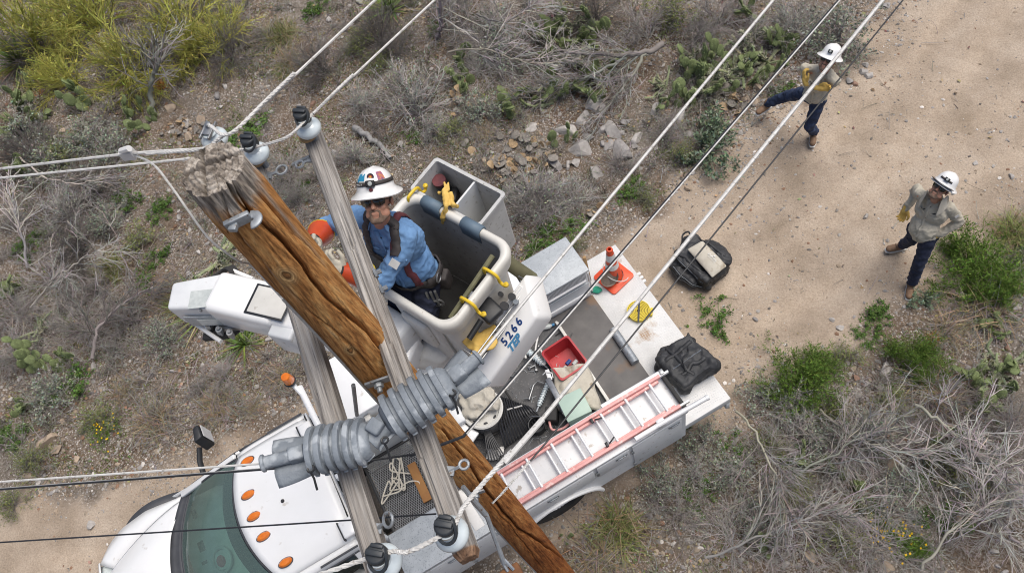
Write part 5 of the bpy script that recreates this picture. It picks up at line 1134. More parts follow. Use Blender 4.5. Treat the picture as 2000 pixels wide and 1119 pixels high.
def side(s_):
    pr = [(.74,1.875), (.79,1.85), (.83,1.80)]; rows = []
    for t in np.linspace(0, 1, 10): x = 4.19+(5.02-4.19)*t; rows.append([(x, s_*y, z-.03*max(0,(t-.7)/.3)**2) for y, z in pr])
    gridpart('roof_rail', 'white_paint', rows)
    for x in (4.24, 5.02): mb = tb(); mb.beam((x, s_*.825, 1.80), (x+(.02 if x < 4.5 else .0), s_*.975, 1.40), .09 if x < 4.5 else .05, .03, up=(0,s_,0)); mb.build('door_pillar', 'white_paint', truck, bevel=.006)
    gridpart('side_window', 'door_glass', [[(4.30,s_*.832,1.79),(4.32,s_*.972,1.41)],[(5.00,s_*.832,1.78),(5.00,s_*.972,1.41)],[(5.10,s_*.84,1.75),(5.72,s_*.975,1.41)]], .006)
    mb = tb(); mb.beam((5.04,s_*.775,1.85), (5.90,s_*.935,1.40), .06, .045, w2=.075); mb.build('windscreen_pillar', 'white_paint', truck, bevel=.012)
    mb = tb(); mb.tube([(4.22,s_*.835,1.795),(5.05,s_*.845,1.785),(5.75,s_*.98,1.415)], .012, 6); mb.build('window_seal', 'dark_trim', truck)
    mb = tb(); mb.box2((4.2,s_*.80,1.868), (4.62,s_*.82,1.878)); mb.build('roof_seam', 'dark_trim', truck)
    # lower body side and door
    gridpart('body_side', 'white_paint', [[(x, s_*(.975 if x < 5.9 else .975-.03*(x-5.9)), 1.415), (x, s_*1.0, 1.30), (x, s_*1.005, 1.0), (x, s_*.98, .62)] for x in (4.18, 4.6, 5.2, 5.7, 6.0)])
    mb = tb(); mb.box2((4.34,s_*1.0,1.20), (4.50,s_*1.03,1.235)); mb.build('door_handle', 'black_plastic', truck, bevel=.004)
    # fender with arch, and black flare
    rows = []
    for tt in np.linspace(0, 1, 24):
        q = hood(s_, tt); x = q[0]+.16*tt**3; yo = np.interp(x, [5.9,6.15,6.45,6.8,7.0,7.2], [1.0,1.06,1.13,1.13,1.07,.93]); zb = .42+math.sqrt(max(0, .52**2-(x-6.5)**2)) if abs(x-6.5) < .52 else .55
        rows.append([q, (x, s_*(abs(q[1])*.45+yo*.55), q[2]-.035), (x, s_*(yo-.03), q[2]-.11), (x, s_*yo, q[2]-.22), (x, s_*(yo+.01), max(zb, .55))])
    gridpart('fender', 'white_paint', rows)
    tb().tube([(6.5+.53*math.cos(a), s_*(1.20-.06*max(0,math.cos(a))), .44+.56*math.sin(a)) for a in np.linspace(.12, math.pi-.12, 26)], .085, 10, flat=.7, up=(0,s_,0)).build('wheel_flare', 'dark_trim', truck)
    # mirror
    mb = tb(); mb.tube([(5.58,s_*1.0,1.44),(5.55,s_*1.14,1.50),(5.48,s_*1.27,1.56)], .034, 10, flat=.7); mr = mb.build('mirror_arm', 'black_plastic', truck)
    tb().hexa([(5.46,s_*1.24,1.44),(5.34,s_*1.26,1.44),(5.34,s_*1.46,1.44),(5.43,s_*1.45,1.44)], [(5.45,s_*1.25,1.74),(5.35,s_*1.27,1.74),(5.35,s_*1.44,1.74),(5.42,s_*1.43,1.74)]).build('mirror_shell', 'black_plastic', mr, bevel=.02, seg=3)
    mb = tb(); mb.box2((5.332,s_*1.285,1.47), (5.337,s_*1.435,1.71)); mb.build('mirror_glass', 'aluminium', mr)
side(1); side(-1)
def wsp(v, t):
    y = v*(.72+.19*t); xt, xb = xfront(v*.72)+.015, 6.12-.34*(v)**2; x = xt+(xb-xt)*t+.03*math.sin(math.pi*t); z = (1.93-.05*v*v)*(1-t)+(1.425-.01*v*v)*t+.03*math.sin(math.pi*t); return (x, y, z)
gridpart('windscreen', 'windscreen_glass', [[wsp(v, t) for v in np.linspace(-1, 1, 25)] for t in np.linspace(.02, 1, 14)], 0)
gridpart('windscreen_shade', 'glass_dark', [[(q[0], q[1], q[2]-.006) for q in (wsp(v, t) for v in np.linspace(-1, 1, 25))] for t in np.linspace(.0, .17, 5)], 0)
mb = tb(); mb.tube([wsp(v, 0) for v in np.linspace(-1, 1, 21)], .012, 6).tube([wsp(-1, t) for t in np.linspace(0, 1, 8)], .014, 6).tube([wsp(1, t) for t in np.linspace(0, 1, 8)], .014, 6).tube([wsp(v, 1.0) for v in np.linspace(-1, 1, 21)], .014, 6); mb.build('windscreen_seal', 'dark_trim', truck)
gridpart('cowl', 'dark_trim', [[(wsp(v, 1)[0]+(hoodrear(v)-wsp(v, 1)[0])*t, v*(.91+.02*t), 1.43-.01*v*v-.012*math.sin(3.14*t)) for v in np.linspace(-1, 1, 25)] for t in (0, .3, .7, 1)])
mb = tb()
for v0, v1 in ((.18,.42), (.46,.66)):
    for k in range(9): v = v0+(v1-v0)*k/8; mb.box((hoodrear(v)-.085, v*.92, 1.432), (.075,.006,.006), rz=-.5*v)
mb.build('cowl_grille', 'black_plastic', truck)
for y0, dy in ((-.15, .62), (.45, .5)):
    a = Vector((6.17,y0+.05,1.445)); mb = tb(); mb.tube([a, (6.02,y0+dy*.45,1.475), (5.93,y0+dy*.62,1.50)], .009, 6); mb.beam((6.05,y0+dy*.05,1.468), (5.86,y0+dy*1.05,1.515), .014, .01); mb.build('wiper', 'black_plastic', truck)
gridpart('hood', 'white_paint', [[hood(v, t) for v in np.linspace(-1, 1, 41)] for t in np.linspace(0, 1, 24)])
gridpart('nose', 'white_paint', [[(lambda q: (q[0]+dx+.14*abs(v)**6, q[1]*(1+.22*abs(v)**6), q[2]-dz))(hood(v, 1)) for v in np.linspace(-1, 1, 25)] for dx, dz in ((0,0), (.035,.03), (.05,.10), (.04,.22), (.02,.5))]); mb = tb(); mb.box2((7.22,-.5,.72), (7.315,.5,1.06)); mb.build('grille', 'aluminium', truck, bevel=.03)
mb = tb(); mb.box2((7.1,-1.0,.45), (7.34,1.0,.68)); mb.build('front_bumper', 'aluminium', truck, bevel=.04)
for s_ in (1, -1): tb().hexa([(7.0,s_*.62,.82),(7.26,s_*.62,.82),(7.17,s_*.93,.82),(6.95,s_*.97,.82)], [(7.0,s_*.60,1.09),(7.235,s_*.60,1.08),(7.14,s_*.90,1.07),(6.95,s_*.94,1.07)]).build('headlamp', 'glass_clear', truck, bevel=.02)
mb = tb(); mb.box2((4.155,-.80,.62), (4.175,.80,1.42)); mb.box2((4.155,-.80,1.78), (4.175,.80,1.86)); mb.build('cab_rear', 'white_paint', truck, bevel=.004); tb().box2((4.15,-.78,1.42), (4.165,.78,1.78)).build('rear_window', 'door_glass', truck)
for y, dx in zip((.60,.245,0,-.245,-.60), (-.13,-.02,0,-.02,-.13)):
    tb().lathe([(.052,-.006), (.052,.007), (.03,.008)], Matrix.Translation((5.03+dx, y, roof_z(5.0+dx, y))) @ Matrix.Diagonal((1.6,.9,1,1)), 22).build('light_base', 'dark_trim', truck)
    tb().lathe([(.048,0), (.046,.014), (.034,.026), (0,.03)], Matrix.Translation((5.03+dx, y, roof_z(5.0+dx, y)-.002)) @ Matrix.Diagonal((1.55,.86,1.3,1)), 22).build('clearance_light', 'amber', truck)
for y in (-.53, .64):
    cpn = tb().box((4.19,y,1.985), (.15,.19,.07), rz=.04).build('rack_foot', 'white_paint', truck, bevel=.02); tb().box((4.272,y,1.975), (.014,.20,.055), rz=.04).build('foot_gasket', 'black_plastic', cpn)
tb().lathe([(.022,0),(.020,.02),(.012,.035),(0,.036)], Matrix.Translation((4.70,.02,1.955)), 12).build('antenna_base', 'black_plastic', truck)
# seams
mb = tb(); mb.tube([hood(v, .02) for v in np.linspace(-1, 1, 15)], .004, 4).build('hood_seam', 'dark_trim', truck)
for s_ in (1, -1): tb().tube([(lambda q: (q[0], q[1], q[2]+.004))(hood(s_*.985, t_)) for t_ in np.linspace(0, 1, 12)], .004, 4).build('hood_seam', 'dark_trim', truck)
# inside the cab
gridpart('dashboard', 'interior_grey', [[(x, v*.88, z-.02*v*v) for v in np.linspace(-1, 1, 9)] for x, z in ((6.05,1.36), (5.80,1.33), (5.55,1.28), (5.45,1.20), (5.42,1.0))])
for px, py, w_, h_ in ((369,984,.05,.09), (378,1003,.04,.16), (392,1066,.05,.20), (398,1098,.05,.07)):
    q = MT.inverted() @ P(px, py, 1.36); tb().box((q.x, q.y, 1.347), (w_*1.3,h_*.6,.012)).build('dash_vent', 'black_plastic', truck, bevel=.003)
q = MT.inverted() @ P(431,1092,1.38); mb = tb(); mb.tube([(q.x+.10*math.cos(a), q.y+.14*math.sin(a), 1.355+.0*math.cos(a)) for a in np.linspace(0, 6.28, 30)[:-1]], .02, 8, closed=True); mb.box((q.x,q.y,1.345), (.16,.22,.015)); mb.build('dash_oval', 'interior_grey', truck); tb().lathe([(.07,0),(.066,.02),(.04,.04),(0,.045)], Matrix.Translation((q.x+.01,q.y+.01,1.352)) @ Matrix.Diagonal((.7,1,1,1)), 16).build('oval_dome', 'dome_red', truck)  # oval ring with a red dome on the dashboard
mb = tb(); mb.box2((4.4,-.8,.8), (5.0,-.08,1.12)); mb.box2((4.4,.08,.8), (5.0,.8,1.12)); mb.box2((4.26,-.8,1.1), (4.45,-.08,1.62)); mb.box2((4.26,.08,1.1), (4.45,.8,1.62)); mb.build('seat', 'interior_grey', truck, bevel=.04)
tb().tube([(5.28+.05*math.cos(a), .42+.19*math.sin(a), 1.24+.18*math.cos(a)) for a in np.linspace(0, 6.28, 28)[:-1]], .016, 8, closed=True).build('steering_wheel', 'black_plastic', truck)
tb().box2((4.2,-.96,.60), (6.9,.96,.66)).build('cab_floor', 'rubber', truck)
# ---- boom
def wb(a, b, w_, h_, name, m, up=(0,0,1), bevel=.02, **k): mb = MB(); mb.beam(a, b, w_, h_, up, **k); return mb.build(name, m, truck, bevel=bevel, seg=3)
LB0, LB1 = P(943,733,4.45), P(1054,577,4.85)                          # lower boom with the fleet number
ld = (LB1-LB0).normalized(); lx = ld.cross(Vector((0,0,1))).normalized(); ln = lx.cross(ld)
SK = .085                                                          # the upper end is cut on the slant
mb = MB(); lb = lambda q, w_, h_, k0: [q+lx*w_/2-ln*h_/2-ld*k0, q-lx*w_/2-ln*h_/2+ld*k0, q-lx*w_/2+ln*h_/2+ld*k0, q+lx*w_/2+ln*h_/2-ld*k0]
mb.hexa(lb(LB0, .275, .25, 0), lb(LB1, .27, .23, SK)); mb.build('lower_boom', 'white_paint', truck, bevel=.03, seg=3)
for o_ in (.092, .112): MB().beam(LB0-lx*o_+ln*.125, LB1-lx*o_+ln*.115, .010, .022).build('boom_ridge', 'white_paint', truck, bevel=.004)
def onboom(px, py):
    a = P(px, py, 6); b = P(px, py, 2); q0 = LB0+ln*.125; q1 = LB1+ln*.115; n_ = lx.cross((q1-q0).normalized()); t_ = (q0-a).dot(n_)/(b-a).dot(n_); return a.lerp(b, t_)+n_*.003
e0, e1 = onboom(975,690), onboom(1033,609); tx = (e1-e0).normalized()
text('5266', .084, frame(onboom(1000,648), tx, -lx), 'blue_print', truck, 'fleet_number', bold=.0022, spc=1.45)
text('TEP', .074, frame(onboom(1005,671), tx, -lx), 'light_print', truck, 'company_lettering', shear=.25, bold=.004, spc=1.12)
tb().lathe([(.30,.86),(.30,1.0),(.22,1.05),(.20,2.2),(0,2.22)], Matrix.Translation((3.05,-.1,0)), 28).build('turret', 'white_box', truck); MB().beam(TW(3.05,-.1,2.25), LB0+ld*.06-ln*.03, .16, .15).build('boom_link', 'white_box', truck, bevel=.02)
EL = 4.72
wb(P(348,592,EL), P(462,582,EL), .23, .27, 'elbow', 'white_box', bevel=.03, w2=.31, h2=.30)
wb(P(430,582,EL), P(560,612,EL), .34, .33, 'boom_sleeve', 'white_paint', bevel=.05)
wb(P(545,609,EL), P(815,700,4.58), .285, .29, 'upper_boom', 'white_paint', bevel=.03, w2=.25)
bd_ = (P(560,612,EL)-P(430,582,EL)).normalized(); bs = bd_.cross(Vector((0,0,1))).normalized()
MB().box((0,0,0), (.30,.22,.012), frame(P(527,590,EL+.17), bd_, bs)).build('boom_cover', 'fiberglass', truck, bevel=.02); MB().box((0,0,0), (.33,.25,.008), frame(P(526,590,EL+.168), bd_, bs)).build('cover_gasket', 'black_plastic', truck, bevel=.02)
MB().box((0,0,0), (.20,.30,.30), frame(P(575,640,EL-.04), bd_, bs)).build('boom_collar', 'white_box', truck, bevel=.02)
ed_ = (P(462,575,EL)-P(346,588,EL)).normalized(); es = ed_.cross(Vector((0,0,1))).normalized()
dec = MB().box((0,0,0), (.20,.004,.15), frame(P(414,612,EL-.0)+es*.0+Vector((0,0,0)), ed_, es)); q = P(414,601,EL); MB().box((0,0,0), (.20,.15,.006), frame(q+Vector((0,0,.155)), ed_, es)).build('decal', 'screen_pale', truck)
for i in range(4):
    for j in range(3): MB().box((-.068+i*.045,-.045+j*.045,.005), (.034,.032,.003), frame(q+Vector((0,0,.155)), ed_, es)).build('decal_cell', 'print_red' if (i*3+j) % 5 == 1 else 'print_dark', truck)
MB().tube([P(352,612,EL-.2), P(432,667,EL-.2)], .018, 8).tube([P(443,524,EL), P(494,545,EL)], .018, 8).tube([P(395,556,EL), P(402,561,EL)], .02, 6).build('linkage_bar', 'white_paint', truck)
MB().tube([P(372,608,EL-.16), P(400,618,EL-.18)], .018, 8).build('hose_fitting', 'print_red', truck); MB().tube([P(385,612,EL-.18), P(410,640,EL-.2)], .032, 10).build('hydraulic_cylinder', 'white_box', truck)
mb = MB()
for k in range(5): c = P(434+k*3,541-k,EL+.02-k*.02); mb.tube([c+Vector((.085*math.cos(a), .07*math.sin(a), .03*math.sin(a*2))) for a in np.linspace(0, 6.28, 16)[:-1]], .015, 6, closed=True)
mb.tube(poly([P(428,640,EL-.2), P(450,655,EL-.25), P(470,640,EL-.2), P(490,600,EL-.1)], 5), .016, 6); mb.build('hose', 'rubber', truck)
for px, py in ((352,596), (380,592), (392,606), (455,592), (470,604), (452,566), (440,612)): MB(Matrix.Translation(P(px,py,EL+.118))).lathe([(.011,-.01),(.011,.012),(0,.013)], None, 6).build('bolt', 'hardware', truck)
sdn = -es if (P(400,620,EL)-P(400,590,EL)).dot(es) < 0 else es
for a0, b0, w_ in ((P(372,596,EL-.05), P(470,590,EL-.06), .16),): q = a0+sdn*.14; r_ = b0+sdn*.155; MB().beam(q, r_, .012, w_).build('side_plate', 'galvanised', truck, bevel=.004); MB().beam(q.lerp(r_, .25)+sdn*.012, q.lerp(r_, .75)+sdn*.012, .006, w_*.6).build('warning_decal', 'screen_pale', truck)
for k, (px, py) in enumerate(((404,630), (425,640), (446,646))): MB().tube([P(px,py,EL-.10), P(px+10,py+14,EL-.24)], .016, 8).tube([P(px+2,py+3,EL-.12), P(px+6,py+9,EL-.18)], .026, 8).build('hose_coupling', 'steel' if k != 1 else 'hardware', truck)
MB().box((0,0,0), (.22,.16,.05), frame(P(425,645,EL-.26), ed_, es)).build('cavity_shade', 'rubber', truck, bevel=.01)  # black plate standing in for the shaded cavity under the elbow
MB().box((0,0,0), (.16,.10,.10), frame(P(455,635,EL-.2), ed_, es)).build('valve_block', 'steel', truck, bevel=.01)
wb(P(640,660,EL-.3), P(690,680,EL-.32), .10, .12, 'boom_bracket', 'hardware', bevel=.01)
# ---- bucket
BC = Vector((-1.695, 2.60, 0)); BA = math.atan2(-.51, .86); MBK = Matrix.Translation(BC) @ Matrix.Rotation(BA, 4, 'Z'); RZ = 5.25
def rrect(a, b, r, z, n=7):
    out = []
    for cx, cy, s0 in ((a/2-r, b/2-r, 0), (-a/2+r, b/2-r, 90), (-a/2+r, -b/2+r, 180), (a/2-r, -b/2+r, 270)):
        out += [(cx+r*math.cos(math.radians(s0+90*k/(n-1))), cy+r*math.sin(math.radians(s0+90*k/(n-1))), z) for k in range(n)]
    return out
def loops(mb, L):
    n = len(L[0]); mb.add([q for l in L for q in l], [(i*n+k, i*n+(k+1) % n, (i+1)*n+(k+1) % n, (i+1)*n+k) for i in range(len(L)-1) for k in range(n)]); return mb
loops(MB(MBK), [rrect(.76,.56,.06,RZ-1.07), rrect(.80,.60,.08,RZ-.9), rrect(.86,.65,.10,RZ-.10)]).build('bucket', 'fiberglass', truck, smooth=50)
loops(MB(MBK), [rrect(.935,.73,.12,RZ-.15), rrect(.95-.0,.745,.12,RZ-.10), rrect(.965,.76,.125,RZ-.05), rrect(.955,.75,.125,RZ-.012), rrect(.92,.715,.115,RZ), rrect(.87,.665,.105,RZ-.004), rrect(.845,.64,.10,RZ-.03), rrect(.845,.64,.10,RZ-.085), rrect(.87,.66,.10,RZ-.10), rrect(.935,.73,.12,RZ-.15)]).build('bucket_rim', 'fiberglass', truck, smooth=60)
mb = loops(MB(MBK), [rrect(.84,.635,.10,RZ-.05), rrect(.80,.60,.09,RZ-.5), rrect(.755,.555,.07,RZ-1.03)]); mb.add(rrect(.755,.555,.07,RZ-1.03), [tuple(range(28))]); mb.build('bucket_liner', 'liner_grey', truck, smooth=50); mb = MB(MBK); mb.add(rrect(.74,.54,.07,RZ-1.022)+rrect(.74,.54,.07,RZ-1.012), [tuple(range(28,56))]+[(k, (k+1) % 28, 28+(k+1) % 28, 28+k) for k in range(28)]); mb.build('dark_bottom', 'rubber', truck)  # the last piece is a black sheet added to darken the bucket bottom
mb = MB(MBK); mb.box2((-.1,-.36,RZ-.8), (.28,-.30,RZ-.12)); mb.box2((-.02,-.40,RZ-.55), (.22,-.34,RZ-.2)); mb.build('bucket_mount', 'fiberglass', truck, bevel=.03)
MB(MBK).box2((-.40,-.60,RZ-.62), (.05,-.36,RZ-.30)).build('bucket_step', 'white_box', truck, bevel=.04)
mb = loops(MB(MBK), [rrect(.60,.27,.02,RZ-.70), rrect(.64,.30,.025,RZ-.05)]); 
bM = MBK @ Matrix.Translation((-.17,.535,0)); mb = loops(MB(bM), [rrect(.58,.26,.02,RZ-.68), rrect(.615,.285,.025,RZ-.06), rrect(.65,.32,.03,RZ-.055), rrect(.65,.32,.03,RZ-.03), rrect(.60,.27,.02,RZ-.032), rrect(.57,.24,.02,RZ-.66)]); mb.add(rrect(.57,.24,.02,RZ-.655), [tuple(range(28))]); tbn = mb.build('tool_bin', 'bin_grey', truck, smooth=40)
MB(bM).box2((.045,-.135,RZ-.655), (.06,.135,RZ-.05)).build('divider', 'white_box', tbn)
for t_ in (.24, .62):
    u_ = -.475+.95*t_; mb = MB(MBK); mb.add([(u_+dx, y, z) for dx in (-.085,.085) for y, z in ((.315,RZ-.12), (.315,RZ-.01), (.335,RZ+.008), (.365,RZ+.008), (.386,RZ-.01), (.388,RZ-.12))], [(i, i+1, i+7, i+6) for i in range(5)]); mb.build('rim_pad', 'pad_blue', truck, solid=.012)
def hook(c, d):
    mb = MB(MBK); c = Vector(c); d = Vector(d); z = Vector((0,0,1)); mb.tube(poly([c-d*.065-z*.07, c-d*.055+z*.0, c-d*.035+z*.018, c+d*.03+z*.018, c+d*.06-z*.01, c+d*.065-z*.07, c+d*.10-z*.09, c+d*.12-z*.06], 4), .0115, 8); mb.lathe([(0,-.02),(.018,-.008),(.018,.008),(0,.02)], Matrix.Translation(c+d*.12-z*.055), 10, cap=False); mb.build('hook', 'yellow_paint', truck)
hook((.448,.12,RZ), (1,0,0)); hook((.448,-.13,RZ), (1,0,0)); hook((-.42,.345,RZ), (0,1,0))
# tool tray hanging outside the bucket
mb = MB(MBK); TX, TZ = .572, RZ-.46
for k in range(14): y = -.33+k*.0485; mb.tube([(.47,y,TZ), (TX,y,TZ)], .0028, 5)
for k in range(3): x = .49+k*.035; mb.tube([(x,-.33,TZ+.002), (x,.30,TZ+.002)], .0028, 5)
mb.tube([(.47,-.34,TZ+.12), (TX,-.34,TZ+.12), (TX,.31,TZ+.12), (.47,.31,TZ+.12)], .006, 6); mb.tube([(TX,-.34,TZ), (TX,.31,TZ)], .005, 6)
for y in (-.34, -.01, .31): mb.tube([(TX,y,TZ), (TX,y,TZ+.12)], .005, 5)
mb.build('wire_tray', 'steel', truck); MB(MBK).box2((.465,-.34,TZ-.02), (TX,.31,TZ-.008)).build('tray_floor', 'liner_grey', truck)
# wrinkled white boom tip cover below the bucket
bl_ = ruffle(blob([('e', P(835,672,4.42), (.26,.19,.16)), ('e', P(790,640,4.5), (.18,.16,.16)), ('e', P(875,690,4.3), (.16,.14,.14)), ('c', P(800,650,4.5), P(880,715,4.25), .14, .11)], .016, 6), .022, 6, 3); place('tip_cover', bl_, 'off_white', truck)
# ================================================================ people
from mathutils.bvhtree import BVHTree
def ik(a, c, l1, l2, hint):
    a, c = Vector(a), Vector(c); d = c-a; L = d.length
    if L > (l1+l2)*.995: c = a+d*((l1+l2)*.995/L); d = c-a; L = d.length
    x = (l1*l1-l2*l2+L*L)/(2*L); h = math.sqrt(max(0, l1*l1-x*x)); u = d/L; hv = Vector(hint)-a; hv = (hv-u*hv.dot(u)).normalized(); return a+u*x+hv*h, c
def hand(M, curl, cuff=None, th=.5, sc=1.0):
    """glove pieces in frame M: x towards the thumb, y along the fingers, -z into the palm"""
    T = lambda v: M @ (Vector(v)*sc); pr = [('e', T((0,.048,0)), (.045*sc,.056*sc,.022*sc), M.to_3x3()), ('c', T((0,-.02,0)), T((0,.03,0)), .034*sc, .036*sc)]
    for i, L in enumerate((.072,.082,.076,.058)):
        p = Vector((.033-.0215*i, .092-.004*abs(i-1.2), 0)); a = curl*.35
        for k, (f, r) in enumerate(((.45,.0118),(.32,.011),(.23,.0098))):
            q = p+Vector((.002*(1.5-i), math.cos(a)*L*f, -math.sin(a)*L*f)); pr.append(('c', T(p), T(q), r*sc, r*.95*sc)); p = q; a += curl*(.95-.1*k)
    p = Vector((.038,.018,-.006)); q = p+Vector((.032,.036,-.012)); r = q+Vector((.012-.02*th,.034,-.022*th)); pr += [('c', T(p), T(q), .016*sc, .0135*sc), ('c', T(q), T(r), .0135*sc, .011*sc)]
    return pr
def ribbon(me, pts, wd, off=.006, up=None):
    """a flat strap lying on a mesh (world coordinates) along a rough path"""
    bv = BVHTree.FromPolygons([v.co.copy() for v in me.vertices], [tuple(p.vertices) for p in me.polygons]); P_ = poly(pts, 8); c = []; n = []
    for q in P_: l, nn, i, d = bv.find_nearest(q); c.append(l); n.append(nn)
    rows = []
    for i in range(len(c)):
        t = (c[min(i+1, len(c)-1)]-c[max(i-1, 0)]).normalized(); nn = sum(n[max(0, i-2):i+3], Vector()).normalized(); s_ = t.cross(nn).normalized()*wd/2; b_ = c[i]+nn*off; rows.append([b_-s_-nn*off*.4, b_+nn*.002, b_+s_-nn*off*.4])
    return MB().grid(rows)
def person(label, base, head, hf, pitch, neck, sh, pel, fwd, wr, elh, an, kn, toes, shirt, pants, glove, hands_, hatdeco, group=None, sc=1.0, roll=0, belly=0):
    """sh, wr, an ... are (right, left) pairs in world coordinates"""
    o = thing('person', label, 'person', base, group); f = Vector(fwd); f.z = 0; f.normalize(); up = (Vector(neck)-Vector(pel)).normalized(); rt = f.cross(up).normalized(); f2 = up.cross(rt); RT = Matrix((rt, f2, up)).transposed()
    neck, pel, head = Vector(neck), Vector(pel), Vector(head); sh = [Vector(s_) for s_ in sh]; hip = [pel+rt*.085, pel-rt*.085]; arms = []; legs = []
    for i in (0, 1):
        eh = elh[i] if not isinstance(elh[i], tuple) else sh[i]+rt*elh[i][0]+f2*elh[i][1]+up*elh[i][2]; e, w_ = ik(sh[i], wr[i], .30*sc, .27*sc, eh); arms.append((sh[i], e, w_)); k, a = ik(hip[i], an[i], .43*sc, .43*sc, kn[i]); legs.append((hip[i], k, a))
    chest = pel.lerp(neck, .66)-f2*.01; waist = pel.lerp(neck, .22)
    # ---- head, in its own frame
    h = Vector(hf); h.z = 0; h.normalize(); h = (h*math.cos(pitch)+Vector((0,0,1))*math.sin(pitch)); hr = h.cross(Vector((0,0,1))).normalized(); hu = hr.cross(h); hu = (hu+hr*roll).normalized(); hr = h.cross(hu).normalized(); HM = Matrix(((hr.x,h.x,hu.x,head.x),(hr.y,h.y,hu.y,head.y),(hr.z,h.z,hu.z,head.z),(0,0,0,1))) @ Matrix.Scale(1.06, 4); H3 = HM.to_3x3().normalized(); hp = lambda *v: HM @ Vector(v)
    pr = [('e', hp(0,-.008,.03), (.076,.096,.092), H3), ('e', hp(0,.03,-.045), (.060,.066,.07), H3), ('e', hp(0,.062,-.088), (.036,.034,.028), H3), ('c', hp(-.045,.045,-.07), hp(.045,.045,-.07), .03, .03), ('c', hp(0,.090,.012), hp(0,.115,-.026), .010, .0135), ('c', hp(-.011,.104,-.029), hp(.011,.104,-.029), .009, .009), ('c', hp(-.03,.084,.028), hp(.03,.084,.028), .015, .015), ('c', hp(-.02,.094,-.058), hp(.02,.094,-.058), .0075, .0075), ('c', hp(-.018,.092,-.069), hp(.018,.092,-.069), .008, .008), ('e', hp(-.04,.068,-.028), (.024,.02,.024), H3), ('e', hp(.04,.068,-.028), (.024,.02,.024), H3)]
    for s_ in (1, -1): pr += [('e', hp(s_*.078,-.012,-.012), (.011,.021,.033), H3)]
    pr += [('c', hp(0,-.02,-.06), neck-up*.02, .056, .062), ('c', neck-up*.10, pel, .075, .095), ('c', sh[0], sh[1], .05, .05)]
    for a in arms: pr += [('c', a[0], a[1], .043, .036), ('c', a[1], a[2], .035, .027)]
    for l in legs: pr += [('c', l[0], l[1], .07, .05), ('c', l[1], l[2], .048, .035)]
    place('body', blob(pr, .0085, 3), 'skin', o)
    # ---- clothing
    pr = [('e', chest, (.185*sc,.122*sc,.20*sc), RT), ('e', waist+f2*belly*.5, (.158*sc,(.122+belly)*sc,.20*sc), RT), ('c', neck-up*.045, sh[0], .062, .064), ('c', neck-up*.045, sh[1], .062, .064), ('c', neck-up*.06, neck+up*.015, .075, .062), ('e', pel+up*.05, (.17*sc,.125*sc,.08*sc), RT)]
    for a in arms: pr += [('c', a[0], a[1], .066*sc, .056*sc), ('c', a[1], a[2].lerp(a[1], .06), .056*sc, .044*sc)]
    sm = ruffle(ruffle(blob(pr, .009, 5), .017, 7.5, len(label), (1,1,.7)), .007, 19, 5); so_ = place('shirt', sm.copy(), shirt, o); sw = sm
    pr = [('e', pel+up*.02, (.165*sc,.122*sc,.12*sc), RT)]
    for l in legs: pr += [('c', l[0]+up*.02, l[1], .094*sc, .068*sc), ('c', l[1], l[2]+(l[1]-l[2]).normalized()*.02, .069*sc, .062*sc), ('e', l[0]-f2*.03, (.09,.09,.1), RT)]
    place('trousers', ruffle(ruffle(blob(pr, .010, 5), .015, 6.5, 3+len(label), (1,1,1.6)), .006, 18, 5), pants, o)
    # collar, placket, pockets
    for s_ in (1, -1):
        c0 = neck+up*.035+rt*s_*.058-f2*.02; mb = MB(); mb.grid([[neck+up*.05-f2*.055+rt*s_*.02, neck+up*.0-f2*.10+rt*s_*.03], [neck+up*.045+rt*s_*.065, neck-up*.005+rt*s_*.098], [neck+up*.025+f2*.055+rt*s_*.035, neck-up*.055+f2*.108+rt*s_*.075]]); mb.build('collar', shirt, so_, solid=.006, sub=1)
    ribbon(sw, [neck-up*.01+f2*.12, chest+f2*.16, waist+f2*(.16+belly), pel+f2*(.16+belly)], .028, .003).build('placket', shirt, so_, solid=.002)
    for t_ in (.12, .36, .6, .85):
        q = neck.lerp(pel, t_)+f2*.2; l = BVHTree.FromPolygons([v.co.copy() for v in sw.vertices], [tuple(p.vertices) for p in sw.polygons]).ray_cast(q, -f2)[0]
        if l: MB().lathe([(.006,0),(.006,.003),(0,.003)], Matrix.Translation(l+f2*.003) @ f2.to_track_quat('Z', 'Y').to_matrix().to_4x4(), 8).build('button', 'print_dark', so_)
    for s_ in (1, -1): ribbon(sw, [chest+up*.07+f2*.16+rt*s_*.13, chest+up*.07+f2*.16+rt*s_*.05], .02, .005).build('pocket_flap', shirt, so_, solid=.003)
    if pants == 'jeans' or pants == 'navy': ribbon(sw, [pel+up*.0+f2*.16+rt*.16, pel+f2*.18, pel+f2*.16-rt*.16], .03, .002)
    # boots
    for i in (0, 1):
        a = legs[i][2]; d = Vector(toes[i]).normalized(); z = Vector((0,0,1)); s_ = d.cross(z).normalized(); B3 = Matrix((s_, d, s_.cross(d))).transposed()
        b0 = blob([('c', a+z*.03, a-z*.03, .052, .054), ('e', a+d*.09-z*.045, (.048,.10,.042), B3), ('e', a+d*.02-z*.045, (.046,.075,.045), B3), ('e', a+d*.15-z*.05, (.046,.05,.036), B3)], .008, 4)
        bo = place('boot', b0, 'boot', o); MB().prism([(-.04,-.065),(.04,-.065),(.048,.02),(.05,.14),(.03,.205),(-.03,.205),(-.05,.14),(-.048,.02)], .022, Matrix(((s_.x,d.x,0,a.x),(s_.y,d.y,0,a.y),(s_.z,d.z,1,a.z-.098),(0,0,0,1)))).build('sole', 'off_white', bo, bevel=.004)
        mb = MB()
        for k in range(4): q = a+d*(.055+k*.026)+z*(.022-k*.018); mb.tube([q-s_*.03, q+z*.006, q+s_*.03], .0035, 5)
        mb.build('laces', 'beard', bo)
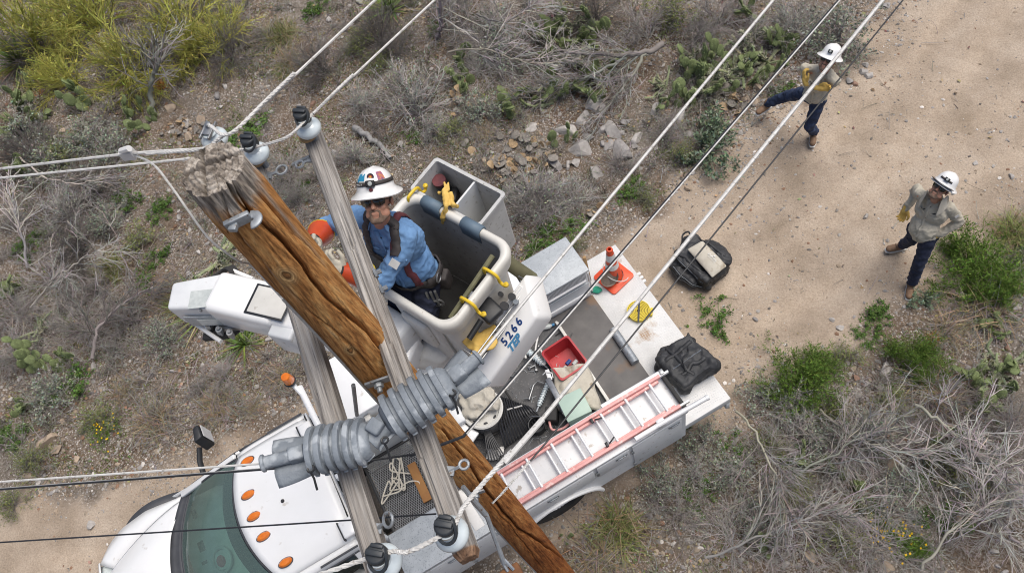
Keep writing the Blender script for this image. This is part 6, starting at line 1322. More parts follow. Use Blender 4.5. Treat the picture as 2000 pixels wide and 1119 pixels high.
    # gloves
    for i in (0, 1):
        fd, th_, curl, cuf = hands_[i]; w_ = arms[i][2]; y = Vector(fd).normalized(); x = Vector(th_); x = (x-y*x.dot(y)).normalized(); z = x.cross(y); M = Matrix(((x.x,y.x,z.x,w_.x),(x.y,y.y,z.y,w_.y),(x.z,y.z,z.z,w_.z),(0,0,0,1)))
        g = place('glove', blob(hand(M, curl, sc=1.12), .0055, 2), glove, o)
        if cuf:
            e = arms[i][1]; d = (e-w_).normalized(); MB().tube([w_-d*.015, w_+d*.05, w_+d*.13, w_+d*.185], [.052,.066,.082,.090], 18).build('gauntlet', 'glove_orange', g); MB().tube([w_+d*.180+d.orthogonal().normalized()*0, w_+d*.19], [.0915,.0915], 20).build('gauntlet_edge', 'cuff_yellow', g); MB().tube([w_-d*.022, w_-d*.006], .049, 16).build('wrist_strap', 'harness', g)
        else:
            e = arms[i][1]; d = (e-w_).normalized(); MB().tube([w_-d*.005, w_+d*.025, w_+d*.05], [.037,.043,.048], 14).build('cuff', glove, g)
    # hard hat
    hat = MB(HM @ Matrix.Translation((0,-.004,.075)) @ Matrix.Rotation(-.06, 4, 'X')); n = 40; L = []
    for r_, z_ in ((0,.118),(.03,.116),(.06,.106),(.085,.086),(.103,.058),(.112,.025),(.116,.0),(.135,-.012),(.155,-.022),(.160,-.026),(.157,-.032),(.135,-.022),(.112,-.010),(.104,.02),(.09,.06),(.05,.09)):
        row = []
        for k in range(n):
            a = 2*math.pi*k/n; ca, sa = math.cos(a), math.sin(a); rid = .006*math.exp(-(ca/.16)**2)*(z_ > .03)+.004*(math.exp(-((ca-.42)/.1)**2)+math.exp(-((ca+.42)/.1)**2))*(z_ > .04)
            row.append((r_*ca*.93, r_*sa*1.1, z_+rid-(.016*abs(ca)**2-.006 if r_ > .13 else 0)-(.012*max(0, sa) if r_ > .13 else 0)))
        L.append(row)
    loops(hat, L); ht = hat.build('hard_hat', 'hat_white', o, smooth=55); HH = hat.M
    def onhat(az, z_, out=.0):
        r_ = np.interp(z_, [0,.025,.058,.086,.106], [.116,.112,.103,.085,.06])+out; return HH @ Vector((r_*math.cos(az)*.93, r_*math.sin(az)*1.1, z_))
    # sunglasses
    for s_ in (1, -1):
        mb = MB(HM); mb.add([(s_*x, .112-.9*max(0, x-.01)**1.35, z) for x, z in ((.004,.024),(.03,.032),(.060,.030),(.074,.016),(.068,-.008),(.038,-.020),(.012,-.008))], [tuple(range(7))]); mb.build('sunglass_lens', 'glass_dark', o, solid=.004)
    mb = MB(HM); mb.tube([(-.012,.108,.016),(0,.112,.018),(.012,.108,.016)], .003, 6); mb.tube([(.063,.092,.014),(.078,.04,.008),(.080,-.01,.004)], .003, 6); mb.tube([(-.063,.092,.014),(-.078,.04,.008),(-.080,-.01,.004)], .003, 6); mb.build('sunglass_frame', 'black_plastic', o)
    bd = blob([('c', hp(-.055,.035,-.075), hp(-.02,.078,-.104), .02, .02), ('c', hp(.055,.035,-.075), hp(.02,.078,-.104), .02, .02), ('c', hp(-.02,.078,-.104), hp(.02,.078,-.104), .022, .022), ('c', hp(-.024,.095,-.047), hp(.024,.095,-.047), .0075, .0075), ('c', hp(-.026,.092,-.05), hp(-.028,.083,-.09), .008, .012), ('c', hp(.026,.092,-.05), hp(.028,.083,-.09), .008, .012)], .006, 2); place('beard', bd, 'beard', o)
    place('hair', blob([('e', hp(0,-.045,.005), (.078,.066,.06), H3), ('c', hp(.075,-.0,.02), hp(.072,.01,-.02), .01, .006), ('c', hp(-.075,-.0,.02), hp(-.072,.01,-.02), .01, .006)], .008, 2), 'hair', o)
    hatdeco(o, ht, HH, onhat); return dict(o=o, shirt=sw, so=so_, neck=neck, pel=pel, chest=chest, waist=waist, rt=rt, f=f2, up=up, arms=arms, legs=legs, HM=HM)
def lamp(ht, HH, onhat, az=math.pi/2, z=.045, strap=True):
    mb = MB(HH); q = HH.inverted() @ onhat(az, z, .014); mb.box(q, (.052,.022,.038), rz=az-math.pi/2); l = mb.build('headlamp', 'black_plastic', ht, bevel=.006); MB(HH).lathe([(.013,0),(.011,.006),(0,.007)], Matrix.Translation(q) @ Matrix.Rotation(az-math.pi/2, 4, 'Z') @ Matrix.Translation((0,.011,.002)) @ Matrix.Rotation(-math.pi/2, 4, 'X'), 12).build('lens', 'screen_pale', l)
    if strap: mb = MB(); mb.grid([[onhat(a, .030, .004), onhat(a, .052, .004)] for a in np.linspace(0, 2*math.pi, 41)]); mb.build('headlamp_strap', 'harness', ht, solid=.003)
def sticker(ht, onhat, az, z, w_, h_, m, tx=None, tm_='white_band'):
    c = onhat(az, z, .004); u = (onhat(az+.1, z, .004)-c).normalized(); v = (onhat(az, z+.01, .004)-c).normalized(); mb = MB(); K = 5
    mb.grid([[onhat(az+w_/.115*(i/K-.5), z+h_*(j/K-.5), .003) for j in range(K+1)] for i in range(K+1)]); s_ = mb.build('sticker', m, ht)
    if tx: text(tx, h_*.5, frame(c+u.cross(v)*.0015*(1 if (u.cross(v)).dot(c-onhat(az, z, -.05)) > 0 else -1), -u, v), tm_, ht, 'sticker_print', ext=.0004)
# -- the lineman in the bucket
def deco_b(o, ht, HH, onhat):
    lamp(ht, HH, onhat, math.pi/2+.12, .044); sticker(ht, onhat, 1.02, .074, .066, .042, 'sticker_blue'); sticker(ht, onhat, 1.12, .050, .05, .018, 'screen_pale'); sticker(ht, onhat, 2.35, .076, .050, .042, 'sticker_orange'); sticker(ht, onhat, .45, .062, .034, .024, 'screen_pale')
    c = onhat(1.72, .078, .004); n_ = (c-onhat(1.72, .078, -.05)).normalized(); T = Matrix.Translation(c) @ n_.to_track_quat('Z', 'Y').to_matrix().to_4x4(); MB(T).lathe([(.021,-.002),(.021,.0015),(0,.0018)], None, 20).build('round_sticker', 'print_dark', ht); MB(T).lathe([(.012,.001),(.012,.0022),(0,.0024)], None, 16).build('sticker_print', 'print_red', ht); MB(T).lathe([(.006,.002),(.006,.003),(0,.003)], None, 12).build('sticker_print', 'cuff_yellow', ht)
    c = onhat(math.pi/2+.1, .010, .006); n_ = (c-onhat(math.pi/2+.1, .010, -.05)).normalized(); MB(Matrix.Translation(c) @ n_.to_track_quat('Z', 'Y').to_matrix().to_4x4()).lathe([(.012,-.002),(.012,.001),(0,.001)], None, 16).build('round_sticker', 'harness_red', ht)
    c = onhat(1.0, .041, .008); u = (onhat(1.1, .041, .008)-c).normalized(); v = (onhat(1.0, .05, .008)-c).normalized(); text('P. LAW', .016, frame(c, -u, v), 'white_band', ht, 'strap_lettering', ext=.0004)
bm_ = person('lineman in blue shirt, hard hat and harness working from the raised bucket', P(800,575,RZ-1.03), P(738,392,5.93), (.12,-1,0), .85, P(742,428,5.73), (P(695,424,5.63), P(797,466,5.62)), P(812,532,5.0), (-.12,-1,0), (P(614,470,5.66), P(668,529,5.66)), (P(628,440,5.3), P(812,585,5.15)), (P(800,600,RZ-.95), P(842,590,RZ-.95)), (P(790,600,4.6), P(835,600,4.6)), ((-.4,-.9,0), (-.1,-1,0)), 'shirt_blue', 'navy', 'glove_cream', ((P(642,505,5.72)-P(614,470,5.66), (.3,.3,.9), 1.1, True), (P(640,508,5.74)-P(668,529,5.66), (0,.4,.9), 1.1, True)), deco_b, sc=1.14, belly=.015)
D = bm_; o = D['o']; sw = D['shirt']; n_, c_, p_, w_, r_, f_, u_ = (D[k] for k in ('neck', 'chest', 'pel', 'waist', 'rt', 'f', 'up'))
for s_ in (1, -1):
    ribbon(sw, [p_+u_*.06-f_*.14+r_*s_*.06, c_-f_*.16+r_*s_*.08, n_+r_*s_*.10+u_*.03, c_+u_*.05+f_*.16+r_*s_*.115, w_+f_*.16+r_*s_*.12, p_+u_*.05+f_*.15+r_*s_*.10], .048, .010).build('harness_strap', 'harness_red' if s_ < 0 else 'harness', o, solid=.006)
    q = c_+u_*.085+f_*.13+r_*s_*.12; ribbon(sw, [n_+r_*s_*.10+u_*.05, n_+r_*s_*.115+f_*.08, c_+u_*.08+f_*.17+r_*s_*.12], .058, .012).build('shoulder_pad', 'harness', o, solid=.008)
ribbon(sw, [c_-u_*.02+f_*.16+r_*.15, c_-u_*.03+f_*.18, c_-u_*.02+f_*.16-r_*.15], .035, .012).build('chest_strap', 'harness', o, solid=.006); MB().box((0,0,0), (.06,.05,.02), frame(c_-u_*.03+f_*.135, r_, u_)).build('buckle', 'steel', o, bevel=.005)
ring = [p_+u_*.055+r_*math.cos(a)*.22+f_*math.sin(a)*.18 for a in np.linspace(0, 2*math.pi, 14)]; ribbon(sw, ring, .085, .012).build('body_belt', 'harness', o, solid=.012)
for s_, a in ((1, 0), (-1, 0)):
    mb = MB(); q = p_+u_*.04+r_*s_*.195; mb.box(q-u_*.10, (.09,.10,.16), rz=math.atan2(r_.y, r_.x)); mb.build('tool_pouch', 'harness', o, bevel=.015); mb = MB(); mb.tube([q+u_*.02+f_*.05+f_*.035*math.cos(t)+u_*.035*math.sin(t)+r_*s_*.01 for t in np.linspace(0, 6.28, 16)[:-1]], .006, 6, closed=True); mb.build('d_ring', 'steel', o)
for k in range(3): mb = MB(); q = p_-u_*.02+r_*(-.17+.03*k)+f_*(.12+.01*k); mb.tube([q, q-u_*.12+f_*.02], .010, 8); mb.tube([q-u_*.14+f_*.02+r_*.03*math.cos(t)+u_*.045*math.sin(t) for t in np.linspace(0, 6.28, 14)[:-1]], .007, 6, closed=True); mb.build('carabiner', 'steel', o)
def patch(D, i, t_, w_, h_, off=.0):
    a, b = D['arms'][i][0], D['arms'][i][1]; q = a.lerp(b, t_); d = (b-a).normalized(); out = (Vector((0,0,CAMZ))-q).normalized(); out = (out-d*out.dot(d)).normalized(); bv = BVHTree.FromPolygons([v.co.copy() for v in D['shirt'].vertices], [tuple(p.vertices) for p in D['shirt'].polygons]); l, nn, _, _ = bv.find_nearest(q+out*.1); s_ = d.cross(nn).normalized()
    M = frame(l+nn*.004, s_, -d); MB(M).box((0,0,0), (w_,h_,.003)).build('sleeve_patch', 'white_band', D['so']); return M
M = patch(bm_, 1, .48, .062, .055); MB(M).box((-.014,.0,.002), (.022,.03,.002)).build('patch_print', 'light_print', bm_['so'])
for k in range(4): MB(M).box((.016,-.012+k*.009,.002), (.022,.004,.002)).build('patch_print', 'print_red', bm_['so'])
# -- the two men on the road
def deco_1(o, ht, HH, onhat): lamp(ht, HH, onhat, math.pi/2+.1, .045, False)
hat2 = P(1842,366,1.74)
def deco_2(o, ht, HH, onhat):
    lamp(ht, HH, onhat, math.pi/2+.15, .045, False); mb = MB(); mb.grid([[onhat(a, .028, .004), onhat(a, .046, .004)] for a in np.linspace(1.0, 2.3, 14)]); mb.build('headlamp_strap', 'harness', ht, solid=.003); mb = MB(HH)
    mb.grid([[(r_*math.cos(a)*.95, r_*math.sin(a)*1.12, -.012-.10*(r_-.12)) for r_ in (.118,.145,.166)] for a in np.linspace(.55, 2.6, 16)]); mb.build('tinted_visor', 'glass_dark', ht, solid=.004)
w1h = P(1618,118,1.70)
w1 = person('man with arms crossed in khaki shirt and jeans, one leg out to the side', P(1588,262,.0), w1h, (-.50,-.75,0), .72, P(1611,136,1.50), (P(1573,134,1.40), P(1632,158,1.40)), P(1588,188,.90), (-.38,-.92,0), (P(1598,172,1.34), P(1574,160,1.36)), ((.22,-.25,-1), (-.22,-.25,-1)), (P(1487,206,.16), P(1590,258,.12)), (P(1535,170,.6), P(1590,220,.7)), ((-.75,-.6,0), (-.15,-1,0)), 'shirt_khaki', 'jeans', 'glove_yellow', (((.9,-.15,.1), (0,.3,1), .9, False), ((-.25,.55,.65), (0,-.3,1), .9, False)), deco_1, 'crew members standing on the dirt road', belly=.02)
w2 = person('man with hands on hips in khaki shirt and navy trousers, face turned up', P(1770,528,.0), P(1838,368,1.70), (-.80,-.75,0), .88, P(1828,388,1.51), (P(1797,381,1.44), P(1853,405,1.44)), P(1801,456,.93), (-.62,-.80,0), (P(1769,408,1.03), P(1832,458,1.02)), ((.35,-.9,-.2), (-.7,-.7,-.25)), (P(1763,478,.10), P(1781,553,.10)), (P(1775,465,.5), P(1795,515,.5)), ((-.95,-.2,0), (-.25,-1,0)), 'shirt_khaki', 'navy', 'glove_yellow', (((-.15,-.35,-.9), (.6,-.6,.2), .9, False), ((-.75,-.1,-.55), (0,-.4,.8), .9, False)), deco_2, 'crew members standing on the dirt road', belly=.035)
M = patch(w2, 1, .42, .045, .035); MB(M).box((0,0,.002), (.03,.014,.002)).build('patch_print', 'light_print', w2['so'])
for D in (w1, w2):
    for s_ in (1, -1): ribbon(D['shirt'], [D['chest']+D['up']*.095+D['f']*.16+D['rt']*s_*.115, D['chest']+D['up']*.09+D['f']*.17+D['rt']*s_*.065], .012, .006).build('chest_lettering', 'print_dark', D['so'], solid=.001)
n_, u_, r_, f_ = (w2[k] for k in ('neck', 'up', 'rt', 'f'))
for s_ in (1, -1): MB().grid([[n_+u_*.12+r_*s_*.095-f_*.04, n_+u_*.13+r_*s_*.10+f_*.05, n_+u_*.12+r_*s_*.075+f_*.10], [n_+u_*.0+r_*s_*.13-f_*.05, n_-u_*.03+r_*s_*.135+f_*.07, n_-u_*.04+r_*s_*.10+f_*.135], [n_-u_*.02+r_*s_*.15-f_*.03, n_-u_*.07+r_*s_*.15+f_*.09, n_-u_*.14+r_*s_*.085+f_*.155]]).build('neck_shade', 'canvas', w2['o'], solid=.005, sub=1)
# ================================================================ things on the truck and on the road
def bag(name, label, c, rz, L, Wd, Ht, seed, cat_='bag', extra=(), grp='black equipment bags', am=.02):
    M = Matrix.Translation(c) @ Matrix.Rotation(rz, 4, 'Z'); R3 = M.to_3x3(); T = lambda x, y, z: M @ Vector((x, y, z)); o = thing(name, label, cat_, M, grp)
    pr = [('b', T(0,0,Ht*.48), (L*.93, Wd*.88, Ht*.86), R3), ('c', T(-L*.4,-Wd*.32,Ht*.25), T(L*.4,-Wd*.32,Ht*.25), Ht*.26, Ht*.26), ('c', T(-L*.4,Wd*.32,Ht*.25), T(L*.4,Wd*.32,Ht*.25), Ht*.26, Ht*.26), ('e', T(0,0,Ht*.72), (L*.44,Wd*.36,Ht*.3), R3), ('e', T(L*.44,0,Ht*.42), (L*.09,Wd*.42,Ht*.42), R3), ('e', T(-L*.44,0,Ht*.42), (L*.09,Wd*.42,Ht*.42), R3)]
    pr += [('e', T(*q), r, R3) for q, r in extra]; me = ruffle(ruffle(blob(pr, .012, 6), am, 4.2, seed), am*.35, 11, seed+3); place('bag_body', me.copy(), 'black_nylon', o); return o, me, T
g = P(1368,522,.0); g.z = gz(g)
o, me, T = bag('equipment_bag', 'black slouched bag on the dirt road with a pale pouch on top', g, -.75, .64, .52, .31, 4, extra=(((.05,.26,.14), (.22,.09,.12)), ((-.05,-.28,.10), (.24,.09,.10)), ((-.30,.12,.12), (.1,.16,.12)), ((.2,.2,.2), (.14,.12,.1))), am=.035)
for pts, w_ in (([T(-.28,-.16,.2), T(-.1,-.14,.33), T(.12,-.16,.3), T(.28,-.12,.18)], .05), ([T(-.25,.2,.2), T(0,.22,.3), T(.25,.18,.2)], .045), ([T(-.2,-.3,.12), T(.05,-.33,.12), T(.26,-.26,.1)], .03)): ribbon(me, pts, w_, .008).build('strap', 'black_nylon', o, solid=.005)
for pts in ([T(-.26,-.22,.25), T(-.05,-.24,.28), T(.24,-.2,.2)], [T(-.2,-.31,.2), T(.0,-.34,.18), T(.25,-.28,.12)]): ribbon(me, pts, .006, .004).build('piping', 'cover_grey', o)
MB().tube(poly([T(-.30,.16,.2), T(-.40,.2,.22), T(-.43,.12,.2), T(-.36,.05,.16), T(-.30,.06,.15)], 5), .014, 8, flat=.5).build('handle', 'black_nylon', o)
q = T(.16,.25,.27); ellip = MB().tube([T(.17+.085*math.cos(a), .22+.035*math.sin(a), .285+.0*a) for a in np.linspace(0, 6.28, 24)[:-1]], .0035, 5, closed=True)
for k in range(5): ellip.tube([T(.11+.028*k, .20, .288), T(.12+.026*k, .235, .288), T(.125+.027*k, .205, .288)], .003, 4)
ellip.build('oval_logo', 'white_band', o)
pp = [P(1342,487,.36), P(1372,470,.36), P(1420,520,.33), P(1391,543,.33)]; o2 = thing('pouch', 'pale canvas pouch lying on the black bag on the road', 'pouch', P(1382,508,.3)); ct = sum(pp, Vector())/4; rows = []
for i in range(13):
    row = []
    for j in range(9):
        s_, t_ = j/8, i/12; a = pp[0].lerp(pp[1], s_); b = pp[3].lerp(pp[2], s_); q = a.lerp(b, t_); q.z += .045*math.sin(math.pi*s_)**.6*math.sin(math.pi*min(1, max(0, t_)))**.35+.012*mnoise.noise(q*16); row.append(q)
    rows.append(row)
MB().grid(rows).build('pouch_body', 'canvas', o2, solid=.02, sub=1)
mc = pp[0].lerp(pp[2], .64)+Vector((0,0,.075)); ux = (pp[2]-pp[1]).normalized(); uy = (pp[1]-pp[0]).normalized(); mb = MB()
for k in range(9): mb.box((-.07+.017*k, (.004 if k % 2 else -.004), 0), (.006 if k % 3 else .011, .016, .002))
for k in range(8): mb.box((-.05+.017*k, -.028, 0), (.01, .005, .002))
mb.lathe([(.011,0),(.011,.002),(0,.002)], Matrix.Translation((0,.03,0)), 10); mb.M = frame(mc, ux, uy); mb.build('faded_print', 'steel', o2)
o, me, T = bag('equipment_bag', 'black duffel bag on the truck tail beside the ladder', TW(.215,.66,.825), -2.544+.12, .52, .54, .33, 9, extra=(((.1,-.22,.16), (.12,.09,.1)), ((-.18,.2,.2), (.1,.1,.12))), am=.03)
for pts, w_ in (([T(-.2,-.14,.25), T(0,-.12,.36), T(.2,-.12,.25)], .045), ([T(-.22,.12,.22), T(0,.12,.34), T(.22,.12,.22)], .045), ([T(.06,-.24,.2), T(.08,0,.35), T(.08,.24,.2)], .04)): ribbon(me, pts, w_, .008).build('strap', 'black_nylon', o, solid=.005)
ribbon(me, [T(-.2,.02,.3), T(0,.03,.35), T(.2,.0,.3)], .012, .006).build('zip', 'steel', o); MB().tube(poly([T(-.1,-.1,.3), T(-.05,-.02,.39), T(.05,.0,.39), T(.1,.1,.3)], 6), .014, 8, flat=.5).build('handle', 'black_nylon', o)
# ladder on the compartment lid
lad = thing('extension_ladder', 'faded red and white extension ladder lying on the truck side box', 'ladder', TW(1.7,1.0,1.5)); RY = (.815, 1.205); zl = 1.545
for k, y in enumerate(RY):
    mb = tb(); mb.box2((.66,y-.018,zl-.045), (2.86,y+.018,zl+.03)); mb.build('side_rail', 'ladder_pink', lad, bevel=.006); mb = tb(); yy = y+(.034 if k == 0 else -.034); mb.box2((.70,yy-.014,zl-.055), (2.86,yy+.014,zl-.005)); mb.build('side_rail', 'ladder_pink', lad, bevel=.005)
    tb().box2((.55,y-.012,zl-.03), (.70,y+.012,zl+.02)).build('rail_foot', 'aluminium', lad, bevel=.004)
for i in range(8):
    x = .80+.305*i
    if x < 2.86: tb().tube([(x,.83,zl), (x,1.19,zl)], .016, 10).build('rung', 'aluminium', lad)
    if x+.075 < 2.86: tb().tube([(x+.075,.85,zl-.035), (x+.075,1.17,zl-.035)], .014, 10).build('rung', 'aluminium', lad)
for y in (.86, 1.16): mb = tb(); mb.box((1.53,y,zl+.03), (.03,.05,.035)); mb.tube([(1.50,y,zl+.02), (1.42,y+(.03 if y < 1 else -.03),zl+.035)], .009, 6); mb.build('rung_lock', 'black_plastic', lad, bevel=.004)
rk = thing('ladder_rack', 'white tube brackets holding the ladder at the truck tail', 'rack', TW(.8,1.0,1.46))
tb().tube([(1.36,.775,1.55), (.60,.785,1.55)], .026, 12).build('tube', 'white_paint', rk); tb().tube([(1.25,1.262,1.56), (.98,1.262,1.56)], .026, 12).build('tube', 'white_paint', rk); tb().tube([(1.0,1.262,1.56), (.40,1.285,1.58)], .027, 12).tube([(.40,1.285,1.58), (.37,1.286,1.58)], .03, 12).build('tube', 'aluminium', rk)
mb = tb(); mb.box((.93,1.25,1.545), (.09,.08,.07)); mb.build('latch', 'aluminium', rk, bevel=.008); mb = tb(); mb.box2((.60,.80,1.46), (.64,1.25,1.52)); mb.build('end_strap', 'rubber', rk, bevel=.006); tb().box((.62,.79,1.55), (.05,.06,.06)).build('latch', 'steel', rk, bevel=.006)
# cone, lid, shovel stick on the tail shelf
TZS = .822
cn = thing('traffic_cone', 'orange traffic cone with white bands on the truck tail', 'cone', TW(.265,-.83,TZS)); K = Matrix.Translation((.265,-.83,TZS)) @ Matrix.Rotation(.25, 4, 'Z'); mb = MB(MT @ K); loops(mb, [rrect(.37,.37,.04,0), rrect(.37,.37,.04,.022), rrect(.30,.30,.05,.034), [(.125*math.cos(2*math.pi*k/28+.1), .125*math.sin(2*math.pi*k/28+.1), .04) for k in range(28)]]); mb.build('base', 'cone_orange', cn, smooth=40)
def cone_r(z): return .118-(.118-.032)*z/.70
mb = MB(MT @ K); mb.lathe([(cone_r(z), z) for z in (.03,.3,.5,.66,.70)]+[(.022,.70),(.022,.5)], None, 28, cap=False); mb.build('cone_body', 'cone_orange', cn)
for z0, z1 in ((.30,.40), (.47,.60)): MB(MT @ K).lathe([(cone_r(z0)+.002, z0), (cone_r(z1)+.002, z1)], None, 28, cap=False).build('white_band', 'white_band', cn)
MB(MT @ K).lathe([(.036,.655),(.042,.675),(.036,.695),(.026,.70),(.022,.66)], None, 20, cap=False).build('collar', 'cone_orange', cn)
tn = thing('rusty_lid', 'brown dented metal lid leaning on the traffic cone', 'lid', TW(.42,-.74,.9)); q = P(1190,543,1.02); MB(frame(q, (P(1212,530,1.02)-P(1168,553,1.02)), Vector((0,.5,1)))).lathe([(0,.0),(.10,.0),(.112,.006),(.115,.018),(.112,.012),(.10,.004)], None, 26, cap=False).build('lid', 'tin_brown', tn, solid=.003)
wr_ = thing('wire_loop', 'white wire loop hung round the traffic cone', 'wire', TW(.265,-.83,.95)); MB(MT @ K).tube([(.15*math.cos(a)-.03, .15*math.sin(a)+.02, .13+.12*math.cos(a+.5)) for a in np.linspace(-2.2, 2.6, 22)], .006, 6).build('wire', 'wire_white', wr_)
sk = thing('wooden_stake', 'pale wooden handle standing at the galvanised lid corner', 'handle', TW(.62,-.80,.9)); MB().beam(P(1141,502,1.5), P(1152,548,1.0), .04, .035).build('shaft', 'wood_plain', sk, bevel=.008); tb().tube([(.60,-.78,.9),(.60,-.80,1.35)], .012, 8).build('rod', 'aluminium', sk)
rg = thing('green_rag', 'small green rag beside the traffic cone', 'rag', P(1163,565,.86)); place('cloth', ruffle(blob([('e', P(1163,566,.85), (.08,.05,.02))], .008, 3), .015, 14, 2), mat('rag_green', (.03,.30,.19), None, scale=20, rough=.9), rg)
# hose roll and pipe
hr_ = thing('hose_roll', 'coiled flat yellow strap roll with a black tie on the tail', 'hose', TW(.285,-.27,TZS)); hc = MT.inverted() @ P(1248,609,.84); mb = tb()
pts = [(hc.x+r*math.cos(a), hc.y+r*math.sin(a)) for a, r in zip(np.linspace(0, 2*math.pi*7, 300), np.linspace(.018, .142, 300))]; vs = []; w_ = .0058
for i, (x, y) in enumerate(pts):
    a = 2*math.pi*7*i/299; dx, dy = math.cos(a)*w_, math.sin(a)*w_; vs += [(x-dx,y-dy,TZS+.002),(x-dx,y-dy,TZS+.05),(x+dx,y+dy,TZS+.05),(x+dx,y+dy,TZS+.002)]
mb.add(vs, [(i*4+k, i*4+(k+1) % 4, i*4+4+(k+1) % 4, i*4+4+k) for i in range(299) for k in range(4)]); mb.build('coil', 'yellow_hose', hr_, smooth=40)
a_ = math.radians(60); mb = tb(); mb.box((hc.x,hc.y,TZS+.054), (.31,.022,.005), rz=-2.544*-1+.95+3.14*0 if False else .96); mb.build('tie', 'black_plastic', hr_); tb().box((hc.x-.12,hc.y+.09,TZS+.03), (.10,.03,.045), rz=.9).build('strap_end', 'yellow_hose', hr_, bevel=.004)
pi_ = thing('pipe', 'short grey metal pipe lying across the tail plates', 'pipe', P(1218,677,.87)); MB().tube([P(1197,643,.885), P(1241,708,.885)], .052, 20).build('tube', 'hardware', pi_)
# crate, canvas, green box, insulators, spare wheel, cables on the bed
BZ = .86
cm = MT @ Matrix.Translation((1.36,-.12,BZ)) @ Matrix.Rotation(.06, 4, 'Z'); cr = thing('crate', 'red plastic crate with blue fittings on the truck bed', 'crate', cm)
mb = loops(MB(cm), [rrect(.30,.36,.03,0), rrect(.36,.42,.04,.22), rrect(.39,.45,.045,.222), rrect(.39,.45,.045,.235), rrect(.345,.405,.035,.237), rrect(.29,.35,.03,.012)]); mb.add(rrect(.29,.35,.03,.012), [tuple(range(28))]); mb.build('tub', 'red_plastic', cr, smooth=40)
ft = thing('blue_fittings', 'blue plastic fittings lying inside the red crate', 'fittings', cm @ Vector((.02,.05,.08)))
for k, (x, y) in enumerate(((-.02,.02), (.06,.06), (.0,.12), (-.08,.07))): MB(cm).tube([(x-.03,y,.12), (x+.035,y+.02,.13)], .024, 10).build('fitting', 'blue_print' if k % 2 == 0 else 'screen_pale', ft)
cv = thing('canvas_sheet', 'crumpled beige canvas sheet beside the red crate', 'canvas', P(1115,760,.95)); rows = []
cA, cB, cC, cD = P(1072,718,1.06), P(1145,708,1.03), P(1178,800,.96), P(1088,800,.98)
for i in range(26):
    row = []
    for j in range(22):
        s_, t_ = j/21, i/25; q = cA.lerp(cB, s_).lerp(cD.lerp(cC, s_), t_); e = min(s_, 1-s_, t_, 1-t_); w2_ = mnoise.noise(q*5)*.05+abs(mnoise.noise(q*9+Vector((3,0,0))))*.07; q = q+Vector((mnoise.noise(q*4+Vector((9,0,0)))*.05, mnoise.noise(q*4)*.05, w2_+.05*math.sin(math.pi*s_)*math.sin(math.pi*t_)-.05*(e < .04))); q.z = max(q.z, BZ+.02); row.append(q)
    rows.append(row)
MB().grid(rows).build('sheet', 'canvas', cv, solid=.006, sub=1)
gm_ = MT @ Matrix.Translation((1.565,.46,BZ+.02)) @ Matrix.Rotation(-.10, 4, 'Z'); gb = thing('metal_box', 'pale green metal box at the ladder edge of the bed', 'box', gm_); MB(gm_).box2((-.14,-.14,0), (.14,.15,.28)).build('case', 'box_green', gb, bevel=.01); MB(gm_).box2((-.148,-.148,.28), (.148,.158,.30)).build('lid', 'box_green', gb, bevel=.006); MB(gm_).box2((.148,-.03,.18), (.158,.04,.26)).build('latch', 'steel', gb, bevel=.003)
tl_ = thing('fuse_tool', 'grey hinged fuse cutout beside the pale green box', 'tool', P(1088,785,1.0)); mb = MB(); mb.beam(P(1070,740,1.1), P(1104,803,1.14), .07, .06); mb.build('body', 'steel', tl_, bevel=.01); MB().beam(P(1068,722,1.06), P(1075,742,1.06), .05, .02).tube([P(1060,732,1.06), P(1066,726,1.08), P(1078,728,1.08), P(1080,738,1.06)], .008, 6).build('bracket', 'aluminium', tl_, bevel=.003); MB().beam(P(1096,800,1.1), P(1116,815,1.12), .06, .06).build('end_cap', 'black_plastic', tl_, bevel=.012)
def ribbed(name, label, a, b, r, n, grp):
    o = thing(name, label, 'insulator', a, grp); d = b-a; M = Matrix.Translation(a) @ d.to_track_quat('Z', 'Y').to_matrix().to_4x4(); L = d.length; pr = [(.02,0)]
    for k in range(n): z = L*(.06+.88*k/n); pr += [(r*.62,z),(r,z+L*.02),(r,z+L*.4/n),(r*.62,z+L*.62/n)]
    MB(M).lathe(pr+[(.02,L)], None, 18).build('sheds', 'porcelain', o); MB().tube([a-d.normalized()*.07, a], .012, 8).build('fitting', 'hardware', o); MB().tube([b, b+d.normalized()*.05], .014, 8).build('fitting', 'hardware', o); return o
ribbed('ribbed_insulator', 'ribbed grey insulator lying beside the pale green box', P(1052,793,.93), P(1072,745,.95), .036, 9, 'loose ribbed insulators on the bed'); ribbed('ribbed_insulator', 'ribbed grey insulator under the numbered white boom', P(1062,712,.95), P(1025,680,.95), .042, 8, 'loose ribbed insulators on the bed')
hk = thing('hook_rod', 'bent steel hook rod left of the ribbed insulator', 'hook', P(1040,750,.9)); MB().tube([P(1033,780,.9), P(1042,752,.9), P(1050,744,.92), P(1062,748,.92)], .010, 8).tube([P(1022,779,.9), P(1038,777,.9)], .008, 6).build('rod', 'steel', hk)
cl = thing('hook_clamp', 'white bent wire clamp lying by the boom lettering', 'clamp', P(1050,690,.95)); MB().tube(poly([P(1052,650,.95), P(1046,690,.97), P(1062,712,.97), P(1064,700,.97), P(1052,675,.96)], 6), .011, 8).tube([P(1022,676,.95), P(1027,700,.95)], .014, 8).build('rod', 'white_band', cl)
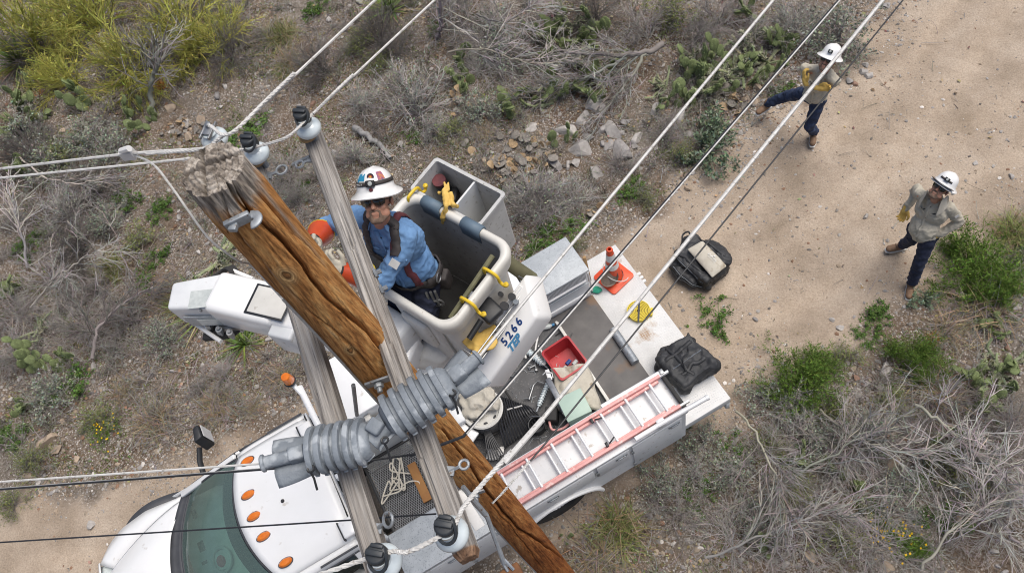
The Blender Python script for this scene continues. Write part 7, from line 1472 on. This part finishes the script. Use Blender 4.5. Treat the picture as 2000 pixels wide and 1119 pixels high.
for k, (px, py, w_, l_) in enumerate(((1035,718,.014,.07), (1047,722,.012,.09), (1003,735,.01,.08), (1022,640,.012,.06))): nb = thing('bolt', ['short steel bolt below the white wire clamp', 'longer steel bolt right below the white clamp', 'steel bolt under the lower edge of the boom', 'steel bolt near the cross rail end'][k], 'bolt', P(px,py,.88), 'loose bolts on the truck bed'); q = P(px,py,.885); d = Vector((math.cos(k*1.3+.5), math.sin(k*1.3+.5), 0)); MB().tube([q, q+d*l_], w_, 8).build('shank', 'steel', nb); MB().tube([q-d*.018, q], w_*1.9, 6).build('head', 'steel', nb)
bt = thing('water_bottle', 'clear plastic bottle with blue cap on the bed', 'bottle', P(1070,638,.9)); MB().tube([P(1060,640,.91), P(1073,637,.91), P(1078,635,.91)], [.032,.032,.014], 14).build('bottle', 'screen_pale', bt); MB().tube([P(1078,635,.91), P(1083,633,.91)], .018, 12).build('cap', 'light_print', bt)
sq = P(942,798,1.2); sm_ = Matrix.Translation((sq.x, sq.y, .865)); sp = thing('drum', 'pale round drum with a holed rim, cloth over it, under the boom', 'drum', sm_); MB(sm_).lathe([(.19,0),(.205,.03),(.205,.26),(.215,.28),(.215,.30)], None, 40, cap=False).build('drum_wall', 'liner_grey', sp); mb = MB(sm_); mb.lathe([(.215,.30),(.235,.305),(.24,.325),(.225,.335),(.20,.33),(.185,.30),(.16,.295),(0,.295)], None, 40, cap=False); rm = mb.build('rim', 'off_white', sp)
for k in range(8): a = k*math.pi/4+.3; MB(sm_).lathe([(.020,0),(.020,.004),(0,.004)], Matrix.Translation((.165*math.cos(a), .165*math.sin(a), .2965)) @ Matrix.Rotation(a, 4, 'Z') @ Matrix.Diagonal((.7,1.3,1,1)), 10).build('rim_hole', 'print_dark', rm)
rag = thing('rag', 'crumpled off white cloth on the spare wheel', 'cloth', P(930,770,1.2)); place('cloth', ruffle(blob([('e', P(932,776,1.25), (.21,.17,.055)), ('e', P(905,758,1.28), (.12,.11,.07)), ('e', P(958,790,1.24), (.10,.09,.05)), ('e', P(925,805,1.22), (.12,.08,.05))], .009, 4), .036, 8, 6), 'canvas', rag)
cb = thing('cable_coil', 'thick coil of black cable on the truck bed', 'cable', P(1000,820,.95))
for k in range(15): o_ = k*.019; a, b = P(966+k*4.6,772+k*1.5,.98), P(985+k*5.2,868-k*3.5,.95); m_ = a.lerp(b, .5)+Vector((0,0,.10+.02*math.sin(k*2.1))); MB().tube(poly([a-Vector((0,0,.1)), a, m_, b, b-Vector((0,0,.1))], 5), .011, 7).build('loop', 'wire_black', cb)
MB().tube([P(990,800,1.06), P(1020,792,1.06)], .01, 6).build('tie', 'wire_white', cb)
pg = thing('paper_sheet', 'crumpled white paper by the dark cable bundle', 'paper', P(965,885,.9)); place('paper', ruffle(blob([('b', P(962,887,.9), (.15,.12,.012)), ('b', P(978,880,.9), (.08,.1,.012))], .006, 1), .02, 14, 4), 'white_band', pg)
cb2 = thing('cable_bundle', 'short black cable bundle on the white paper', 'cable', P(955,870,.95))
for k in range(7): MB().tube([P(946+k*1.5,838,1.02), P(950+k*4,872,1.0), P(955+k*6,900,.93)], .008, 6).build('strand', 'wire_black', cb2)
wt = thing('white_trough', 'white folded sheet metal piece beside the spare wheel', 'trough', P(905,850,1.1)); MB().beam(P(888,828,1.15), P(930,855,1.1), .13, .05).build('sheet', 'white_paint', wt, bevel=.012); MB().beam(P(884,800,1.2), P(900,830,1.18), .16, .14).build('box', 'white_box', wt, bevel=.02)
an_ = thing('angle_iron', 'dark angle iron lying under the cable coil', 'bracket', P(1040,820,.9)); MB().beam(P(1022,812,.9), P(1040,798,.9), .03, .03).beam(P(1040,798,.9), P(1068,838,.9), .03, .03).build('bar', 'rubber', an_, bevel=.003)
pb_ = thing('pink_hose', 'short pink hose loop by the green box', 'hose', P(1085,835,.95)); MB().tube(poly([P(1072,820,1.0), P(1078,838,1.0), P(1095,838,1.02), P(1110,828,1.05), P(1120,812,1.1)], 6), .014, 8).build('tube', 'ladder_pink', pb_); MB().box((0,0,0), (.14,.16,.2), frame(P(1078,812,.96), (1,0,0), (0,1,0))).build('holder', 'rubber', pb_, bevel=.01)
dr = thing('scrap_wire', 'scraps of bent wire scattered over the bed floor', 'wire', P(1040,680,.87)); rw = random.Random(3); mb = MB()
for k in range(46):
    q = MT @ Vector((rw.uniform(1.25,2.2), rw.uniform(-.68,.5), BZ+.008)); a = rw.uniform(0, 6.28); l_ = rw.uniform(.03,.13); mb.tube([q, q+Vector((math.cos(a)*l_*.5, math.sin(a)*l_*.5, .008)), q+Vector((math.cos(a+.6)*l_, math.sin(a+.6)*l_, .002))], .0028, 4)
mb.build('scrap', 'hardware', dr); dr['kind'] = 'stuff'; del dr['category']; del dr['label']; dr['label'] = 'scraps of bent wire scattered over the bed floor'
# ropes on the basket
def tangle(name, label, c, r, n, seed, z):
    rg_ = random.Random(seed); o = thing(name, label, 'rope', c, 'white ropes on the mesh basket'); pts = [c+Vector((rg_.gauss(0, r)*.55, rg_.gauss(0, r), z+rg_.uniform(.0,.05))) for _ in range(n)]
    MB().tube(poly(pts, 7), .0085, 6).build('rope', 'rope_white', o); return o
tangle('rope', 'tangled white rope heap on the black mesh basket', P(768,945,1.25), .13, 20, 5, .0); tangle('rope', 'white rope coil behind the far crossarm by the cabinet', P(725,812,1.45), .10, 14, 8, .0)
rp = thing('rope', 'loose white rope tail trailing off the mesh basket', 'rope', P(800,935,1.25), 'white ropes on the mesh basket'); MB().tube(poly([P(783,950,1.27), P(800,940,1.27), P(818,941,1.27), P(822,955,1.26), P(838,968,1.25)], 6), .0085, 6).build('rope', 'rope_white', rp)
# in and around the bucket
mt_ = thing('test_meter', 'black handled meter with pale display in the bucket tray', 'meter', P(945,630,4.95)); q = P(956,607,5.0); dx = (P(975,590,5.0)-P(940,622,5.0)).normalized(); dy = Vector((-dx.y,dx.x,.15)); MB(frame(q, dy, dx)).box((0,0,0), (.15,.14,.07)).build('case', 'black_plastic', mt_, bevel=.018); MB(frame(q, dy, dx)).box((0,0,.037), (.095,.10,.004)).build('display', 'screen_pale', mt_, bevel=.004); MB().tube([P(940,625,4.98), P(916,662,4.95)], .021, 12).build('handle', 'black_plastic', mt_)
mb = MB(frame(q, dy, dx)); rw = random.Random(2)
for k in range(14): mb.box((rw.uniform(-.035,.035), rw.uniform(-.04,.04), .040), (rw.uniform(.008,.028),.004,.002), rz=rw.uniform(-.6,.6))
mb.build('display_print', 'print_dark', mt_)
yg = thing('work_gloves', 'yellow leather gloves under the meter in the tray', 'gloves', P(935,665,4.8)); place('glove', ruffle(blob([('e', P(938,668,4.84), (.12,.07,.03)), ('e', P(915,650,4.84), (.07,.06,.035)), ('c', P(938,680,4.84), P(925,695,4.84), .03, .025), ('c', P(950,650,4.84), P(965,640,4.84), .025, .02)], .008, 3), .015, 12, 3), 'glove_yellow', yg)
yr = thing('yellow_gloves', 'pair of yellow gloves hung over the bucket rim', 'gloves', P(872,395,5.25)); gl = [('c', P(868,372,5.26), P(872,402,5.29), .018, .022), ('c', P(872,402,5.29), P(866,425,5.2), .022, .019), ('c', P(880,380,5.26), P(885,400,5.27), .02, .022), ('c', P(866,372,5.26), P(857,378,5.22), .014, .011), ('c', P(870,370,5.26), P(868,358,5.25), .013, .010), ('c', P(874,372,5.26), P(876,358,5.25), .013, .010), ('c', P(884,398,5.27), P(893,404,5.22), .02, .014), ('c', P(866,425,5.2), P(866,440,5.0), .02, .015)]; place('glove', ruffle(blob(gl, .006, 3), .008, 18, 3), 'glove_yellow', yr)
it = thing('impact_tool', 'red and black power tool standing in the tool bin', 'tool', P(870,370,5.0)); MB().tube([P(860,356,5.08), P(872,372,4.95)], .05, 14).build('body', 'black_plastic', it, bevel=.006); MB().tube([P(857,352,5.11), P(859,355,5.085)], .052, 14).build('grip_band', 'harness_red', it); MB().box((0,0,0), (.09,.12,.10), frame(P(884,385,4.92), (1,0,0), (0,1,0))).build('battery', 'black_plastic', it, bevel=.01)
lg = thing('wooden_pole', 'mossy green wooden pole end beyond the tool tray', 'pole', P(1005,520,4.4)); MB().tube([P(985,508,4.55), P(1038,545,4.2)], [.055,.06], 18).build('shaft', 'log_green', lg)
sk2 = thing('hot_stick', 'old wooden rod leaning inside the bucket', 'stick', MBK @ Vector((.36,0,RZ-.3))); MB(MBK).tube([(.37,-.26,RZ-.10), (.375,.24,RZ-.02)], .018, 8).build('shaft', 'log_green', sk2)
MB(MBK).tube(poly([(.34,-.2,RZ-.3),(.36,-.05,RZ-.2),(.35,.05,RZ-.32),(.36,.15,RZ-.15)], 6), .008, 6).build('cord', 'wire_white', sk2)
for k, (px, py, r_) in enumerate(((985,598,.03), (1000,580,.026), (978,575,.018), (1008,590,.018))): ht_ = thing('hand_tool', ['black handled tool beside the meter in the tray', 'black handled tool nearest the boom edge in the tray', 'thin black tool behind the meter in the tray', 'grey capped tool at the tray corner'][k], 'tool', P(px,py,4.9), 'tools standing in the bucket tray'); MB().tube([P(px+4,py+3,4.8), P(px,py,4.97)], r_*.7, 10).build('shaft', 'steel', ht_); MB().tube([P(px+1,py,4.93), P(px-1,py-1,5.02)], r_, 12).build('grip', 'black_plastic' if k < 3 else 'cover_grey', ht_)
rt_ = thing('ratchet', 'chrome ratchet hanging inside the bucket wall', 'tool', MBK @ Vector((.33,-.05,RZ-.3))); MB(MBK).tube([(.36,-.04,RZ-.14), (.34,-.06,RZ-.4)], .012, 8).tube([(.36,-.04,RZ-.12), (.36,-.04,RZ-.17)], .024, 10).build('tool', 'aluminium', rt_)

hs = thing('black_hose', 'loose black hose looped round the pale drum', 'hose', P(930,830,.95)); MB().tube(poly([P(985,760,.95), P(1000,790,.93), P(985,835,.93), P(940,855,.95), P(905,845,1.0), P(890,815,1.05)], 7), .013, 8).build('tube', 'rubber', hs)
bb = thing('tool_bucket', 'small open black bucket beside the pale green box', 'bucket', P(1050,840,.87)); q = P(1052,838,.87); MB(Matrix.Translation(q)).lathe([(.075,0),(.09,.17),(.096,.172),(.094,.18),(.086,.178),(.072,.01),(0,.01)], None, 26, cap=False).build('tub', 'black_plastic', bb); MB(Matrix.Translation(q)).tube([(.092*math.cos(a), .092*math.sin(a)*.3+.06, .17+.05*math.sin(a)) for a in np.linspace(0, 3.14, 12)], .004, 5).build('bail', 'steel', bb)
tb_ = thing('tool_bag', 'dark tool bag slumped on the bucket floor behind the lineman', 'bag', MBK @ Vector((.12,.12,RZ-1.0))); R3 = MBK.to_3x3(); place('bag_body', ruffle(blob([('b', MBK @ Vector((.14,.08,RZ-.93)), (.30,.22,.15), R3), ('e', MBK @ Vector((.2,.12,RZ-.87)), (.12,.08,.07), R3)], .012, 4), .03, 8, 5), 'harness', tb_)
MB(MBK).tube(poly([(.1,-.05,RZ-.86),(.2,.0,RZ-.82),(.28,.06,RZ-.86),(.2,.12,RZ-.84),(.1,.08,RZ-.84),(.16,0,RZ-.82)], 6), .010, 6).build('lanyard', 'print_red', tb_)
cr_ = thing('coiled_rope', 'dark rope coil hanging over the bucket wall inside', 'rope', MBK @ Vector((.30,.2,RZ-.6)))
for k in range(4): MB(MBK).tube([(.33-.012*k+.05*math.sin(a)*.2, .17+.075*math.cos(a), RZ-.62+.16*math.sin(a)) for a in np.linspace(0, 6.28, 18)[:-1]], .009, 6, closed=True).build('loop', 'harness', cr_)
cl2 = thing('wire_offcut', 'short black wire offcuts on the bed near the cross rail', 'wire', P(1100,660,.87))
MB().tube(poly([P(1085,655,.88), P(1098,648,.89), P(1108,662,.88), P(1118,650,.88)], 5), .006, 6).build('wire', 'wire_black', cl2)
